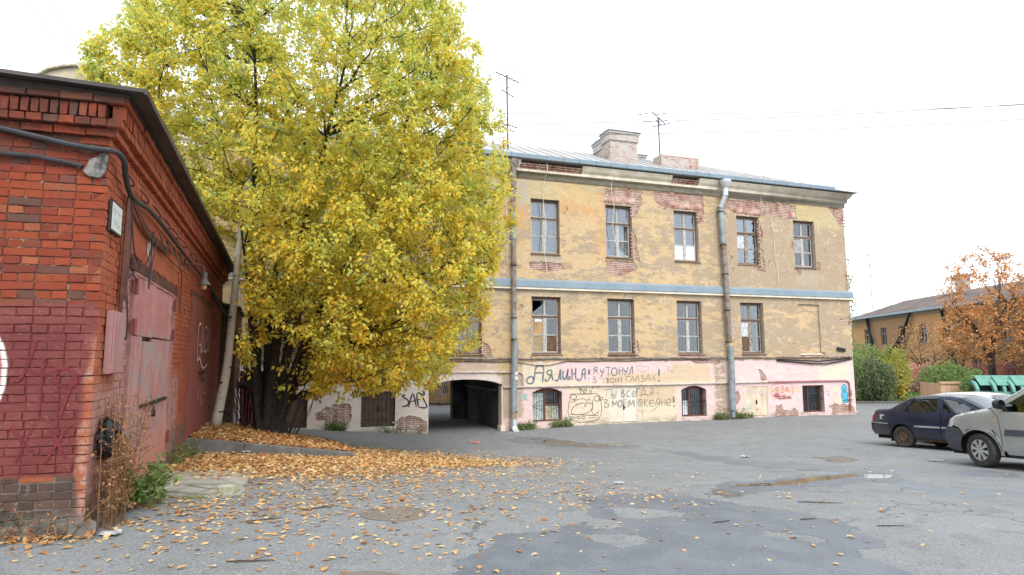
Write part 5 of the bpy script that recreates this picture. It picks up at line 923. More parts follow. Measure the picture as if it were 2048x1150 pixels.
for zh in (1.95, .45, 2.4):
    for xh in (x0 + .03, x1 - .03): m = MB(); m.tube([(xh, -.05, zh - .09), (xh, -.05, zh + .09)], .026, 7); m.box(xh - .06, xh + .06, -.035, -.02, zh - .07, zh + .07); m.build("hinge", M_dr, gd)
strokes("scratched_writing", [[(x0 + .25, 1.2), (x0 + .2, 1.75), (x0 + .4, 1.85), (x0 + .5, 1.6)], [(x0 + .7, 1.2), (x0 + .75, 1.5), (x0 + 1.0, 1.55), (x0 + 1.05, 1.3)], [(x0 + 1.4, 1.1), (x0 + 1.5, 1.6), (x0 + 1.55, .9)]], .011, M_chalk2, -.046, gd)
x0, x1, z0, z1 = doors[1]; fr = MB(); fr.box(x0, x0 + .06, -.03, .1, z0, z1 + .005); fr.box(x1 - .06, x1, -.03, .1, z0, z1 + .005); fr.grid([[(x0 + .06, y_, z1 - .03), (x1 - .06, y_, z1 - .03)] for y_ in (-.03, .1)]) if False else None; fr = MB(); fr.grid([[(x0, y_, z0), (x0, y_, z1 + .005), (x1, y_, z1 + .005), (x1, y_, z0), (x1 - .06, y_, z0), (x1 - .06, y_, z1 - .02), (x0 + .06, y_, z1 - .02), (x0 + .06, y_, z0), (x0, y_, z0)] for y_ in (-.03, .1)]); fr.add([(x0, -.03, z0), (x0, -.03, z1 + .005), (x1, -.03, z1 + .005), (x1, -.03, z0), (x1 - .06, -.03, z0), (x1 - .06, -.03, z1 - .02), (x0 + .06, -.03, z1 - .02), (x0 + .06, -.03, z0)], [tuple(range(8))]); gd2 = fr.build("garage_door", M_dr, gar); md = (x0 + x1) / 2
leaf(x0 + .07, md - .006, .12, z1 - .01, -.022, M_dr, par=gd2); leaf(md + .006, x1 - .07, .04, z1 - .01, -.018, M_dr, par=gd2)
m = MB(); m.box(md - .4, md + .4, -.06, -.035, 1.28, 1.33); m.box(md - .1, md - .02, -.1, -.06, 1.12, 1.2); m.build("door_bolt", M_iron, gd2)
S_ = lambda pts: [(x0 + .9 + a * .9, 1.3 + b * .95) for a, b in pts]
strokes("graffiti", [S_([(.5, 1.05), (.1, 1.0), (0, .6), (.1, .3), (.5, .35), (.55, .6), (.3, .6)]), S_([(.75, 1.05), (.75, .55), (1.0, .5), (1.05, 1.0)]), S_([(1.3, 1.0), (1.75, 1.0), (1.3, .5), (1.8, .5)]), S_([(2.05, 1.05), (1.95, .6), (2.2, .5), (2.3, .9), (2.1, 1.05)]), S_([(.5, .35), (1.2, .1), (2.1, .2)])], .055, M_chalk, -.045, gd2, label="white sprayed letters on the dark red door")
strokes("graffiti", [S_([(.4, -.2), (.6, -.55), (.9, -.2)]), S_([(1.2, -.1), (1.15, -.7), (1.5, -.6)]), S_([(1.8, .0), (1.7, -.4), (2.0, -.5)])], .025, M_chalk, -.046, gd2)
strokes("graffiti", [[(1.85, 3.12), (1.95, 2.85), (2.0, 3.1), (2.1, 2.8), (2.12, 3.05)]], .05, M_chalk, -.012, gar, label="small white splash of paint over the door")
# front-wall red scrawl
M_rsp = mat_spray("red_spray", (.17, .018, .022), .85)
ffn = lambda a, b, d: tuple(fpt(a, d, b)); N_ = [[(.46, 1.78), (.55, 1.45), (.62, 1.42)], [(.40, 1.62), (.40, 1.15)], [(.5, 1.5), (.36, 1.45)], [(.30, 1.52), (.17, 1.5), (.14, 1.36), (.28, 1.38), (.31, 1.5)], [(.16, 1.4), (.24, 1.1)], [(.6, 1.02), (.42, .78)], [(.42, 1.05), (.55, .72)], [(.3, 1.0), (.17, .72)], [(.16, 1.02), (.33, .7)]]
strokes("graffiti", N_, .035, M_rsp, .009, gar, ffn, "faint dark red scrawl on the front wall")
# electrical box, address plate, lamp, cables
m = MB(); m.box(.24, .66, -.07, -.012, 1.46, 2.06); M_box = simple("mauve_box_paint", (.36, .175, .165), .75, var=.2, scale=5, bump=.15, color2=(.41, .23, .22)); eb = m.build("electric_box", M_box, gar); m = MB(); m.box(.25, .65, -.085, -.072, 1.47, 2.05); m.build("lid", M_box, eb)
m = MB(); m.box(.06, .46, -.035, -.012, 2.80, 3.10); ap = m.build("address_plate", M_iron, gar); m = MB(); m.box(.078, .442, -.039, -.0355, 2.82, 3.08); m.build("enamel", simple("white_enamel", (.72, .76, .74), .35, var=.06), ap)
strokes("lettering", [[(.12, 3.0), (.14, 3.03), (.16, 2.99)], [(.18, 3.02), (.18, 2.98), (.21, 2.98)], [(.24, 3.02), (.3, 3.02)], [(.32, 2.98), (.34, 3.02), (.36, 2.98)], [(.38, 3.02), (.41, 3.0)], [(.16, 2.93), (.2, 2.87), (.2, 2.93)], [(.24, 2.93), (.27, 2.88)], [(.3, 2.93), (.3, 2.87), (.36, 2.9)]], .01, mat_spray("grey_lettering", (.2, .22, .24), .6), -.0398, ap)
M_cab = simple("black_rubber_cable", (.04, .042, .048), .55, var=.2, scale=10); M_copc = simple("red_brown_cable", (.16, .055, .035), .6)
cable = MB(); q = [tuple(fpt(a, .05, z)) for a, z in ((FWID, 4.02), (1.6, 3.80), (.95, 3.68), (.62, 3.62), (.3, 3.56), (.12, 3.54))] + [(-.04, -.05, 3.53), (.12, -.09, 3.50), (.28, -.08, 3.40), (.5, -.07, 3.30), (.8, -.07, 3.27), (1.5, -.07, 3.33), (2.5, -.07, 3.33), (4, -.07, 3.28), (6, -.08, 3.22), (8, -.08, 3.15), (10, -.08, 3.1), (GL, -.08, 3.02), (13.2, -.1, 2.6)]
def smoothpts(P, k=4):
    P = [Vector(p) for p in P]; Q = []
    for i in range(len(P) - 1):
        p0, p1, p2, p3 = P[max(i - 1, 0)], P[i], P[i + 1], P[min(i + 2, len(P) - 1)]
        for j in range(k): t_ = j / k; Q.append(.5 * (2 * p1 + (p2 - p0) * t_ + (2 * p0 - 5 * p1 + 4 * p2 - p3) * t_ ** 2 + (3 * p1 - p0 - 3 * p2 + p3) * t_ ** 3))
    return Q + [P[-1]]
cable.tube(smoothpts(q), .027, 8); cable.build("thick_cable", M_cab, gar)
m = MB(); m.tube(smoothpts([fpt(FWID, .035, 3.48), fpt(.9, .035, 3.44), fpt(.5, .035, 3.42), fpt(.2, .035, 3.37)]), .021, 7); m.build("cable_conduit", M_cab, gar)
m = MB(); pr_ = [fpt(a, 0, z) for a, z in ((.0, 3.50), (.06, 3.52), (.09, 3.47), (.15, 3.44), (.17, 3.37), (.20, 3.33), (.15, 3.28), (.06, 3.27), (.02, 3.33))]; m.add([p + FO * .035 for p in pr_] + [p + FO * .002 for p in pr_], [tuple(range(9))] + [(i, (i + 1) % 9, 9 + (i + 1) % 9, 9 + i) for i in range(9)]); m.build("cement_patch", simple("grey_cement_patch", (.23, .22, .20), .95, var=.5, scale=16, bump=.9, bscale=14), gar)
m = MB()
for k in range(4): m.tube(smoothpts([(.62 + k * .02, -.03 - k * .012, 1.98 if k < 2 else 2.2), (.60 + k * .015, -.04 - k * .01, 2.9), (.60 + k * .01, -.05, 3.25 - k * .01), (.68, -.06, 3.30 - k * .012), (1.1, -.06, 3.20 - k * .022), (1.8, -.05, 3.12 - k * .025), (3.2, -.05, 3.12 - k * .02)]), .012, 5)
split_build(m, "cable_bundle", M_copc, gar)
m = MB(); hang = lambda *P: m.tube(smoothpts(P), .008, 5)
hang((.7, -.06, 3.26), (.72, -.07, 2.9), (.76, -.06, 2.5), (.74, -.05, 2.4)); hang((.75, -.05, 3.2), (.9, -.07, 2.75), (1.25, -.08, 2.62), (1.7, -.07, 2.8), (1.95, -.06, 3.15)); hang((1.9, -.06, 3.15), (1.75, -.08, 2.8), (1.72, -.08, 2.5), (1.73, -.08, 2.42)); hang((2.2, -.06, 3.12), (1.85, -.08, 2.75), (1.74, -.08, 2.45))
hang((.8, -.06, 2.44), (.95, -.06, 2.5), (1.2, -.06, 2.46)); hang((.75, -.05, 2.4), (.8, -.07, 2.0), (.84, -.06, 1.8), (.72, -.05, 1.85)); hang((2.2, -.05, 3.05), (3.4, -.06, 2.98), (4.3, -.06, 2.95), (4.35, -.06, 2.45), (4.33, -.06, 2.3))
for i in range(12): hang((.5 + i * .75, -.02, 3.5), (.52 + i * .75, -.09, 3.42), (.55 + i * .75, -.1, 3.36), (.58 + i * .75, -.05, 3.38))
rngw = random.Random(3)
for i in range(5): a = 2.3 + i * .55; hang((a, -.06, 3.2), (a + .2, -.1, 3.05 + rngw.uniform(-.04, .04)), (a + .45, -.1, 3.1), (a + .6, -.07, 3.22))
split_build(m, "loose_wire", M_cab, gar)
lm = MB(); lm.tube(smoothpts([(4.55, -.02, 3.12), (4.55, -.2, 3.13), (4.55, -.32, 3.11), (4.56, -.36, 3.04), (4.56, -.36, 2.96)]), .012, 6); lamp = lm.build("wall_lamp", M_copc, gar)
m = MB(); m.lathe([(.0, .1), (.045, .1), (.045, .0), (.05, -.02), (.10, -.09), (.11, -.105)], (4.56, -.36, 2.90), 'z', 16); m.build("lamp_shade", simple("grimy_lamp_metal", (.12, .10, .085), .6, .3), lamp, smooth=40)
m = MB(); m.lathe([(.0, -.2), (.03, -.19), (.045, -.15), (.035, -.1), (.02, -.05)], (4.56, -.36, 2.92), 'z', 12); m.build("lamp_bulb", simple("dusty_bulb_glass", (.60, .42, .22), .3), lamp, smooth=60)
bagm = MB(); rbg = random.Random(4)
rows = [[(.36 + .20 * math.sin(th) * math.cos(ph) * (1 + rbg.uniform(-.2, .2)), -.03 - .12 * math.sin(th) * max(0, math.sin(ph)) * (1 + rbg.uniform(-.35, .35)), .86 + .19 * math.cos(th) * (1 + rbg.uniform(-.12, .12))) for ph in np.linspace(0, math.pi, 14)] for th in np.linspace(.05, math.pi - .05, 12)]
bagm.grid(rows); bg_ = bagm.build("plastic_bag", simple("black_bin_bag", (.012, .012, .014), .28, var=.2, scale=9, bump=.8, bscale=16), None, smooth=30); bg_.matrix_world = GM; tag(bg_, "crumpled black plastic bag stuffed in the hole beside the garage door", "bag")
# lower brick wall and burgundy sheet beyond the garage
lw = thing("brick_shed_wall", "low dark brick shed wall between the garage and the ochre building", "wall", tuple(GM @ Vector((GL + .02, -.38, 0))), rad(110.6))
m = MB(); m.box(0, 2.6, .0, 1.2, -1, 3.0); m.add([(-.05, -.1, 3.0), (2.7, -.1, 2.9), (2.7, 1.3, 3.2), (-.05, 1.3, 3.3), (-.05, -.1, 3.06), (2.7, -.1, 2.96), (2.7, 1.3, 3.26), (-.05, 1.3, 3.36)], [(0, 1, 2, 3), (4, 5, 6, 7), (0, 1, 5, 4), (1, 2, 6, 5), (2, 3, 7, 6), (3, 0, 4, 7)]); m.build("wall_core", simple("dark_shed_mortar", (.14, .10, .08), .95), lw)
vs, fs, tn = [], [], []
for r_ in range(50):
    zz = -.8 + r_ * .0765
    for i in range(20 if r_ % 2 == 0 else 10):
        w_ = .13 if r_ % 2 == 0 else .26; cx = w_ * (i + .5); v, f = brick_geo(cx, zz, w_ - .012, .066, .05, -.012, .003)
        if zz < 2.95: b = len(vs); vs += v; fs += [tuple(b + q for q in g) for g in f]; tn += [rr.random()] * 8
M_dkb = MT("dark_shed_brick"); t = M_dkb; p = t.obj(); c = t.ramp(t.attr("tint"), [(0, (.16, .06, .04)), (.5, (.22, .10, .07)), (1, (.12, .06, .045))]); M_dkb = t.done(t.bsdf(c, .9, 0, t.bump(t.noise(p, 40, 4), .4, .01)))
tag(fastmesh("brick_field", np.array(vs), np.array(fs), M_dkb, lw, np.array(tn)), kind='stuff')
m = MB(); m.tube([(1.6, .0, .8), (1.6, -.45, .78)], .11, 12); m.build("flue_stub", M_iron, lw)
m = MB(); m.box(.25, 1.1, -.03, -.014, -.3, .75); m.build("metal_sheet", M_greyp, lw)
st = thing("corrugated_sheet", "burgundy corrugated steel sheet leaning beside the tree", "metal sheet", (-8.25, 19.2, g1(-8.25, 19.2)), rad(12))
m = MB(); rows = []
for z, w0 in ((0, .5), (1.72, .74)): rows.append([(-.1 - .0 * z + w0 * i / 26 - (.12 if z else 0), .05 * math.sin(i * 1.45) + .25 * (z > 0), z) for i in range(27)])
m.grid(rows); m.grid([[(x, y + .01, z) for x, y, z in r2] for r2 in rows]); m.build("sheet", simple("burgundy_sheet_paint", (.20, .055, .06), .6, .1), st); m = MB(); m.tube([(-.12, .1, 1.35), (.62, .1, 1.35)], .018, 5); m.build("tie_rod", M_iron, st)
# ================================================================== RAMP, KERB, SLAB, MANHOLES
M_curb = simple("weathered_kerb_concrete", (.165, .16, .15), .95, var=.3, scale=5, bump=.5, color2=(.11, .105, .098), bscale=40)
M_litter = simple("leaf_mould", (.17, .085, .03), .95, var=.4, scale=14, bump=.9, color2=(.07, .045, .025), bscale=40)
def gl(r, e): P = K + ST * r + SN * e; return P
NR, NE = 26, 20; rows = []
for i in range(NR + 1):
    row = []
    for j in range(NE + 1):
        r = 6.46 + 4.22 * i / NR; e = .0 + 3.0 * j / NE; P = gl(r, e); z = float(ramp_z(P[0], P[1])) + .018 * math.sin(i * 2.3 + j * 1.7) * (0 < j < NE); row.append((P[0], P[1], z))
    rows.append(row)
m = MB(); m.grid(rows); m.grid([[p for p in rows[0]], [(p[0], p[1], -1.3) for p in rows[0]]]); m.grid([rows[-1], [(p[0], p[1], -1.3) for p in rows[-1]]]); m.grid([[r_[-1] for r_ in rows], [(r_[-1][0], r_[-1][1], -1.5) for r_ in rows]])
ramp = tag(m.build("garage_ramp", M_litter, None, smooth=60), kind='structure')
def kerb_stone(r, e0, e1, zoff=0, th=.13):
    m = MB(); vs = []; N = 3
    for e in np.linspace(e0 + .006, e1 - .006, N + 1):
        P = gl(r, e); Q = gl(r - th, e); t_ = (r + .0 - 6.43) / 4.3; z = (.13 - .1 * t_) + ((-.30 - .34 * t_) - (.13 - .1 * t_)) * e / 3.05 + .02 + zoff
        zz = z + random.uniform(-.006, .006)
        vs.append([(Q[0], Q[1], z - .7), (Q[0], Q[1], zz - .015), (Q[0] + (P[0] - Q[0]) * .12, Q[1] + (P[1] - Q[1]) * .12, zz), (P[0], P[1], zz), (P[0], P[1], z - .7)])
    m.grid(vs); m.add(vs[0], [(0, 1, 2, 3, 4)]); m.add(vs[-1], [(4, 3, 2, 1, 0)]); return m.build("kerb_stone", M_curb, ramp, smooth=25)
for a, b in ((-.02, 1.0), (1.0, 2.02), (2.02, 3.04)): kerb_stone(6.49, a, b)
for a, b in ((.9, 2.05), (2.05, 3.25)): kerb_stone(10.78, a, b, .0)
sb = thing("concrete_slab", "cracked mossy concrete slab in front of the pink garage door", "slab", (-4.0, 8.0, 0))
M_slab = MT("mossy_slab"); t = M_slab; p = t.obj(); x_, y_, _ = t.xyz(p); n = t.noise(p, 4, 6, .65); c = t.mix(t.ss(n, .38, .62), (.36, .345, .30), (.25, .24, .20)); mo = t.mul(t.ss(t.noise(p, 3, 5, .7), .5, .62), t.ss(y_, -.2, -.9)); c = t.mix(t.mul(mo, .8), c, (.10, .125, .03)); M_slab = t.done(t.bsdf(c, .95, 0, t.bump(t.noise(p, 40, 5), .5, .01)))
def slabpiece(poly, h, nm="slab_piece"):
    V, T = cdt(rough(poly, .15, .012), (), ()); m = MB(); zt = [(a, b, g1(a - 4, b + 8) + h) for a, b in V]; m.add(zt, [tuple(q) for q in T])
    for a, b in bedges(T): m.add([zt[a], zt[b], (*zt[b][:2], zt[b][2] - .1), (*zt[a][:2], zt[a][2] - .1)], [(0, 1, 2, 3)])
    return m.build(nm, M_slab, sb, smooth=20)
slabpiece([(-1.0, .9), (-.05, 1.25), (.45, .6), (.62, -.02), (.1, -.16), (-.35, -.2), (-.62, -.05)], .03)
for q in ([(.0, -.2), (.3, -.16), (.62, -.08), (.78, -.35), (.4, -.38)], [(-.05, -.24), (.36, -.42), (.3, -.68), (-.08, -.62)], [(.42, -.42), (.78, -.40), (.86, -.72), (.36, -.70)], [(-.3, -.26), (-.1, -.26), (-.13, -.64), (-.22, -.66)], [(-.1, -.68), (.3, -.74), (.7, -.78), (.4, -.9), (.0, -.84)]): slabpiece(q, .022, "slab_fragment")
rk = bmesh.new(); bmesh.ops.create_icosphere(rk, subdivisions=2, radius=1); 
for v in rk.verts: v.co = Vector((max(-.8, min(.8, v.co.x)) * .12, max(-.75, min(.75, v.co.y)) * .09, max(-.6, min(.62, v.co.z)) * .11)) * random.uniform(.93, 1.06)
me = bpy.data.meshes.new("stone"); rk.to_mesh(me); rk.free(); me.materials.append(simple("mossy_stone", (.40, .385, .34), .95, var=.3, scale=12, bump=.5, color2=(.24, .27, .13)))
o = link("stone", me, None, (-3.33, 7.38, g1(-3.33, 7.38) + .05)); o.rotation_euler = (0, 0, .4); tag(o, "pale mossy lump of stone on the slab's near corner", "stone")
M_castiron = simple("worn_cast_iron", (.17, .155, .14), .8, .1, var=.3, scale=9, bump=.3, color2=(.20, .16, .12))
def manhole(x, y, r_, label):
    t_ = thing("manhole_cover", label, "manhole cover", (x, y, g1(x, y))); nx_ = (g1(x + .3, y) - g1(x - .3, y)) / .6; ny_ = (g1(x, y + .3) - g1(x, y - .3)) / .6; t_.rotation_euler = (math.atan(ny_), -math.atan(nx_), 0)
    m = MB(); m.lathe([(r_ * .99, -.03), (r_, .008), (r_ * .90, .010), (r_ * .885, -.01)], (0, 0, 0), 'z', 36); m.build("rim", M_castiron, t_, smooth=30)
    m = MB(); m.lathe([(r_ * .88, -.012), (r_ * .875, .006), (r_ * .5, .006), (r_ * .49, .012), (r_ * .36, .012), (r_ * .35, .005), (0, .005)], (0, 0, 0), 'z', 36)
    for k in range(16):
        a = k * math.pi / 8; m.obox((math.cos(a) * r_ * .68, math.sin(a) * r_ * .68, .008), (math.cos(a) * r_ * .13, math.sin(a) * r_ * .13, 0), (-math.sin(a) * .012, math.cos(a) * .012, 0), (0, 0, .004))
    m.build("lid", M_castiron, t_, smooth=30)
manhole(-1.26, 6.78, .36, "round iron manhole cover with fallen leaves over it"); manhole(-1.05, 4.50, .36, "round iron manhole cover nearest the camera")
# ================================================================== LEAVES
def leaf_arrays(P, D_, N_, L, Wd, fold, curl=.0):
    n = len(P); D_ = D_ / np.linalg.norm(D_, axis=1, keepdims=True); S = np.cross(D_, N_); S /= np.maximum(np.linalg.norm(S, axis=1, keepdims=True), 1e-9); U_ = np.cross(S, D_)
    L = L[:, None]; Wd = Wd[:, None]; f = fold[:, None]; cu = (curl if hasattr(curl, '__len__') else np.full(n, curl))[:, None]
    b = P; tip = P + D_ * L - U_ * cu * L; md = P + D_ * L * .5 + U_ * cu * L * .12
    l1 = P + D_ * L * .28 + S * Wd * .44 + U_ * f * Wd; l2 = P + D_ * L * .66 + S * Wd * .38 + U_ * (f * Wd - cu * L * .3); r1 = P + D_ * L * .28 - S * Wd * .44 + U_ * f * Wd; r2 = P + D_ * L * .66 - S * Wd * .38 + U_ * (f * Wd - cu * L * .3)
    V = np.stack([b, l1, l2, tip, r2, r1, md], 1).reshape(-1, 3); i = (np.arange(n) * 7)[:, None]
    F = np.concatenate([i + np.array([[0, 6, 1, 1]]), i + np.array([[1, 6, 2, 2]]), i + np.array([[2, 6, 3, 3]]), i + np.array([[0, 5, 6, 6]]), i + np.array([[5, 4, 6, 6]]), i + np.array([[4, 3, 6, 6]])], 1).reshape(-1, 4)[:, :3]
    return V, F
def mat_leaf(name, stops, transl=.45, rough=.55, spotty=True):
    t = MT(name); n = t.nt; tn = t.m('FRACT', t.m('ADD', t.attr("tint"), 0.)); c = t.ramp(tn, stops); p = t.pos()
    c = t.mix(t.mul(t.ss(t.noise(p, 38, 3, .6), .55, .7), .4), c, t.mix(.5, c, (.30, .14, .02))) if spotty else c
    pb = t.bsdf(c, rough, 0, None, .35); tr = n.nodes.new("ShaderNodeBsdfTranslucent"); t.put(tr.inputs[0], c); ms = n.nodes.new("ShaderNodeMixShader"); ms.inputs[0].default_value = transl
    t.put(ms.inputs[1], pb); t.put(ms.inputs[2], tr.outputs[0]); return t.done(ms.outputs[0])
M_leaf = mat_leaf("autumn_crown_leaf", [(0, (.38, .50, .16)), (.16, (.54, .64, .17)), (.34, (.74, .70, .15)), (.52, (.88, .72, .10)), (.72, (.88, .60, .06)), (.88, (.84, .46, .045)), (1, (.66, .32, .04))], .55)
M_bark = simple("dark_wet_bark", (.050, .040, .033), .9, var=.35, scale=9, bump=.9, color2=(.028, .023, .02), bscale=28)
def grow(env, B, n_stem, stem_r, n_sec, n_twig, rs, stem_fn, up=.35):
    """stems -> secondary limbs -> twigs; env(n) draws points inside the crown"""
    nodes, nr = [], []; stems = []
    for i in range(n_stem):
        P, R2 = stem_fn(i); stems.append((P, R2)); nodes += [p for p in P[2:]]; nr += list(R2[2:])
    def attach(pts, r_root, r_tip, k, lim):
        outl = []; A = np.array(nodes); Ar = np.array(nr)
        for p in pts:
            d = A - p; dist = np.linalg.norm(d, axis=1); pen = np.where(A[:, 2] > p[2] - .15 * dist, 1.6, 0) + Ar * 0
            j = int(np.argmin(dist + pen * dist)); a = A[j]; L = dist[j]
            if L < .05: continue
            mid = (a + p) / 2 + np.array([0, 0, up * L * .25]) * rs.uniform(.2, 1) + rs.normal(0, .06 * L, 3); ts = np.linspace(0, 1, k)[:, None]
            c = (1 - ts) ** 2 * a + 2 * ts * (1 - ts) * mid + ts ** 2 * p; c[1:-1] += rs.normal(0, .015 * L, (k - 2, 3)); r0 = min(r_root * (.5 + .5 * min(L / lim, 1)), Ar[j] * .8); outl.append((c, np.linspace(r0, r_tip, k)))
        return outl
    sec = attach(env(n_sec, .35), .045, .012, 7, 3); 
    for c, r_ in sec: nodes += list(c[2:]); nr += list(r_[2:])
    tw1 = attach(env(n_sec * 4, .6), .018, .006, 6, 1.5)
    for c, r_ in tw1: nodes += list(c[2:]); nr += list(r_[2:])
    tw2 = attach(env(n_twig, .8), .008, .003, 5, 1)
    return stems, sec, tw1, tw2
def twig_mesh(lst, n):
    m = MB()
    for c, r_ in lst: m.tube(c, list(r_), n, cap=False)
    return m
TB = np.array([-6.1, 15.75, -.55]); rs = np.random.default_rng(21)
ELL = [((-5.35, 15.6, 7.3), (4.75, 4.4, 6.4), 1.0), ((-3.3, 15.4, 8.4), (2.8, 3.0, 3.6), .26), ((-3.3, 15.0, 3.9), (3.0, 3.0, 3.3), .42), ((-6.2, 15.0, 3.2), (2.6, 2.6, 2.5), .22), ((-2.6, 15.3, 6.0), (2.7, 3.2, 4.0), .35), ((-8.0, 15.2, 8.2), (2.5, 2.8, 3.0), .40), ((-4.6, 15.3, 1.9), (2.2, 2.0, 1.5), .10)]
wts = np.array([e[2] for e in ELL]); wts /= wts.sum()
def env(n, shell, rs=rs):
    out_ = []
    while len(out_) < n:
        e = ELL[rs.choice(len(ELL), p=wts)]; d = rs.normal(size=3); d /= np.linalg.norm(d); r_ = rs.uniform(0, 1) ** (1 / (3 + 5 * shell)) * (1 + rs.normal(0, .035)); p = np.array(e[0]) + d * np.array(e[1]) * r_
        a = p[:2] - K; q = float(a @ ST); o_ = float(a @ SN)
        if q < 13 and o_ < .7 and p[2] < 4.7: continue                     # keep clear of the garage
        if p[2] < .55 + .25 * math.sin(p[0] * 3.1): continue
        if p[2] < 2.7 and -7.1 < p[0] * 15.8 / p[1] < -5.2 and rs.uniform() < (.95 if p[2] < 1.8 else .82): continue   # the trunk shows below the crown
        if np.dot(p[:2] - FP, FI) > -.35: continue                         # and of the facade
        out_.append(p)
    return np.array(out_)
def stem_fn(i):
    az_ = i * 2.399 + rs.uniform(-.3, .3); tilt = rs.uniform(.16, .34) if i < 5 else rs.uniform(.3, .62); L = rs.uniform(8.5, 11.5) if i < 5 else rs.uniform(5.5, 8.5)
    base = TB + np.array([math.cos(az_), math.sin(az_), 0]) * rs.uniform(.08, .30); n = 11; P = [base]; d = np.array([math.cos(az_) * math.sin(tilt * .35), math.sin(az_) * math.sin(tilt * .35), 1.]); bias = np.array([.10, -.04, 0])
    for k in range(1, n):
        out2 = np.array([math.cos(az_), math.sin(az_), 0]) * tilt * (k / n) * .55; d = d + out2 * .45 + bias * .35 + rs.normal(0, .05, 3); d /= np.linalg.norm(d); P.append(P[-1] + d * L / (n - 1))
    r0 = rs.uniform(.10, .16) if i < 5 else rs.uniform(.06, .10); return np.array(P), r0 * np.linspace(1, .12, n) ** .9
tree = thing("autumn_tree", "large many stemmed tree in yellow and green autumn leaf by the garage", "tree", tuple(TB)); iT = Matrix.Translation(-Vector(TB))
stems, sec, tw1, tw2 = grow(env, TB, 13, .2, 220, 7600, rs, stem_fn)
LO = -TB
def shift(lst): return [(c + LO, r_) for c, r_ in lst]
for i, (c, r_) in enumerate(stems):
    m = MB(); m.tube(c + LO, list(r_), 10 if i < 5 else 7); o = m.build("stem", M_bark, tree, smooth=60)
m = MB(); bp = [(np.array([0, 0, -.35]), .52), (np.array([.02, 0, .1]), .40), (np.array([.05, -.02, .55]), .29), (np.array([.08, -.02, 1.2]), .2), (np.array([.12, -.02, 2.0]), .1)]
n = 22; rows = []
for c, r_ in bp: rows.append([(c[0] + r_ * (1 + .16 * math.sin(5 * a + c[2]) + .08 * math.sin(9 * a)) * math.cos(a), c[1] + r_ * (1 + .16 * math.sin(5 * a + c[2]) + .08 * math.sin(9 * a)) * math.sin(a), c[2]) for a in [2 * math.pi * k / n for k in range(n + 1)]])
m.grid(rows); m.build("trunk_base", M_bark, tree, smooth=60)
tag(twig_mesh(shift(sec), 5).build("branches", M_bark, tree, smooth=60), kind='stuff'); tag(twig_mesh(shift(tw1) + shift(tw2), 3).build("twigs", M_bark, tree), kind='stuff')
# suckers round the foot of the trunk
m = MB()
for i in range(20):
    a = rs.uniform(0, 6.28); b = TB + np.array([math.cos(a) * .55, math.sin(a) * .5, .1]); h = rs.uniform(1.0, 2.6); e = b + np.array([math.cos(a) * h * .35 + .1, math.sin(a) * h * .3, h]); m.tube([b + LO, (b + e) / 2 + rs.normal(0, .06, 3) + LO, e + LO], [.014, .01, .004], 4, cap=False)
tag(m.build("suckers", M_bark, tree), kind='stuff')
def leaves_on(lst, per, rs, Lm, frac=.25, droop=.75, jit=.06):
    P, D_, N_ = [], [], []
    for c, r_ in lst:
        k = rs.poisson(per)
        if k == 0: continue
        L = len(c) - 1; tt = rs.uniform(frac, 1.0, k) * L; i = np.minimum(tt.astype(int), L - 1); f = (tt - i)[:, None]; p = c[i] * (1 - f) + c[i + 1] * f; tan = c[i + 1] - c[i]; tan /= np.maximum(np.linalg.norm(tan, axis=1, keepdims=True), 1e-9)
        d = rs.normal(size=(k, 3)); d = d - tan * (d * tan).sum(1, keepdims=True) * .6; d /= np.linalg.norm(d, axis=1, keepdims=True); d = d * .75 + tan * .45 + np.array([0, 0, -droop]) * rs.uniform(.3, 1.3, (k, 1))
        P.append(p + rs.normal(0, jit, (k, 3))); D_.append(d); nn = rs.normal(0, .55, (k, 3)) + np.array([0, -.25, .8]); N_.append(nn)
    return np.concatenate(P), np.concatenate(D_), np.concatenate(N_)
P, D_, N_ = leaves_on(tw2, 27, rs, .13, .05); P1, D1, N1 = leaves_on(tw1, 16, rs, .13, .3); P = np.r_[P, P1]; D_ = np.r_[D_, D1]; N_ = np.r_[N_, N1]
o_ = (P[:, :2] - K) @ SN; q_ = (P[:, :2] - K) @ ST; okl = ~((q_ < 13) & (o_ < .25) & (P[:, 2] < 4.5)); P, D_, N_ = P[okl], D_[okl], N_[okl]; n = len(P)
L = rs.uniform(.066, .126, n); Wd = L * rs.uniform(.5, .68, n); fold = rs.uniform(-.05, .28, n)
# leaf colour: greener high and on the outer right boughs, golden low and inside, varied branch by branch
hz = (P[:, 2] - 1) / 10; blob = np.sin(P[:, 0] * 1.7 + P[:, 2] * 1.1) * np.sin(P[:, 1] * 1.5 - P[:, 2] * 1.6 + 1) * .10 + np.sin(P[:, 0] * 4.1 + 2) * np.sin(P[:, 2] * 3.7) * .07
tint = np.clip(.54 - .24 * np.clip(hz, 0, 1) + blob + rs.normal(0, .15, n), .01, .97); young = (rs.uniform(size=n) < .10); tint[young] = rs.uniform(.02, .25, young.sum())
near = np.argsort(np.linalg.norm(P - np.array([0, 0, 1.6]), axis=1))[:300]; mask = np.ones(n, bool); mask[near] = False
V, F = leaf_arrays(P[mask] + LO, D_[mask], N_[mask], L[mask], Wd[mask], fold[mask], rs.uniform(-.05, .25, mask.sum())); tag(fastmesh("crown", V, F, M_leaf, tree, np.repeat(tint[mask], 7)), kind='stuff')
lm_ = []
for k in range(12):
    V, F = leaf_arrays(np.zeros((1, 3)), np.array([[0, 1., 0]]), np.array([[0, 0, 1.]]), np.array([1.]), np.array([.6]), np.array([.05 * (k % 4)]), np.array([.06 * (k % 3)])); o = fastmesh("leaf_%d" % k, V, F, M_leaf, None, np.full(7, .1 + .07 * k)); lm_.append(o.data); bpy.data.objects.remove(o)
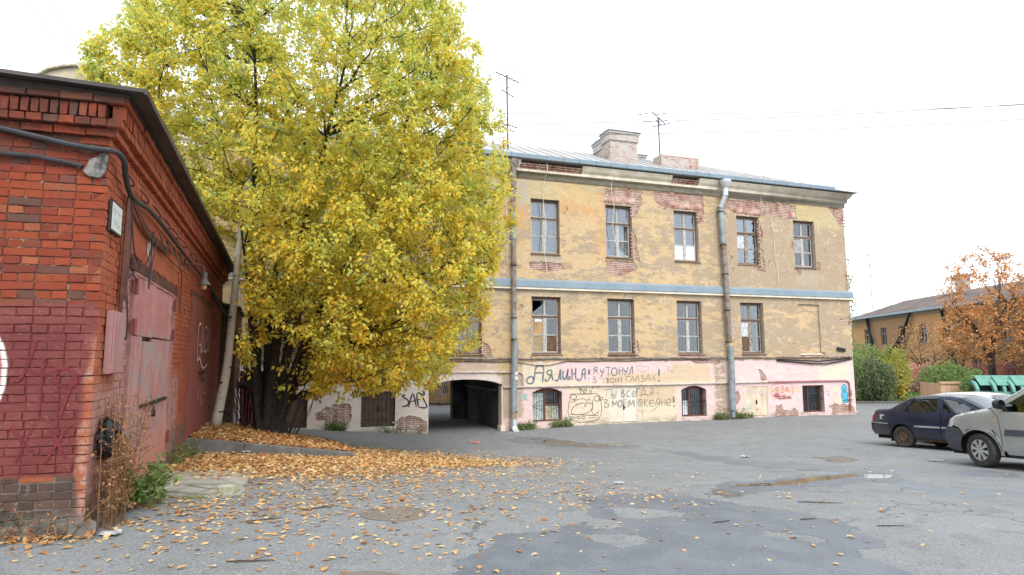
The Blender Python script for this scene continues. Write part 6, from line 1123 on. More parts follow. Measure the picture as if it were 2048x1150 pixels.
def place_leaf(me, p, d, nrm, s, name, parent=None):
    d = Vector(d).normalized(); x = d.cross(Vector(nrm)).normalized(); z = x.cross(d); o = link(name, me, parent); o.matrix_local = Matrix(((x.x * s, d.x * s, z.x * s, p[0]), (x.y * s, d.y * s, z.y * s, p[1]), (x.z * s, d.z * s, z.z * s, p[2]), (0, 0, 0, 1))); return o
for i in near: place_leaf(lm_[int(np.clip(tint[i] * 12, 0, 11))], P[i] + LO, D_[i], N_[i], L[i], "leaf", tree)
# birch beside the garage wall
M_birch = MT("birch_bark"); t = M_birch; p = t.obj(); nb = t.noise(t.vm('MULTIPLY', p, (2.5, 2.5, 9)), 2.2, 4, .6); c = t.mix(t.ss(nb, .60, .64), (.50, .45, .38), (.05, .045, .04)); c = t.mix(t.ss(t.xyz(p)[2], .5, .1), c, (.12, .10, .085)); M_birch = t.done(t.bsdf(c, .85, 0, t.bump(nb, .4, .01)))
bi = thing("birch_tree", "slender leaning birch trunk with black marks beside the garage wall", "tree", (-6.93, 14.6, -.2))
m = MB(); bpts = smoothpts([(0, 0, -.3), (.02, 0, .3), (.2, .02, 1.6), (.28, .05, 3.2), (.36, .1, 5.0), (.6, .3, 8.0), (1.0, .6, 11)]); m.tube(bpts, list(np.linspace(.135, .03, len(bpts))), 12); m.build("trunk", M_birch, bi, smooth=60)
m = MB()
for i in range(26): k = int(rs.integers(3, len(bpts) - 2)); q = bpts[k]; a = rs.uniform(0, 6.28); m.obox(tuple(q + Vector((math.cos(a), math.sin(a), 0)) * (.135 - .105 * k / len(bpts)) * .93), (-math.sin(a) * .05, math.cos(a) * .05, 0), (math.cos(a) * .014, math.sin(a) * .014, 0), (0, 0, .016))
m.build("bark_scars", M_iron, bi)['kind'] = 'stuff'
# ---- fallen leaves
M_fleaf = mat_leaf("fallen_leaf", [(0, (.26, .10, .04)), (.14, (.42, .18, .055)), (.3, (.54, .27, .10)), (.5, (.66, .40, .17)), (.7, (.72, .52, .26)), (.85, (.70, .56, .32)), (.95, (.24, .12, .06)), (1, (.66, .54, .16))], .25, .6)
def scatter(n, fn, hgt, zfn, name):
    P2 = fn(n); z = zfn(P2[:, 0], P2[:, 1]); k = len(P2); N_ = np.stack([rs.normal(0, hgt[1], k), rs.normal(0, hgt[1], k), np.ones(k)], -1); a = rs.uniform(0, 2 * np.pi, k); D_ = np.stack([np.cos(a), np.sin(a), rs.normal(0, hgt[1] * .7, k)], -1)
    return np.c_[P2, z + rs.uniform(.004, hgt[0], k)], D_, N_
ins_g = lambda Q: ((Q - K) @ SN < .02) & ((Q - K) @ ST > -.1)
def on_ramp(n): r_ = 6.5 + 4.1 * rs.uniform(size=n); e = rs.uniform(0, 1, n) * 3.0; return K + ST * r_[:, None] + SN * e[:, None]
def dens(lines):      # gaussian clumps (centre, axis half-lengths, angle, share)
    def f(n):
        w_ = np.array([l[4] for l in lines], float); w_ /= w_.sum(); i = rs.choice(len(lines), n, p=w_); c = np.array([l[0] for l in lines])[i]; A = np.array([l[1] for l in lines])[i]; B_ = np.array([l[2] for l in lines])[i]; an = np.radians(np.array([l[3] for l in lines]))[i]
        g = rs.normal(0, 1, (n, 2)) * np.stack([A, B_], -1) * .5; Q = c + np.stack([g[:, 0] * np.cos(an) - g[:, 1] * np.sin(an), g[:, 0] * np.sin(an) + g[:, 1] * np.cos(an)], -1)
        kk = ~ins_g(Q) & (ramp_z(Q[:, 0], Q[:, 1]) < -5) & (Q[:, 1] > 3.2) & ((Q - FP) @ FI < -.1)
        return Q[kk]
    return f
dense = dens([((-4.6, 11.0), 3.0, .8, 20, 9), ((-3.2, 11.6), 2.6, .9, 18, 7), ((-2.4, 13.0), 3.0, 1.6, 10, 7), ((-3.2, 14.6), 2.4, 2.0, 20, 4), ((-4.9, 9.9), 1.4, 1.6, 110, 4), ((-3.0, 9.6), 2.2, 1.0, 30, 2.2), ((-5.2, 9.5), .6, 2.4, -20, 2.5)])
mid_ = dens([((-2.6, 8.8), 2.6, 2.4, 20, 6), ((-1.6, 10.6), 3.0, 2.0, 20, 5), ((-2.2, 7.0), 2.6, 1.6, 20, 4), ((-3.2, 6.6), .9, 1.2, 0, 1.6), ((.8, 8.4), 1.8, 1.0, 0, 1.2)])
sparse = dens([((-1.2, 6.2), 5.0, 3.4, 20, 5), ((.6, 9.5), 6.0, 4.0, 10, 4), ((-2.2, 5.2), 3.0, 1.6, 0, 2.6), ((2.5, 7.5), 6.0, 4.5, 0, 1.3), ((3, 14), 9, 7, 0, .9), ((-1, 17), 5, 5, 0, 1.5)])
wall_ = lambda n: (lambda a: K + FD * (a * 1.2)[:, None] + FFN * (np.abs(rs.normal(0, .13, n)) + .06)[:, None])(rs.uniform(-.1, 1, n))
parts = [scatter(12500, on_ramp, (.055, .5), lambda x, y: ramp_z(x, y), ""), scatter(23000, dense, (.045, .42), gz, ""), scatter(2300, mid_, (.016, .16), gz, ""), scatter(950, sparse, (.012, .12), gz, ""), scatter(170, wall_, (.03, .4), gz, "")]
P = np.concatenate([q[0] for q in parts]); D_ = np.concatenate([q[1] for q in parts]); N_ = np.concatenate([q[2] for q in parts]); n = len(P); L = rs.uniform(.045, .095, n); L[n - 1500:] *= rs.uniform(.6, 1.1, 1500); Wd = L * rs.uniform(.5, .7, n); tint = np.clip(rs.beta(1.9, 2.1, n) + np.where(np.arange(n) < 12500, -.12, 0), .0, 1); cu = rs.uniform(-.1, .3, n)
infr = (P[:, 1] > 4.3) & (np.abs(P[:, 0] / P[:, 1]) < .82) & (np.arange(n) >= 35000); idx = np.where(infr)[0]; near = idx[np.argsort(np.linalg.norm(P[idx] - np.array([0, 0, 1.6]), axis=1))[:300]]; mask = np.ones(n, bool); mask[near] = False
V, F = leaf_arrays(P[mask], D_[mask], N_[mask], L[mask], Wd[mask], rs.uniform(-.05, .2, mask.sum()), cu[mask]); tag(fastmesh("fallen_leaves", V, F, M_fleaf, None, np.repeat(tint[mask], 7)), kind='stuff')
fm_ = []
for k in range(15):
    V, F = leaf_arrays(np.zeros((1, 3)), np.array([[0, 1., 0]]), np.array([[0, 0, 1.]]), np.array([1.]), np.array([.5 + .05 * (k % 4)]), np.array([.05 * (k % 5) - .02]), np.array([.05 * (k % 4) - .02])); o = fastmesh("fallen_%d" % k, V, F, M_fleaf, None, np.full(7, k / 14.)); fm_.append(o.data); bpy.data.objects.remove(o)
for i in near:
    k = int(np.clip(tint[i] * 14, 0, 14)); nm = ("brown", "orange", "golden yellow")[0 if k < 3 or k == 13 else 1 if k < 6 else 2]
    o = place_leaf(fm_[k], P[i], D_[i], N_[i], L[i], "fallen_leaf"); tag(o, "%s fallen leaf lying on the grey asphalt" % nm, "leaf", "%s leaves on the near asphalt" % nm)
# twigs, litter
M_twig = simple("fallen_twig_bark", (.085, .06, .042), .9, var=.3, scale=20)
for x, y, a, l, lab in ((-2.05, 5.02, 10, .34, "thick dark stick lying between leaves near the front edge"), (-2.45, 6.3, 35, .35, "forked twig left of the leafy manhole cover"), (-2.1, 6.9, 50, .4, "thin pale stick behind the forked twig"), (3.86, 7.98, -8, .55, "long dark twig on the dry asphalt at right"), (3.2, 6.9, 15, .22, "short stick at the edge of the damp patch"), (2.2, 6.7, 30, .25, "small curved twig on the damp asphalt"), (3.9, 6.6, 5, .3, "straight twig on the damp asphalt's right edge")):
    m = MB(); pts = [(x + l * (i / 4 - .5) * math.cos(rad(a)) + random.gauss(0, .006), y + l * (i / 4 - .5) * math.sin(rad(a)) + random.gauss(0, .006), 0) for i in range(5)]; pts = [(p[0], p[1], g1(p[0], p[1]) + .010) for p in pts]; m.tube(pts, [.005, .007, .006, .005, .003], 6)
    q = pts[2]; 
    if l > .3: m.tube([q, (q[0] + .07, q[1] + .05, q[2] + .012), (q[0] + .15, q[1] + .06, q[2] + .02)], [.004, .003, .002], 5)
    tag(m.build("twig", M_twig), lab, "twig", "twigs on the asphalt")
M_scrap = simple('dirty_paper', (.45, .45, .44), .9, var=.3, scale=20)
def scrap(x, y, s, lab, mat=None, z=None):
    m = MB(); z = (g1(x, y) if z is None else z) + .012; rows = [[(x + s * (i / 4 - .5) + random.gauss(0, s * .05), y + s * .6 * (j / 3 - .5) + random.gauss(0, s * .05), z + random.uniform(0, s * .18)) for i in range(5)] for j in range(4)]; m.grid(rows); tag(m.build("paper_scrap", mat or M_scrap, None, smooth=20), lab, "litter", "scraps of litter")
scrap(-4.93, 11.55, .22, "white paper scrap among the leaves below the kerb", z=g1(-4.93, 11.55) + .06); scrap(-3.55, 5.62, .17, "crumpled pale scrap by the garage corner"); scrap(1.6, 9.6, .16, "small white scrap at the pile of leaves on the damp edge"); scrap(5.4, 14.6, .22, "white scrap lying in front of the building's downpipe"); scrap(9.0, 13.4, .25, "flattened scrap beyond the damp streak near the cars"); scrap(-1.2, 20.0, .3, "pink scrap in front of the carriage arch", simple("faded_pink_plastic", (.60, .22, .24), .6))
# ================================================================== CARS (local: x forward, y left, z up, origin on the ground under the rear axle)
M_tyre = simple("dusty_tyre_rubber", (.035, .034, .033), .9, var=.3, scale=12, bump=.3, color2=(.06, .055, .05)); M_blackpl = simple("black_trim_plastic", (.028, .03, .033), .6, var=.15, scale=10, bump=.1)
M_under = simple("underbody_black", (.012, .012, .012), .95); M_seat = simple("grey_seat_cloth", (.10, .10, .11), .95); M_chrome = simple("silver_wheel_paint", (.52, .53, .54), .35, .4, var=.12, scale=14)
def carpaint(name, col, col2=None, rough=.32, dirt=.35, dirtc=(.20, .17, .14), metal=.0):
    t = MT(name); p = t.obj(); z = t.xyz(p)[2]; n = t.noise(p, 2.2, 5, .6); d = t.mul(t.mx(t.ss(z, .62, .25), t.mul(t.ss(t.noise(p, 7, 6, .7), .5, .7), .5)), dirt)
    c = t.mix(t.ss(n, .42, .6), col, col2 or tuple(q * .88 for q in col)); c = t.mix(d, c, dirtc)
    return t.done(t.bsdf(c, t.m('ADD', rough, t.mul(d, .5)), metal, t.bump(n, .03, .02), .5, Coat_Weight=.55, Coat_Roughness=.12))
def car_glass(name, tint, refl=.10): return mat_glass(name, tint, refl, .12)
M_cgl = car_glass("car_glass_clear", (.62, .70, .68), .08); M_cgl_dark = car_glass("car_glass_tinted", (.06, .07, .08), .06)
M_red = simple("red_tail_lens", (.40, .02, .02), .2); M_amber = simple("amber_lens", (.70, .42, .10), .2); M_lens = simple("clear_headlamp_lens", (.62, .66, .68), .12, .3)
class Car:
    def __init__(s, name, label, spec, loc, head, paint, group='cars parked on the asphalt'):
        s.sp = spec; s.paint = paint; s.W = spec['W']; x, y = loc
        hx, hy = math.sin(rad(head)), math.cos(rad(head)); f2 = np.array([hx, hy]); l2 = np.array([-hy, hx]); z = g1(x, y)
        gxs = (g1(x + .6, y) - g1(x - .6, y)) / 1.2; gys = (g1(x, y + .6) - g1(x, y - .6)) / 1.2
        F3 = Vector((hx, hy, gxs * hx + gys * hy)).normalized(); Nn = Vector((-gxs, -gys, 1)).normalized(); L3 = Nn.cross(F3).normalized()
        s.root = thing(name, label, 'car', group=group); s.root.matrix_world = Matrix(((F3.x, L3.x, Nn.x, x), (F3.y, L3.y, Nn.y, y), (F3.z, L3.z, Nn.z, z), (0, 0, 0, 1)))
        s.prof = spec['prof']; up = [q for q in s.prof]; s.px = np.array([q[0] for q in up]); s.pz = np.array([q[1] for q in up])
    def ztop(s, x):
        k = s.sp['top']; P = s.prof[k[0]:k[1] + 1]; return np.interp(x, [q[0] for q in P], [q[1] for q in P])
    def hw(s, x, z):
        x = np.asarray(x, float); z = np.asarray(z, float); sp = s.sp; h = np.full(np.broadcast(x, z).shape, s.W / 2)
        xr, xf = s.prof[0][0], s.prof[-1][0]; tf = np.clip((x - (sp['fa'] - .1)) / (xf - sp['fa'] + .1), 0, 1); tr = np.clip((sp['ra'] + .1 - x) / (sp['ra'] + .1 - xr), 0, 1)
        h = h - .20 * tf ** 2.6 - .13 * tr ** 2.8
        zb = sp['belt']; h = h - np.where(z > zb, (z - zb) * sp.get('tumble', .30), 0) - .05 * np.clip((.45 - z) / .25, 0, 1) ** 1.5 - .035 * np.clip((z - .55) / (zb - .55), 0, 1) ** 2
        zt = s.ztop(x); r = .07; t_ = np.clip((z - (zt - r)) / r, 0, 1); return h - .055 * (1 - np.sqrt(np.clip(1 - t_ * t_, 0, 1)))
    def panel(s, poly, name, mat=None, holes=(), inset=0., flange=.025, parent=None, sides=(1, -1), step=.06, rough_=False):
        poly = resample(poly, step); xs = np.array([p[0] for p in poly]); zs = np.array([p[1] for p in poly]); g = []
        for x in np.arange(xs.min(), xs.max(), .075):
            for z in list(np.arange(zs.min(), zs.max(), .075)) + [float(s.ztop(x)) - q for q in (.008, .02, .038, .055)]: g.append((x + .003, z + .003))
        g = np.array(g); k = pip(g, poly)
        for h in holes: k &= ~pip(g, h)
        V, T = cdt(poly, [resample(h, step) for h in holes], [tuple(q) for q in g[k]]); Y = s.hw(V[:, 0], V[:, 1]) - inset; be = bedges(T); out_ = []
        for sd in sides:
            m = MB(); vs = [(a, sd * y, b) for (a, b), y in zip(V, Y)]; m.add(vs, [tuple(t_) if sd < 0 else tuple(t_)[::-1] for t_ in T])
            if flange:
                for a, b in be: m.add([vs[a], vs[b], (vs[b][0], vs[b][1] - sd * flange, vs[b][2]), (vs[a][0], vs[a][1] - sd * flange, vs[a][2])], [(0, 1, 2, 3)])
            out_.append(m.build(name, mat or s.paint, parent[0 if sd > 0 else 1] if isinstance(parent, list) else (parent or s.root), smooth=28))
        return out_
    def strip(s, i0, i1, name, mat=None, dy=0., crown=.04, sub=4, parent=None, lift=0.):
        P = s.prof[i0:i1 + 1]; rows = []
        for j in range(len(P) - 1):
            for q in range(sub if j < len(P) - 2 else sub + 1):
                t_ = q / sub; x = P[j][0] * (1 - t_) + P[j + 1][0] * t_; z = P[j][1] * (1 - t_) + P[j + 1][1] * t_; h = float(s.hw(x, z)) - dy
                rows.append([(x, h * v, z + lift + crown * (1 - v * v) * (1 if z > .7 else 0) + 0, ) if z > .7 else (x + (1 if x > 1 else -1) * .07 * (1 - v * v), h * v, z) for v in np.linspace(-1, 1, 13)])
        m = MB(); m.grid(rows); return m.build(name, mat or s.paint, parent or s.root, smooth=40)
    def arcp(s, cx, r, a0, a1, n=14): return [(cx + r * math.cos(rad(a)), s.sp['wz'] + r * math.sin(rad(a))) for a in np.linspace(a0, a1, n)]
    def wheel(s, x, side, style, steer=0., flat=0.):
        r = s.sp['wr']; w = .19; y = side * (s.W / 2 - .115); m = MB(); ctr = Matrix.Translation((x, y, s.sp['wz'])) @ Matrix.Rotation(rad(steer), 4, 'Z')
        o = 1 if side > 0 else -1
        m.lathe([(r * .62, -w / 2), (r * .93, -w / 2), (r, -w * .36), (r * 1.005, 0), (r, w * .36), (r * .93, w / 2), (r * .63, w / 2 - .005)], (0, 0, 0), 'y', 32)
        for i, v in enumerate(m.v):
            z = v[2]; lim = -r * (1 - flat) if flat else -9
            if z < lim: m.v[i] = (v[0] * (1 + .05 * (lim - z) / r), v[1] * (1.28), lim)
        ty = m.build("wheel", M_tyre, s.root, smooth=30); ty.matrix_local = ctr
        f = MB(); yo = o * (w / 2 - .012)
        if style == 'steel':
            f.lathe([(r * .64, yo), (r * .60, yo - o * .03), (r * .5, yo - o * .035), (r * .46, yo - o * .008), (r * .25, yo - o * .012), (r * .2, yo - o * .03), (.0, yo - o * .03)], (0, 0, 0), 'y', 28); rim = f.build("rim", M_rustrim, ty, smooth=35)
            h = MB()
            for k in range(12): a = k * math.pi / 6; h.lathe([(0, o * .003), (.016, o * .002), (.0165, -o * .004)], (math.cos(a) * r * .42, yo - o * .006, math.sin(a) * r * .42), 'y', 8)
            h.build("rim_hole", M_under, rim); h = MB()
            for k in range(4): a = k * math.pi / 2 + .4; h.lathe([(0, o * .02), (.014, o * .018), (.014, 0)], (math.cos(a) * .055, yo - o * .03, math.sin(a) * .055), 'y', 6)
            h.build("wheel_nut", M_rustrim, rim)
        else:
            f.lathe([(r * .67, yo - o * .01), (r * .66, yo + o * .006), (r * .60, yo + o * .004), (r * .585, yo - o * .02)], (0, 0, 0), 'y', 32); f.lathe([(r * .2, yo - o * .004), (r * .19, yo + o * .012), (r * .05, yo + o * .016), (0, yo + o * .016)], (0, 0, 0), 'y', 24)
            N = 8 if style == 'nine' else 7
            for k in range(N):
                a = 2 * math.pi * k / N + .2; d = Vector((math.cos(a), 0, math.sin(a))); q = Vector((-math.sin(a), 0, math.cos(a))); pts = []
                for rr_, ww in ((r * .15, .020), (r * .42, .026), (r * .62, .040)): pts.append((rr_, ww))
                ft = [tuple(d * a_ + q * w_ + Vector((0, yo + o * (.010 - .008 * (a_ / r))), 0) if False else Vector((d.x * a_ + q.x * w_, yo + o * (.012 - .010 * a_ / r), d.z * a_ + q.z * w_))) for a_, w_ in pts] + [tuple(Vector((d.x * a_ - q.x * w_, yo + o * (.012 - .010 * a_ / r), d.z * a_ - q.z * w_))) for a_, w_ in pts[::-1]]
                bk = [(p[0], p[1] - o * .025, p[2]) for p in ft]; f.add(ft + bk, [tuple(range(6))] + [(i, (i + 1) % 6, 6 + (i + 1) % 6, 6 + i) for i in range(6)])
            rim = f.build("hubcap", M_chrome, ty, smooth=30); h = MB(); h.lathe([(r * .62, yo - o * .035), (0, yo - o * .035)], (0, 0, 0), 'y', 24); h.build("rim", M_blackpl, ty)
    def under(s, x0, x1, floor=.6):
        m = MB(); w = s.W / 2 - .2; m.box(x0, x1, -w, w, .2, floor); return m.build("underbody", M_under, s.root)
    def seats(s, xs, zb=.62, zh=1.05):
        for x in xs:
            for y in (-.34, .34):
                m = MB(); m.box(x - .05, x + .45, y - .24, y + .24, .45, zb); m.add([(x - .05, y - .23, zb), (x + .07, y - .23, zb), (x - .13, y - .2, zh + .03), (x - .23, y - .2, zh), (x - .05, y + .23, zb), (x + .07, y + .23, zb), (x - .13, y + .2, zh + .03), (x - .23, y + .2, zh)], [(0, 1, 2, 3), (4, 5, 6, 7), (0, 1, 5, 4), (1, 2, 6, 5), (2, 3, 7, 6), (3, 0, 4, 7)])
                m.box(x - .26, x - .17, y - .12, y + .12, zh + .03, zh + .19); m.build("seat", M_seat, s.root)
    def steer(s, x, z, y=.34):
        m = MB(); c = Vector((x, y, z)); u = Vector((0, 1, 0)); v = Vector((-.4, 0, .91)); pts = [c + u * .18 * math.cos(a) + v * .18 * math.sin(a) for a in np.linspace(0, 2 * math.pi, 19)]; m.tube(pts, .014, 6); m.bar(c - u * .17, c + u * .17, .03); m.bar(c, c + Vector((.25, 0, -.12)), .04); m.build("steering_wheel", M_blackpl, s.root)
M_rustrim = simple("rusty_steel_rim", (.11, .07, .05), .8, .2, var=.4, scale=16, bump=.3, color2=(.22, .13, .085))
# ---- navy saloon
navy = carpaint("faded_navy_paint", (.007, .012, .034), (.012, .019, .050), .30, .25, (.05, .042, .038)); navy_d = carpaint("newer_blue_door_paint", (.005, .012, .042), (.010, .021, .062), .28, .18, (.06, .05, .05))
sp = dict(W=1.66, fa=2.52, ra=0., belt=.90, wr=.285, wz=.275, top=(5, 17), prof=[(-.90, .30), (-.97, .42), (-.98, .60), (-.955, .635), (-.945, .66), (-.925, .86), (-.88, .955), (-.80, .985), (-.42, 1.005), (-.33, 1.02), (.10, 1.27), (.32, 1.35), (.80, 1.385), (1.25, 1.375), (1.55, 1.33), (2.28, .985), (2.42, .965), (3.05, .88), (3.25, .80), (3.28, .64), (3.33, .60), (3.35, .46), (3.28, .28)])
c = Car("navy_saloon_car", "faded navy blue saloon car with a flat rusty rear wheel", sp, (11.25, 17.2), 158, navy)
A = lambda a0, a1, ax=0.: c.arcp(ax, .335, a0, a1)
def up_line(P0, P1): return [q for q in sp['prof'] if P0 <= q[0] <= P1]
# side panels
rq = [(-.945, .66), (-.925, .86), (-.88, .955), (-.80, .985), (-.42, 1.005), (-.33, 1.02), (.10, 1.27), (.32, 1.35), (.80, 1.385), (1.25, 1.375), (1.55, 1.33), (2.28, .985), (2.24, .96), (1.53, 1.295), (1.24, 1.335), (.80, 1.345), (.36, 1.315), (.18, 1.255), (.10, 1.19), (-.07, .92), (-.04, .66), (.10, .62)] 
c.panel([(-.945, .66), (-.925, .86), (-.88, .955), (-.80, .985), (-.42, 1.005), (-.33, 1.02), (.10, 1.27), (.32, 1.35), (.80, 1.385), (1.25, 1.375), (1.55, 1.33), (2.28, .985), (2.235, .965), (1.53, 1.292), (1.24, 1.338), (.80, 1.348), (.40, 1.32), (.22, 1.27), (-.10, .93), (.18, .615)] + A(75, 172) + [(-.60, .40), (-.94, .62)], "quarter_panel", holes=[])
fw_ = [(2.29, .985), (2.42, .965), (3.05, .88), (3.25, .80), (3.28, .64), (3.0, .60)] + A(60, 186, 2.52) + [(2.18, .25), (2.02, .25), (2.08, .6), (2.10, .93), (2.24, .966)]
c.panel(fw_, "front_wing")
rd = [(-.09, .925), (.22, 1.262), (.40, 1.312), (.80, 1.34), (1.02, 1.338), (1.06, .92), (1.04, .26), (.37, .26)] + A(8, 68)[::1]
rdo = [(-.085, .925), (.23, 1.262), (.40, 1.312), (.80, 1.340), (1.02, 1.337), (1.055, .92), (1.04, .26), (.345, .26)] + A(8, 66)
rwin = [(.06, .945), (.29, 1.205), (.44, 1.262), (.80, 1.288), (.955, 1.286), (.985, .945)]
rdoor = c.panel(rdo, "rear_door", holes=[rwin]); fdo = [(1.032, 1.337), (1.24, 1.328), (1.52, 1.283), (2.09, .985), (2.09, .93), (2.07, .6), (2.01, .26), (1.052, .26), (1.068, .92)]
fwin = [(1.09, .945), (1.085, 1.286), (1.23, 1.276), (1.48, 1.238), (1.95, .985), (1.95, .945)]; fdoor = c.panel(fdo, "front_door", navy_d, holes=[fwin])
def shrink(h, k=-.012): cx = sum(p[0] for p in h) / len(h); cz = sum(p[1] for p in h) / len(h); return [(cx + (a - cx) * (1 - k), cz + (b - cz) * (1 - k)) for a, b in h]
c.panel(shrink(rwin), "window_pane", M_cgl_dark, inset=.014, flange=0, parent=rdoor); c.panel(shrink(fwin), "window_pane", M_cgl, inset=.014, flange=0, parent=fdoor)
c.panel([(.265, .945), (.285, .945), (.315, 1.21), (.295, 1.205)], "quarterlight_bar", M_blackpl, inset=.004, flange=.01, parent=rdoor); c.panel([(.24, 1.285), (.42, 1.335), (.98, 1.355), (.98, 1.30), (.44, 1.275), (.27, 1.215)], "wind_deflector", M_cgl_dark, inset=-.022, flange=.012, parent=rdoor)
c.panel([(-.36, .955), (-.05, .955), (.13, 1.18), (.10, 1.20)], "side_vent_panel", M_blackpl, inset=-.004, flange=.008)
c.panel([(.36, .548), (1.03, .548), (1.03, .592), (.36, .592)], "door_moulding", M_greyp, inset=-.012, flange=.02, parent=rdoor); c.panel([(1.07, .548), (2.03, .548), (2.03, .592), (1.07, .592)], "door_moulding", M_greyp, inset=-.012, flange=.02, parent=fdoor)
for sd, d1_, d2_ in ((1, rdoor[0], fdoor[0]), (-1, rdoor[1], fdoor[1])):
    for x, par in ((.22, d1_), (1.18, d2_)):
        m = MB(); yy = float(c.hw(x, .80)); m.obox((x, sd * (yy + .012), .80), (.075, 0, 0), (0, .014, 0), (0, 0, .018)); m.obox((x, sd * (yy + .0), .79), (.09, 0, 0), (0, .006, 0), (0, 0, .034)); m.build("door_handle", M_blackpl, par)
    m = MB(); m.obox((1.98, sd * (.93), 1.02), (.035, .02, 0), (-.012, .085, 0), (0, 0, .055)); m.build("wing_mirror", M_blackpl, c.root)
for nm, i0, i1, mat, kw in (("boot_panel", 4, 7, None, {}), ("boot_lid", 7, 9, None, {}), ("roof_panel", 11, 14, None, dict(crown=.035)), ("bonnet", 15, 18, None, {}), ("front_panel", 18, 19, None, {})): c.strip(i0, i1, nm, mat, **kw)
c.strip(9, 11, "rear_window", M_cgl_dark, dy=.05); c.strip(14, 15, "windscreen", M_cgl, dy=.06)
for nm, a, b in (("rear_bumper", 0, 3), ("front_bumper", 19, 22)): c.strip(a, b, nm, navy, crown=0)
c.panel([(-.90, .30), (-.97, .42), (-.98, .60), (-.955, .645), (-.60, .645), (-.36, .60), (-.345, .42), (-.40, .30)], "bumper_side", carpaint("navy_bumper", (.010, .013, .030), None, .5, .3), inset=-.01); c.panel([(3.28, .28), (3.35, .46), (3.33, .60), (3.25, .64), (2.90, .60), (2.89, .30)], "bumper_side", navy, inset=-.01)
c.panel([(-.97, .612), (-.955, .640), (-.38, .618), (-.38, .595)], "bumper_strip", M_greyp, inset=-.016, flange=.012)
c.panel([(.34, .25), (2.05, .25), (2.05, .20), (.34, .20)], "sill", simple("rusty_sill", (.05, .03, .025), .8, var=.5, scale=9, color2=(.13, .07, .04)), inset=.02)
c.panel([(-.945, .67), (-.925, .86), (-.905, .90), (-.86, .90), (-.855, .67)], "tail_lamp", M_red, inset=-.008, flange=.015); c.panel([(-.92, .87), (-.905, .93), (-.86, .93), (-.86, .87)], "indicator_lens", M_amber, inset=-.012, flange=.015)
c.under(-.85, 3.2, .58); c.seats((.35, 1.35)); c.steer(1.95, .95); m = MB(); m.box(2.0, 2.4, -.68, .68, .58, .93); m.build("dashboard", M_blackpl, c.root)
c.wheel(0, -1, 'steel', 0, .16); c.wheel(0, 1, 'steel', 0, .0); c.wheel(2.52, -1, 'steel', 8); c.wheel(2.52, 1, 'steel', 8)
m = MB(); m.box(-.36, -.345, -.78, -.62, .14, .38); m.build("mud_flap", M_blackpl, c.root)
yy = float(c.hw(-.58, .78)); fnc = lambda a, b, d: (-.58 - a, -(float(c.hw(-.58, .78)) + .006), .78 + b)
strokes("sticker", [[(-.07, .02), (-.03, .06), (.02, .02), (.06, .05), (.03, -.01), (.07, -.04), (-.05, -.04), (-.07, .02)], [(.05, .08), (.01, .05)]], .02, simple("white_sticker", (.8, .8, .8), .5), 0, c.root, fnc)
strokes("sticker", [[(-.09, -.10), (-.05, -.10), (-.05, -.13), (-.09, -.13), (-.09, -.10)]], .022, M_paperw, 0, c.root, fnc)
fnw = lambda a, b, d: (.62 - a, -(float(c.hw(.62, 1.25)) + .0045), 1.245 + b)
strokes("sticker", [[(.25, -.012), (.25, .012), (.21, .012), (.21, -.012)], [(.17, -.012), (.17, .012), (.13, -.012)], [(.09, .012), (.05, .012), (.05, -.012)], [(.01, -.012), (.0, .012), (-.03, -.012)], [(-.06, .012), (-.06, -.012), (-.1, -.012)], [(-.14, .012), (-.14, -.012)]], .011, simple("pale_blue_sticker", (.35, .55, .75), .5), 0, rdoor[1], fnw)
# ---- silver crossover hatchback (cut by the right edge)
silver = carpaint("silver_metallic_paint", (.40, .415, .42), (.37, .385, .39), .34, .12, (.30, .285, .27), .45); M_grb = simple("dark_grey_bumper_plastic", (.06, .07, .085), .65, var=.15, scale=8)
sp2 = dict(W=1.75, fa=2.90, ra=0., belt=1.02, tumble=.22, wr=.316, wz=.312, top=(4, 15), prof=[(-.62, .36), (-.70, .50), (-.70, .66), (-.67, .70), (-.66, .72), (-.60, 1.05), (-.42, 1.55), (-.20, 1.62), (.50, 1.665), (1.45, 1.66), (1.95, 1.60), (2.74, 1.115), (2.88, 1.085), (3.40, .965), (3.56, .88), (3.63, .74), (3.66, .70), (3.70, .52), (3.62, .28)])
s2 = Car("silver_crossover_car", "silver crossover hatchback with dark grey bumper and scuffed wheel arch", sp2, (9.25 + .342 * 2.9 + .66, 12.2 - .94 * 2.9 + .34), -20, silver)
B_ = lambda a0, a1, ax=2.9, r=.40: [(ax + r * math.cos(rad(a)), .312 + r * math.sin(rad(a))) for a in np.linspace(a0, a1, 14)]
s2.panel([(2.66, 1.10), (2.74, 1.115), (2.88, 1.085), (3.40, .965), (3.56, .88), (3.60, .80), (3.30, .72)] + B_(44, 188) + [(2.50, .28), (2.485, .6), (2.53, .95)], "front_wing")
s2.panel([(3.62, .28), (3.70, .52), (3.66, .70), (3.62, .735), (3.32, .705)] + B_(42, -8), "bumper_side", M_grb, inset=-.012); s2.strip(15, 18, "front_bumper", M_grb, crown=0); s2.strip(14, 15, "front_panel", None)
s2.panel(B_(190, 46, 2.9, .43) + B_(46, 190, 2.9, .385), "wheel_arch_flare", silver, inset=-.028, flange=.03)
s2.panel([(2.55 + .02 * i, .62 + .035 * i) for i in range(4)] + [(2.63, .70), (2.56, .60)], "arch_scuff", M_blackpl, inset=-.0305, flange=0)
def arc_scuff(a0, a1, r): s2.panel([(2.9 + (r + .008) * math.cos(rad(a)), .312 + (r + .008) * math.sin(rad(a))) for a in np.linspace(a0, a1, 8)] + [(2.9 + (r - .008) * math.cos(rad(a)), .312 + (r - .008) * math.sin(rad(a))) for a in np.linspace(a1, a0, 8)], "arch_scuff", M_blackpl, inset=-.030, flange=0)
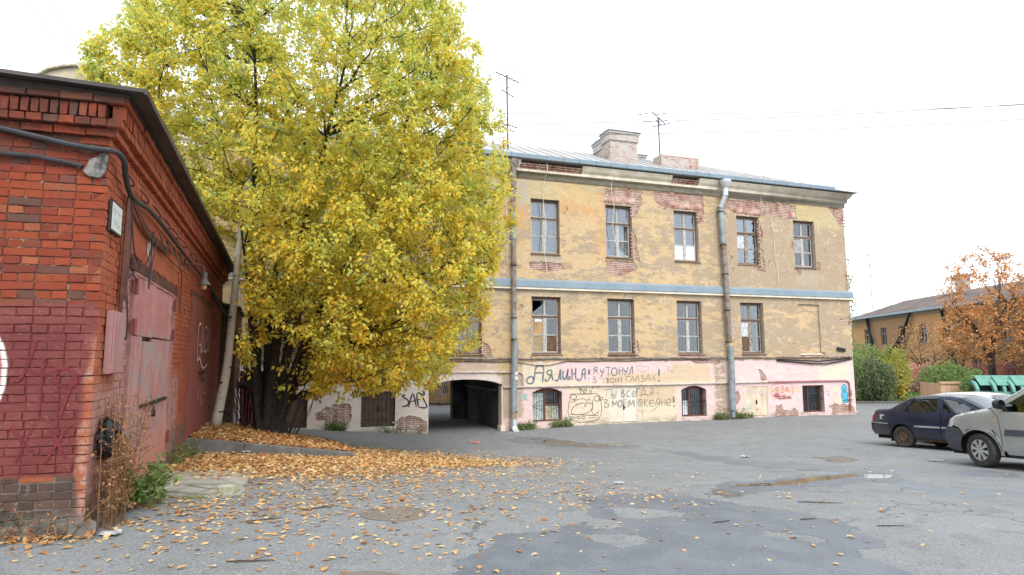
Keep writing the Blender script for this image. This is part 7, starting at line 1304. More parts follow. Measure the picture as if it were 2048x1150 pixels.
arc_scuff(178, 150, .415); arc_scuff(148, 122, .42); arc_scuff(70, 56, .42)
fd2 = [(1.28, 1.632), (1.46, 1.63), (1.93, 1.565), (2.645, 1.12), (2.515, .95), (2.47, .6), (2.475, .33), (1.22, .33), (1.25, 1.05)]; fw2 = [(1.35, 1.06), (1.345, 1.565), (1.46, 1.56), (1.90, 1.505), (2.46, 1.15), (2.44, 1.06)]
fdoor2 = s2.panel(fd2, "front_door", holes=[fw2]); s2.panel(shrink(fw2), "window_pane", M_cgl, inset=.014, flange=0, parent=fdoor2)
rd2 = [(.10, 1.58), (.5, 1.635), (1.26, 1.63), (1.235, 1.05), (1.205, .33), (.42, .33), (.36, .62), (.20, .80), (.02, 1.05)]; rw2 = [(.18, 1.12), (.20, 1.54), (.5, 1.57), (1.18, 1.57), (1.17, 1.12)]
rdoor2 = s2.panel(rd2, "rear_door", holes=[rw2]); s2.panel(shrink(rw2), "window_pane", M_cgl_dark, inset=.014, flange=0, parent=rdoor2)
s2.panel([(-.66, .72), (-.60, 1.05), (-.42, 1.55), (-.20, 1.62), (.5, 1.665), (1.45, 1.66), (1.95, 1.60), (2.74, 1.115), (2.655, 1.125), (1.935, 1.572), (1.46, 1.637), (1.28, 1.639), (.5, 1.642), (.09, 1.585), (.01, 1.05), (.19, .80)] + B_(60, 172, 0., .40) + [(-.5, .5)], "quarter_panel")
s2.panel([(1.28, .625), (2.42, .625), (2.40, .735), (1.26, .735)], "door_moulding", M_grb, inset=-.016, flange=.02, parent=fdoor2); s2.panel([(.40, .33), (2.42, .33), (2.40, .27), (.42, .27)], "sill", silver, inset=-.01); s2.panel([(.42, .26), (2.40, .26), (2.36, .21), (.44, .21)], "sill_trim", M_blackpl, inset=.02)
for nm, i0, i1 in (("tailgate", 4, 5), ("roof_panel", 7, 10), ("bonnet", 12, 14), ("scuttle", 11, 12)): s2.strip(i0, i1, nm)
s2.strip(5, 7, "rear_window", M_cgl_dark, dy=.05); s2.strip(10, 11, "windscreen", M_cgl, dy=.06); s2.strip(0, 3, "rear_bumper", M_grb, crown=0)
s2.panel([(3.40, .80), (3.42, .955), (3.565, .875), (3.62, .74), (3.50, .72)], "headlamp", M_lens, inset=-.008, flange=.03); s2.panel([(2.58, .86), (2.64, .86), (2.645, .88), (2.58, .885)], "side_indicator", M_amber, inset=-.012, flange=.02)
for sd in (1, -1):
    m = MB(); bmx = [(math.cos(a), math.sin(a)) for a in np.linspace(0, 2 * math.pi, 13)[:-1]]
    m.grid([[(2.40 + dx, sd * (.97 + q[0] * w_), 1.20 + q[1] * h_) for q in bmx + [bmx[0]]] for dx, w_, h_ in ((-.05, .11, .085), (.0, .125, .095), (.06, .10, .08), (.10, .03, .03))]); mi = m.build("wing_mirror", M_blackpl, s2.root, smooth=50)
    m = MB(); m.bar((2.40, sd * .80, 1.10), (2.4, sd * .92, 1.16), .05); m.build("mirror_arm", M_blackpl, mi)
s2.under(-.6, 3.55, .62); s2.seats((.3, 1.45), .66, 1.15); s2.steer(2.25, 1.06); m = MB(); m.box(2.4, 2.75, -.7, .7, .6, 1.06); m.build("dashboard", M_blackpl, s2.root)
for x, sd, st_ in ((2.9, 1, -14), (2.9, -1, -14), (0, 1, 0), (0, -1, 0)): s2.wheel(x, sd, 'nine', st_)
# ---- white estate behind
white = carpaint("dusty_white_paint", (.66, .66, .64), None, .35, .25)
sp3 = dict(W=1.72, fa=2.62, ra=0., belt=.93, wr=.30, wz=.295, top=(3, 14), prof=[(-.80, .32), (-.88, .5), (-.86, .68), (-.82, .90), (-.66, 1.05), (-.40, 1.22), (-.10, 1.38), (.30, 1.45), (.90, 1.475), (1.35, 1.455), (1.62, 1.41), (2.40, 1.02), (2.52, 1.0), (3.15, .90), (3.38, .80), (3.42, .60), (3.38, .30)])
w3 = Car("white_hatchback_car", "dusty white hatchback parked behind the navy saloon", sp3, (12.9, 18.6), 158, white)
ar = lambda ax, a0, a1: [(ax + .35 * math.cos(rad(a)), .295 + .35 * math.sin(rad(a))) for a in np.linspace(a0, a1, 14)]
w3.panel([(-.86, .68), (-.82, .90), (-.66, 1.05), (-.40, 1.22), (-.10, 1.38), (.30, 1.45), (.90, 1.475), (1.35, 1.455), (1.62, 1.41), (2.40, 1.02), (2.32, 1.0), (1.60, 1.37), (1.34, 1.41), (.9, 1.43), (.34, 1.405), (.0, 1.30), (-.30, 1.02), (.16, .63)] + ar(0, 72, 172) + [(-.6, .35)], "quarter_panel")
rw3 = [(.02, .98), (.12, 1.25), (.4, 1.345), (.98, 1.365), (1.0, .98)]; rd3 = w3.panel([(-.28, 1.02), (.02, 1.29), (.35, 1.395), (1.05, 1.42), (1.08, .28), (.38, .28)] + ar(0, 6, 68), "rear_door", holes=[rw3]); w3.panel(shrink(rw3), "window_pane", M_cgl_dark, inset=.012, flange=0, parent=rd3)
fw3 = [(1.13, .98), (1.13, 1.365), (1.33, 1.35), (1.56, 1.31), (2.12, 1.02), (2.10, .98)]; fd3 = w3.panel([(1.06, 1.42), (1.34, 1.402), (1.59, 1.362), (2.22, 1.02), (2.16, .6), (2.1, .28), (1.09, .28)], "front_door", holes=[fw3]); w3.panel(shrink(fw3), "window_pane", M_cgl_dark, inset=.012, flange=0, parent=fd3)
w3.panel([(2.33, 1.0), (2.40, 1.02), (2.52, 1.0), (3.15, .90), (3.38, .80), (3.42, .60), (3.38, .32), (3.0, .30)] + ar(2.62, 2, 188) + [(2.12, .28), (2.17, .6), (2.23, 1.0)], "front_wing")
for nm, i0, i1, mt in (("tailgate", 2, 4, None), ("rear_window", 4, 6, M_cgl_dark), ("roof_panel", 6, 10, None), ("windscreen", 10, 11, M_cgl), ("bonnet", 11, 14, None), ("front_bumper", 14, 16, None), ("rear_bumper", 0, 2, None)): w3.strip(i0, i1, nm, mt, dy=.05 if mt else 0)
w3.under(-.75, 3.3); w3.seats((.35, 1.4)); 
for x, sd in ((0, 1), (0, -1), (2.62, 1), (2.62, -1)): w3.wheel(x, sd, 'seven')
# ================================================================== ANTENNAS, WIRES
def onf(u, q, z): P = fw(u, q); return (P[0], P[1], z)
M_ant = simple("dull_aerial_metal", (.10, .10, .105), .6, .4, var=.2, scale=10)
def aerial(u, q, z0, z1, booms, lab):
    t_ = thing("tv_antenna", lab, "antenna", onf(u, q, z0), rad(18.7)); h = z1 - z0; m = MB(); m.tube([(0, 0, -.1), (-.04, 0, h)], .036, 6); m.build("mast", M_ant, t_)
    for zb, bl, els, el, ang, bang in booms:
        bx, by = math.cos(rad(bang)), math.sin(rad(bang)); m = MB(); m.tube([(-bx * bl / 2, -by * bl / 2, h * zb + .05), (bx * bl / 2, by * bl / 2, h * zb - .05)], .024, 5); m.build("boom", M_ant, t_)
        for k in range(els):
            f = k / max(els - 1, 1) - .5; c = Vector((bx * bl * f, by * bl * f, h * zb - .1 * f)); d = Vector((math.cos(rad(ang)), math.sin(rad(ang)), 0)) * el / 2 * (1 - .25 * (f + .5)); m = MB(); m.tube([c - d, c + d], .013, 4); m.build("element", M_ant, t_)
    return t_
aerial(.68, 2.5, 10.8, 14.3, [(.965, 1.3, 6, 2.0, -62, 20), (.75, .7, 2, .8, -60, 25), (.33, .9, 2, 1.5, -60, 10), (.27, .7, 1, 1.0, -60, 15)], "tall roof antenna with several crossbars left of the chimneys")
aerial(8.66, 2.75, 11.35, 13.4, [(.98, 1.6, 5, 1.9, -50, 35), (.86, .5, 2, 1.2, -50, 30)], "shorter roof antenna standing on the low brick chimney")
m_ = aerial(10, 60, 9.6, 16.0, [(.98, 1.0, 3, 2.4, -60, 20), (.8, .5, 2, 1.2, -60, 20), (.6, .5, 2, 1.0, -60, 20), (.4, .5, 2, 1.0, -60, 20)], "slim antenna on the far ochre building's roof"); m_.location = (42.6, 72.5, 7.2)
M_wire = simple("overhead_wire_black", (.10, .10, .11), .6)
def wire(a, b, sag, lab, r=.015):
    a, b = Vector(a), Vector(b); pts = [a + (b - a) * (i / 16) - Vector((0, 0, sag * 4 * (i / 16) * (1 - i / 16))) for i in range(17)]; m = MB(); m.tube(pts, r, 4); tag(m.build("overhead_wire", M_wire), lab, "wire", "overhead wires")
a1 = onf(.7, 2.5, 12.0); wire(a1, (38, 24, 13.2), .5, "upper thin wire running right from the tall antenna"); wire((a1[0], a1[1], 11.5), (38, 24.6, 12.7), .55, "second thin wire running right from the tall antenna"); wire((a1[0], a1[1], 12.5), (44, 30, 15.5), .6, "topmost thin wire passing above the chimneys")
wire(onf(17.2, 4, 9.5), (40, 30, 9.4), .25, "thin wire from the building's cornice corner to the right"); wire(onf(17.1, 2, 6.1), (40, 32, 8.0), .25, "wire rising right from the building's upper wall corner"); wire((40, 72, 8.6), (50, 45, 12.6), .3, "wire above the far building's roof", .02); wire((40, 73, 8.3), (52, 45, 11.6), .3, "lower wire above the far building's roof", .02)
wire((-13.9, 14, 12.5), (-10.0, 14.4, 8.2), .03, "left of the two wires at the top left corner", .008); wire((-13.2, 14, 12.9), (-9.6, 14.2, 8.0), .03, "right of the two wires at the top left corner", .008)
# ================================================================== CREAM BUILDING BEHIND THE GARAGE
cb = thing("cream_brick_building", "cream brick building whose curved parapet shows above the garage roof", "building", (-16.5, 21, -1))
M_cream = MT("cream_brick_far"); t = M_cream; p = t.obj(); bt = t.nt.nodes.new("ShaderNodeTexBrick"); bt.inputs['Scale'].default_value = 3.6; bt.inputs['Mortar Size'].default_value = .018; bt.inputs['Color1'].default_value = (.58, .50, .36, 1); bt.inputs['Color2'].default_value = (.50, .43, .31, 1); bt.inputs['Mortar'].default_value = (.36, .32, .25, 1); x_, y_, z_ = t.xyz(p); t.put(bt.inputs[0], t.comb(x_, z_, 0.)); M_cream = t.done(t.bsdf(bt.outputs[0], .9))
m = MB(); m.prism([(-6, 0), (1.9, 0), (1.9, 12.25), (1.62, 12.75), (1.2, 12.98), (.6, 12.96), (0, 12.85), (-.5, 12.6), (-.9, 12.3), (-6, 11.6)], lambda a, b, d: (a, d, b), 0, 6); m.build("wall", M_cream, cb)
M_creamr = simple("cream_painted_duct", (.60, .53, .40), .7); m = MB(); cs = [(1.1, 13.02), (1.38, 12.98), (2.15, 12.05), (1.85, 12.0)]; m.prism(cs, lambda a, b, d: (a, d, b), -.35, -.02); m.prism([(-.9, 12.32), (0, 12.88), (.6, 12.99), (1.2, 13.01), (1.2, 13.07), (.6, 13.06), (0, 12.95), (-.95, 12.38)], lambda a, b, d: (a, d, b), -.14, 6); m.build("parapet_trim", M_creamr, cb)
m = MB(); m.box(1.95, 2.6, -.2, .5, 10, 12.2); m.box(1.9, 2.65, -.25, .55, 12.2, 12.28); m.build("chimney", simple("dark_red_cap", (.18, .07, .06), .8), cb)
# ================================================================== BEYOND THE ARCH
yw = thing("yard_wall", "ochre yard wall with dark narrow openings seen through the arch", "wall", (-4.8, 38.0, -1.3), rad(10))
M_yw = simple("yard_ochre", (.56, .38, .16), .95, var=.25, scale=1.2, bump=.3, color2=(.48, .28, .15)); m = MB(); xs = [-5, -1.55, -1.35, -.55, -.3, .55, .85, 1.9, 2.2, 9]
for a, b in zip(xs[::2], xs[1::2]): m.box(a, b, 0, .4, 0, 4)
for a, b in zip(xs[1:-1:2], xs[2::2]): m.box(a, b, 0, .4, 0, .7); m.box(a, b, 0, .4, 2.7, 4)
m.build("wall", M_yw, yw)
for a, b in zip(xs[1:-1:2], xs[2::2]): k = MB(); k.box(a - .02, b + .02, .3, .45, .65, 2.75); k.build("opening", M_dark, yw)
lt = thing("wooden_lattice", "grey slatted frame leaning on the ochre yard wall beyond the arch", "lattice", (-4.5, 37.3, -1.25))
for i in range(6): m = MB(); m.bar((-.2 + i * .13, 0, 0), (.05 + i * .1, .55, 1.45), .05, .03); m.build("slat", simple("grey_old_slat", (.36, .34, .31), .9) if i == 0 else bpy.data.materials["grey_old_slat"], lt)
for z in (.25, 1.1): m = MB(); m.bar((-.2 + .15 * z, .38 * z - .03, z), (.52 + .02 * z, .38 * z - .03, z), .05, .03); m.build("rail", bpy.data.materials["grey_old_slat"], lt)
M_oldw = simple("grey_brown_timber", (.15, .11, .085), .9, var=.4, scale=6)
for i, (x, a, l) in enumerate(((-5.6, 5, 1.4), (-5.2, -8, 1.8), (-3.9, 12, 1.1))): m = MB(); m.bar((x - l / 2, 36.9 + .1 * i, -1.16), (x + l / 2, 36.9 + .1 * i + .2, -1.13), .12, .08); tag(m.build("timber_plank", M_oldw), ("short plank at the foot of the ochre yard wall", "long dark plank lying before the ochre yard wall", "plank lying right of the leaning lattice")[i], "plank", "planks lying beyond the arch")
# ================================================================== FAR OCHRE BUILDING (local: x towards the camera along its face, y into the building)
fb = thing("far_ochre_building", "far two storey ochre building with brown metal roof and torn dark netting", "building", (41.5, 75, -1.2), math.atan2(-.993, -.115))
M_fw = simple("far_ochre_plaster", (.45, .245, .105), .95, var=.2, scale=.35, bump=.2, color2=(.40, .23, .105)); M_fr = simple("brown_far_roof", (.20, .165, .155), .6, .1, var=.2, scale=.6, color2=(.26, .23, .22)); M_net = MT("dark_green_netting"); t = M_net
tr = t.nt.nodes.new("ShaderNodeBsdfTransparent"); ms = t.nt.nodes.new("ShaderNodeMixShader"); ms.inputs[0].default_value = .20; t.put(ms.inputs[1], tr.outputs[0]); t.put(ms.inputs[2], t.bsdf((.045, .06, .055), .9)); M_net = t.done(ms.outputs[0]); M_netd = simple("bunched_netting", (.02, .028, .028), .95)
H = 7.1; ws = []
for k in range(11):
    s0 = 3.0 + 3.95 * k; ws += [[(s0, 4.0), (s0 + 1.35, 4.0), (s0 + 1.35, 5.85), (s0, 5.85)], [(s0, .75), (s0 + 1.35, .75), (s0 + 1.35, 2.55), (s0, 2.55)]]
wall_sheet("wall", [(-.5, -.3), (48, -.3), (48, H), (-.5, H)], ws, 0, .35, M_fw, fb)
m = MB(); m.box(-.5, 48, .4, 10.5, -.3, H - .1); m.build("core", M_dark, fb)
for w_ in ws:
    (a, z0), (b, _), (_, z1), _ = w_; f = MB(); f.box(a, a + .09, .14, .24, z0, z1); f.box(b - .09, b, .14, .24, z0, z1); f.box(a + .09, b - .09, .14, .24, z0, z0 + .09); f.box(a + .09, b - .09, .14, .24, z1 - .09, z1); f.box((a + b) / 2 - .04, (a + b) / 2 + .04, .13, .23, z0 + .09, z1 - .09); f.box(a + .09, b - .09, .135, .22, z0 + (z1 - z0) * .62, z0 + (z1 - z0) * .68); wi = f.build("window", M_sash, fb)
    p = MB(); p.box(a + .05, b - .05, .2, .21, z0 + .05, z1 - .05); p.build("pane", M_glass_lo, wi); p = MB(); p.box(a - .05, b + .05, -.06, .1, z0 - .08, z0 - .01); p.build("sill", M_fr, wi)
m = MB(); m.box(-.5, 48, -.14, -.005, H - .35, H - .18); m.box(-.5, 48, -.28, -.005, H - .18, H); m.build("cornice", simple("far_cornice", (.34, .27, .18), .9), fb); m = MB(); m.box(-.5, 48, -.05, -.003, -.3, .35); m.build("plinth", simple("far_plinth", (.30, .19, .14), .9), fb)
m = MB(); m.add([(-1, -.55, H), (48.5, -.55, H), (48.5, 5.2, 9.2), (2.0, 5.2, 9.2)], [(0, 1, 2, 3)]); m.add([(-1, -.55, H), (2, 5.2, 9.2), (-1, 11, H)], [(0, 1, 2)]); m.add([(-1, 11, H), (48.5, 11, H), (48.5, 5.2, 9.2), (2, 5.2, 9.2)], [(0, 1, 2, 3)]); fr_ = m.build("roof", M_fr, fb)
m = MB(); sl3 = 2.1 / 5.75
for i in range(78): s0 = -.5 + i * .62; top = 5.2 if s0 > 2 else max(.3, (s0 + 1) / 3 * 5.2); m.bar((s0, -.5, H + .05), (s0, top, H + .05 + (top + .5) * sl3), .03, .09)
m.build("roof_seam", M_fr, fr_); m = MB(); m.box(-1, 30, -.66, -.55, H - .06, H + .14); m.build("gutter", M_zinc, fr_)
for x, y, w_, h in ((13.8, 4.2, 1.1, 1.7), (24.5, 4.5, 1.6, 1.0)): m = MB(); m.box(x, x + w_, y, y + .8, 8.6, 8.9 + h); m.box(x - .08, x + w_ + .08, y - .08, y + .88, 8.9 + h, 9.05 + h); m.build("chimney", simple("far_chimney_brick", (.36, .22, .17), .95, var=.4, scale=3, color2=(.50, .42, .36)), fr_)
m = MB(); m.tube(smoothpts([(4.6, -.35, H), (5.0, -.3, 5.6), (5.6, -.35, 4.2), (5.6, -.4, 2.2), (5.8, -.5, .2)]), [.16 + .03 * math.sin(i) for i in range(17)], 7); m.tube(smoothpts([(14.2, -.4, H), (12.6, -.35, 5.3), (10.6, -.4, 3.6), (8.0, -.5, 2.6), (5.8, -.5, 2.2)]), [.10 + .014 * i for i in range(17)], 7); m.tube(smoothpts([(19.5, -.4, H), (20, -.3, 5), (21, -.3, 2)]), .13, 6); m.tube(smoothpts([(33, -.4, H), (33.5, -.3, 3), (34.5, -.3, .5)]), .1, 6); split_build(m, "bunched_net", M_netd, fb, 60)
def net(pts): m = MB(); m.grid([[(x, y - .02 * k, z) for x, y, z in row] for k, row in enumerate(pts)]); return m.build("netting", M_net, fb, smooth=60)
net([[(4.6, -.3, H), (7, -.32, H), (10, -.3, H), (14.2, -.35, H)], [(5.1, -.34, 5.4), (7.2, -.36, 5.3), (9.6, -.34, 5.0), (12.4, -.4, 5.2)], [(5.6, -.36, 3.6), (7, -.4, 3.3), (8.6, -.4, 3.2), (10.2, -.42, 3.5)], [(5.7, -.4, 2.3), (6.4, -.43, 2.3), (7.4, -.45, 2.45), (8.0, -.5, 2.6)]]); net([[(19.5, -.35, H), (24, -.3, H), (30, -.3, H), (33, -.35, H)], [(20, -.35, 5), (24.5, -.33, 5), (30, -.3, 5), (33.3, -.3, 5)], [(21, -.35, 2.2), (25, -.3, 2), (30, -.3, 1.6), (34, -.3, 1.2)]]); net([[(-.4, -.3, H), (2, -.3, H), (4.6, -.3, H)], [(-.4, -.3, 6.2), (2, -.33, 6.0), (4.8, -.3, 6.1)]])
# ================================================================== TREES AND SHRUBS AT THE RIGHT
def leafmat(nm, a, b, c): return mat_leaf(nm, [(0, a), (.5, b), (1, c)], .4, .6, False)
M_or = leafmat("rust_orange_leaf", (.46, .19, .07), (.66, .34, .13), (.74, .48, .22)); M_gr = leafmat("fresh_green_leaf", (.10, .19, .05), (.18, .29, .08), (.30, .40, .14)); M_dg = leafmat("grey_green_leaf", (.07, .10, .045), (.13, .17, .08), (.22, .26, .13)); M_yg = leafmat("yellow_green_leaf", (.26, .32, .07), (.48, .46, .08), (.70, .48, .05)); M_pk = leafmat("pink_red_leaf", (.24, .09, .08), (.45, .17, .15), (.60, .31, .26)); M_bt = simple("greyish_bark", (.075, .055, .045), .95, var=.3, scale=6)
def bush(name, lab, x, y, rx, ry, z0, z1, mat, n, size, cat="shrub", droop=.3, stems_=14, group=None, trunk=None, hollow=.5, tintfn=None, seed=1):
    r2 = np.random.default_rng(seed); zb = g1(x, y); t_ = thing(name, lab, cat, (x, y, zb), 0, group); d = r2.normal(size=(n, 3)); d /= np.linalg.norm(d, axis=1, keepdims=True); rr_ = r2.uniform(0, 1, n) ** (1 / (2.2 + hollow * 3)); lump = 1 + .16 * np.sin(d[:, 0] * 5 + seed) * np.sin(d[:, 2] * 6 + 2) + .10 * np.sin(d[:, 1] * 9 + d[:, 0] * 7); c = np.array([0, 0, (z0 + z1) / 2]); P = c + d * np.array([rx, ry, (z1 - z0) / 2]) * (rr_ * lump)[:, None]; P += r2.normal(0, .05, P.shape); P = P[P[:, 2] > .02]; k = len(P)
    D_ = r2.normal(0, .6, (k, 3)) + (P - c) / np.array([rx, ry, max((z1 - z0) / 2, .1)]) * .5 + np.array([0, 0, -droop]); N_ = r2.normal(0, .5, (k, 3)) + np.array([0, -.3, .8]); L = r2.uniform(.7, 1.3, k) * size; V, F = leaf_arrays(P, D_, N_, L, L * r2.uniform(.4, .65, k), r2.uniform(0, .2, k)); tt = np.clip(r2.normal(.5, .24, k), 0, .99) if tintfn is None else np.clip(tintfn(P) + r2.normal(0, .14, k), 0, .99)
    tag(fastmesh("foliage", V, F, mat, t_, np.repeat(tt, 7)), kind='stuff'); m = MB()
    for i in range(stems_): q = P[r2.integers(0, k)]; b = np.array([r2.normal(0, rx * .12), r2.normal(0, ry * .12), -.05]); m.tube([b, b * .4 + q * .6 * np.array([.8, .8, .75]), q], [.03 * (1 + z1 / 5), .02, .006], 4, cap=False)
    tag(m.build("stems", M_bt, t_), kind='stuff'); return t_
px = lambda x, Y: (x - 1024) / 1230 * Y
bush("weeping_shrub", "drooping grey green shrub beside the pink building corner", px(1738, 36.5), 36.5, 1.15, 1.0, .1, 2.55, M_dg, 3600, .15, droop=1.5, seed=2)
bush("willow_bush", "tall light green bush behind the drooping shrub", px(1728, 41), 41, 1.1, 1, .5, 3.6, M_gr, 2200, .15, seed=3)
bush("yellow_sapling", "young yellow and green tree between the drooping shrub and red hedge", px(1782, 37.5), 37.5, .80, .8, .1, 3.3, M_yg, 2600, .14, cat="tree", tintfn=lambda P: .85 - .22 * P[:, 2] - .25 * np.abs(P[:, 0]), seed=4)
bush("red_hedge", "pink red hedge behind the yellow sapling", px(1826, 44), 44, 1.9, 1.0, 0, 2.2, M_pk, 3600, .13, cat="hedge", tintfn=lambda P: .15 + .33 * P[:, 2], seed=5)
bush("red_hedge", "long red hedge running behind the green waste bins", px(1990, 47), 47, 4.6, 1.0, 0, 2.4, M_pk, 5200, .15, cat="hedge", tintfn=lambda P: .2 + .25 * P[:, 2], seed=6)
bush("green_shrub", "broad bright green shrub left of the tan boarded enclosure", px(1882, 40), 40, 1.65, 1.1, .1, 2.25, M_gr, 4200, .14, seed=7)
bush("green_shrub", "small green shrub hanging over the tan boards", px(1932, 30.2), 30.2, .65, .35, .95, 1.7, M_gr, 700, .12, seed=8); bush("green_shrub", "thin upright green sprig beside the first green bin", px(1943, 33), 33, .3, .3, .8, 2.1, M_gr, 260, .12, seed=9)
bush("corner_tree", "tall narrow green tree just behind the ochre building's right corner", px(1688, 37), 37, .62, .7, 3.0, 9.0, M_gr, 1500, .15, cat="tree", seed=10, hollow=.2); bush("corner_bush", "green bush at the foot of the narrow corner tree", px(1694, 36), 36, .6, .6, .4, 4.2, M_gr, 900, .14, seed=11, hollow=.2)
def small_tree(name, lab, x, y, ell, n_stem, L0, tilt0, r0, mat, n_sec, n_tw, per, size, seed, th=(.10, .5)):
    r2 = np.random.default_rng(seed); zb = g1(x, y); B = np.array([x, y, zb]); w_ = np.array([e[2] for e in ell]); w_ /= w_.sum()
    def ev(n, sh):
        out_ = []
        for _ in range(n): e = ell[r2.choice(len(ell), p=w_)]; d = r2.normal(size=3); d /= np.linalg.norm(d); out_.append(B + np.array(e[0]) + d * np.array(e[1]) * r2.uniform() ** (1 / (2.5 + 3 * sh)))
        return np.array(out_)
    def sf(i):
        a = i * 2.4 + r2.uniform(-.3, .3); n = 10; h0 = th[1]; P = [B, B + np.array([0, 0, h0 * .5]), B + np.array([0, 0, h0])]; d = np.array([0, 0, 1.])
        for k in range(n - 3): d = d + np.array([math.cos(a), math.sin(a), 0]) * tilt0 * r2.uniform(.5, 1.2) * .3 + r2.normal(0, .07, 3); d /= np.linalg.norm(d); P.append(P[-1] + d * L0 / (n - 3))
        return np.array(P), r0 * np.r_[1, .95, .9, np.linspace(.7, .1, n - 3)]
    stems, sec, tw1, tw2 = grow(ev, B, n_stem, r0, n_sec, n_tw, r2, sf); t_ = thing(name, lab, "tree", tuple(B)); sh = lambda l: [(c - B, r_) for c, r_ in l]; m = MB()
    for c, r_ in stems: m.tube(c - B, list(r_), 8)
    m.build("trunk", M_bt, t_, smooth=60)['kind'] = 'stuff'; tag(twig_mesh(sh(sec) + sh(tw1), 4).build("branches", M_bt, t_), kind='stuff'); tag(twig_mesh(sh(tw2), 3).build("twigs", M_bt, t_), kind='stuff')
    P, D_, N_ = leaves_on(tw2, per, r2, size, .2, .4, .10); n = len(P); L = r2.uniform(.7, 1.3, n) * size; V, F = leaf_arrays(P - B, D_, N_, L, L * r2.uniform(.6, .85, n), r2.uniform(0, .25, n)); tag(fastmesh("crown", V, F, mat, t_, np.repeat(np.clip(.62 - .05 * (P[:, 2] - B[2]) / 2 + r2.normal(0, .2, n), 0, .99), 7)), kind='stuff')
small_tree("orange_tree", "orange brown autumn tree before the far ochre building", 34.0, 44, [((.2, 0, 7.2), (3.2, 3.2, 3.4), 1.), ((1.2, 0, 4.6), (4.2, 3.0, 2.6), .9), ((-1.6, 0, 4.3), (2.0, 2.2, 1.9), .4)], 5, 5.0, .40, .24, M_or, 80, 900, 9, .17, 31, (.26, 2.2))
small_tree("bare_apple_tree", "small nearly bare tree before the far ochre building", px(1845, 50), 50, [((0, 0, 3.4), (2.6, 2.2, 2.2), 1.)], 5, 3.0, .9, .12, M_or, 60, 420, 2, .13, 32, (.1, .7))
small_tree("bare_sapling", "thin dark sapling left of the orange tree trunk", px(1912, 47), 47, [((-.3, 0, 3.0), (1.0, 1.0, 1.5), 1.)], 2, 2.6, .6, .12, M_or, 14, 90, 3, .14, 33, (.1, 1.3))
# ================================================================== BINS, BOARDED ENCLOSURE, VERGE
M_teal = simple("faded_teal_plastic", (.09, .25, .20), .55, var=.2, scale=3, color2=(.13, .31, .25)); M_board = simple("tan_board", (.62, .40, .25), .85, var=.15, scale=4, color2=(.54, .34, .21))
for i, xx in enumerate((1962, 1997, 2033, 2075)):
    Y = 29.5 - .25 * i; t_ = thing("waste_bin", ("teal waste bin with raised lid nearest the tan boards", "second teal waste bin with raised lid from the tan boards", "third teal waste bin with raised lid from the tan boards", "teal waste bin at the far right end of the row")[i], "waste bin", (px(xx, Y), Y, g1(px(xx, Y), Y)), rad(-14), "teal waste bins")
    m = MB(); m.prism([(-.45, .12), (.45, .12), (.55, 1.05), (-.55, 1.05)], lambda a, b, d: (a, d, b), -.35, .42); m.build("body", M_teal, t_)
    for sx in (-.57, .53):
        m = MB(); pr_ = [(math.cos(a) * .62, 1.05 + math.sin(a) * .5) for a in np.linspace(math.pi, math.pi * .38, 9)] + [(math.cos(a) * .44, 1.05 + math.sin(a) * .32) for a in np.linspace(math.pi * .38, math.pi, 9)]; m.prism(pr_, lambda a, b, d: (d, a + .2, b), sx - .05, sx + .08); m.build("lid_arch", M_teal, t_)
    m = MB(); m.obox((.0, .05, 1.56), (.38, 0, 0), (0, .30, .22), (0, -.01, .014)); m.build("lid", M_teal, t_); m = MB(); m.box(-.5, .5, .22, .26, 1.06, 1.66); m.build("dark_gap_panel", M_blackpl, t_)  # added black panel stands in for the dark shaded gap under the lid
    for sx in (-.4, .4): m = MB(); m.lathe([(.0, -.03), (.08, -.03), (.08, .03), (0, .03)], (sx, -.25, .08), 'y', 12); m.build("castor", M_blackpl, t_)
en = thing("boarded_enclosure", "tan vertical board enclosure in front of the green shrub", "fence", (px(1870, 31), 31, g1(px(1870, 31), 31)), rad(-6)); m = MB(); L_ = px(1978, 31) - px(1870, 31)
n = int(L_ / .125)
for i in range(n): m.box(i * .125 + .004, i * .125 + .118, -.02 + .01 * (i % 2), .02, .05, 1.36)
tag(m.build("boards", M_board, en), kind='stuff'); m = MB(); m.box(-.06, L_ + .06, -.09, .08, 1.36, 1.45); m.build("top_rail", M_board, en); m = MB(); m.box(-.03, .03, .03, 1.8, .05, 1.36); m.build("side_boards", M_board, en)
gv = MB(); r2 = np.random.default_rng(5); P = np.c_[r2.uniform(17.5, 32, 9000), r2.uniform(36.8, 43, 9000)]; z = gz(P[:, 0], P[:, 1]); k = len(P); V, F = leaf_arrays(np.c_[P, z], np.c_[r2.normal(0, .45, (k, 2)), np.ones(k)], r2.normal(0, 1, (k, 3)), r2.uniform(.12, .38, k), r2.uniform(.03, .09, k), np.zeros(k)); tag(fastmesh("verge_grass", V, F, M_gr, None, np.repeat(r2.uniform(0, 1, k), 7)), kind='stuff')
m = MB(); m.add([(17, 36.6, g1(17, 36.6) + .05), (34, 36.6, g1(34, 36.6) + .05), (34, 60, -1.1), (17, 60, -1.1)], [(0, 1, 2, 3)]); tag(m.build("verge_soil", simple("verge_soil", (.12, .11, .06), .95, var=.4, scale=3, color2=(.09, .12, .05))), kind='structure')
lf = thing("low_railing", "low black metal railing along the verge beyond the building corner", "railing", (18.6, 37.2, g1(20, 37.2)))
m = MB(); m.bar((0, 0, .62), (6, 1.4, .62), .05); m.bar((0, 0, .45), (6, 1.4, .45), .04); m.build("rail", M_iron, lf)
for i in range(5): m = MB(); m.bar((i * 1.45, i * .338, -.1), (i * 1.45, i * .338, .75), .06); m.build("post", M_iron, lf)
m = MB(); m.box(14, 36, 35.9, 36.1, -1.3, -1.0); tag(m.build("road_kerb", M_curb), kind='structure')
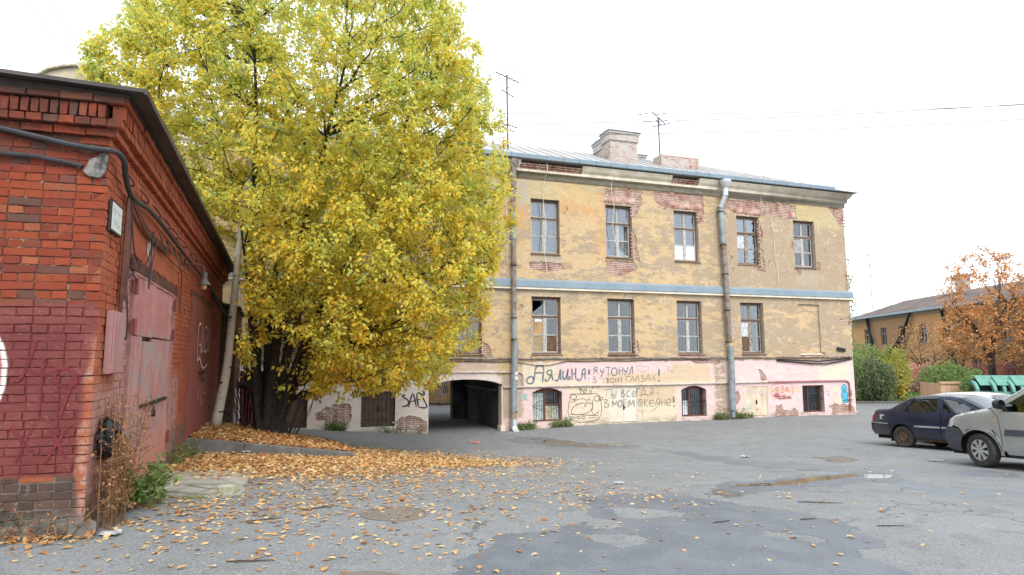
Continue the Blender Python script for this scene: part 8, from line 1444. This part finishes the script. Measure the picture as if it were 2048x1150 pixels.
m = MB(); m.add([(15, 31.8, g1(15, 31.8) + .012), (40, 31.8, g1(40, 31.8) + .012), (40, 33.6, g1(40, 33.6) + .012), (15, 33.6, g1(15, 33.6) + .012)], [(0, 1, 2, 3)])
# ================================================================== WEEDS
M_dry = mat_leaf("dry_weed", [(0, (.20, .08, .035)), (.5, (.34, .16, .07)), (1, (.50, .30, .14))], .3, .8, False)
def weeds(name, lab, pts, hmin, hmax, per, size, mat, lean=.25, seed=1, cat="weeds"):
    r2 = np.random.default_rng(seed); m = MB(); P, D_ = [], []
    for x, y in pts:
        z = g1(x, y); h = r2.uniform(hmin, hmax); d = r2.normal(0, lean, 2); c = np.array([[x, y, z], [x + d[0] * h * .4, y + d[1] * h * .4, z + h * .55], [x + d[0] * h, y + d[1] * h, z + h]]); m.tube(c, [.006, .004, .002], 4, cap=False)
        for i in range(int(per)):
            t_ = r2.uniform(.15, 1); q = c[0] * (1 - t_) ** 2 + 2 * t_ * (1 - t_) * c[1] + t_ ** 2 * c[2]; P.append(q + r2.normal(0, .018, 3)); D_.append(r2.normal(0, 1, 3) + np.array([0, 0, .1]))
            if i % 5 == 0: e = q + r2.normal(0, .07, 3) + np.array([0, 0, .07]); m.tube([q, e], [.003, .0015], 3, cap=False); P += [e + r2.normal(0, .015, 3) for _ in range(3)]; D_ += [r2.normal(0, 1, 3) for _ in range(3)]
    t0 = thing(name, lab, cat, (0, 0, 0)); tag(m.build("stalks", M_drys, t0), kind='stuff'); P = np.array(P); k = len(P); L = r2.uniform(.6, 1.4, k) * size; V, F = leaf_arrays(P, np.array(D_), r2.normal(0, 1, (k, 3)), L, L * r2.uniform(.3, .6, k), r2.uniform(0, .3, k), r2.uniform(-.2, .5, k)); tag(fastmesh("foliage", V, F, mat, t0, np.repeat(r2.uniform(0, 1, k), 7)), kind='stuff')
M_drys = simple("dry_stalk", (.26, .14, .07), .9, var=.3, scale=10)
side = lambda s, o: tuple(K + ST * s + SN * o); frt = lambda a, o: tuple(K + FD * a + FFN * o); rw_ = np.random.default_rng(8)
weeds("dry_weeds", "tall rust brown dried weeds at the garage's brick corner", [side(rw_.uniform(.05, .9), rw_.uniform(.06, .26)) for _ in range(34)], .45, 1.25, 40, .030, M_dry, .12, 2)
weeds("low_weeds", "low withered weeds along the garage's front wall", [frt(rw_.uniform(-.15, 1.3), rw_.uniform(.05, .22)) for _ in range(26)], .10, .36, 14, .028, M_dry, .4, 3); weeds("green_weeds", "sparse green weeds at the front wall's left end", [frt(rw_.uniform(.45, 1.2), rw_.uniform(.05, .2)) for _ in range(16)], .15, .45, 14, .04, M_dg, .3, 4)
weeds("green_plant", "bushy green plant beside the pink garage door", [side(rw_.uniform(.85, 1.35), rw_.uniform(.12, .42)) for _ in range(24)], .16, .42, 26, .062, M_gr, .4, 5, "plant"); weeds("mossy_weeds", "small weeds between the garage wall and kerb", [side(rw_.uniform(4.2, 6.2), rw_.uniform(.04, .25)) for _ in range(26)], .08, .28, 12, .04, M_gr, .35, 6)
for i, (u0, u1, lab) in enumerate(((.2, .85, "green grass tuft beside the first downpipe"), (1.6, 2.4, "thin grass strip under the first barred window"), (9.1, 9.75, "green tuft left of the second downpipe's spout"), (10.05, 11.1, "green tuft right of the second downpipe's spout"), (-6.9, -6.2, "small tuft below the bared brick patch"), (-5.2, -3.4, "weedy fringe left of the carriage arch"))):
    weeds("grass_tuft", lab, [tuple(fw(rw_.uniform(u0, u1), -rw_.uniform(.03, .25))) for _ in range(40 if i != 5 else 14)], .08, .3, 9, .07, M_gr, .35, 20 + i, "grass")
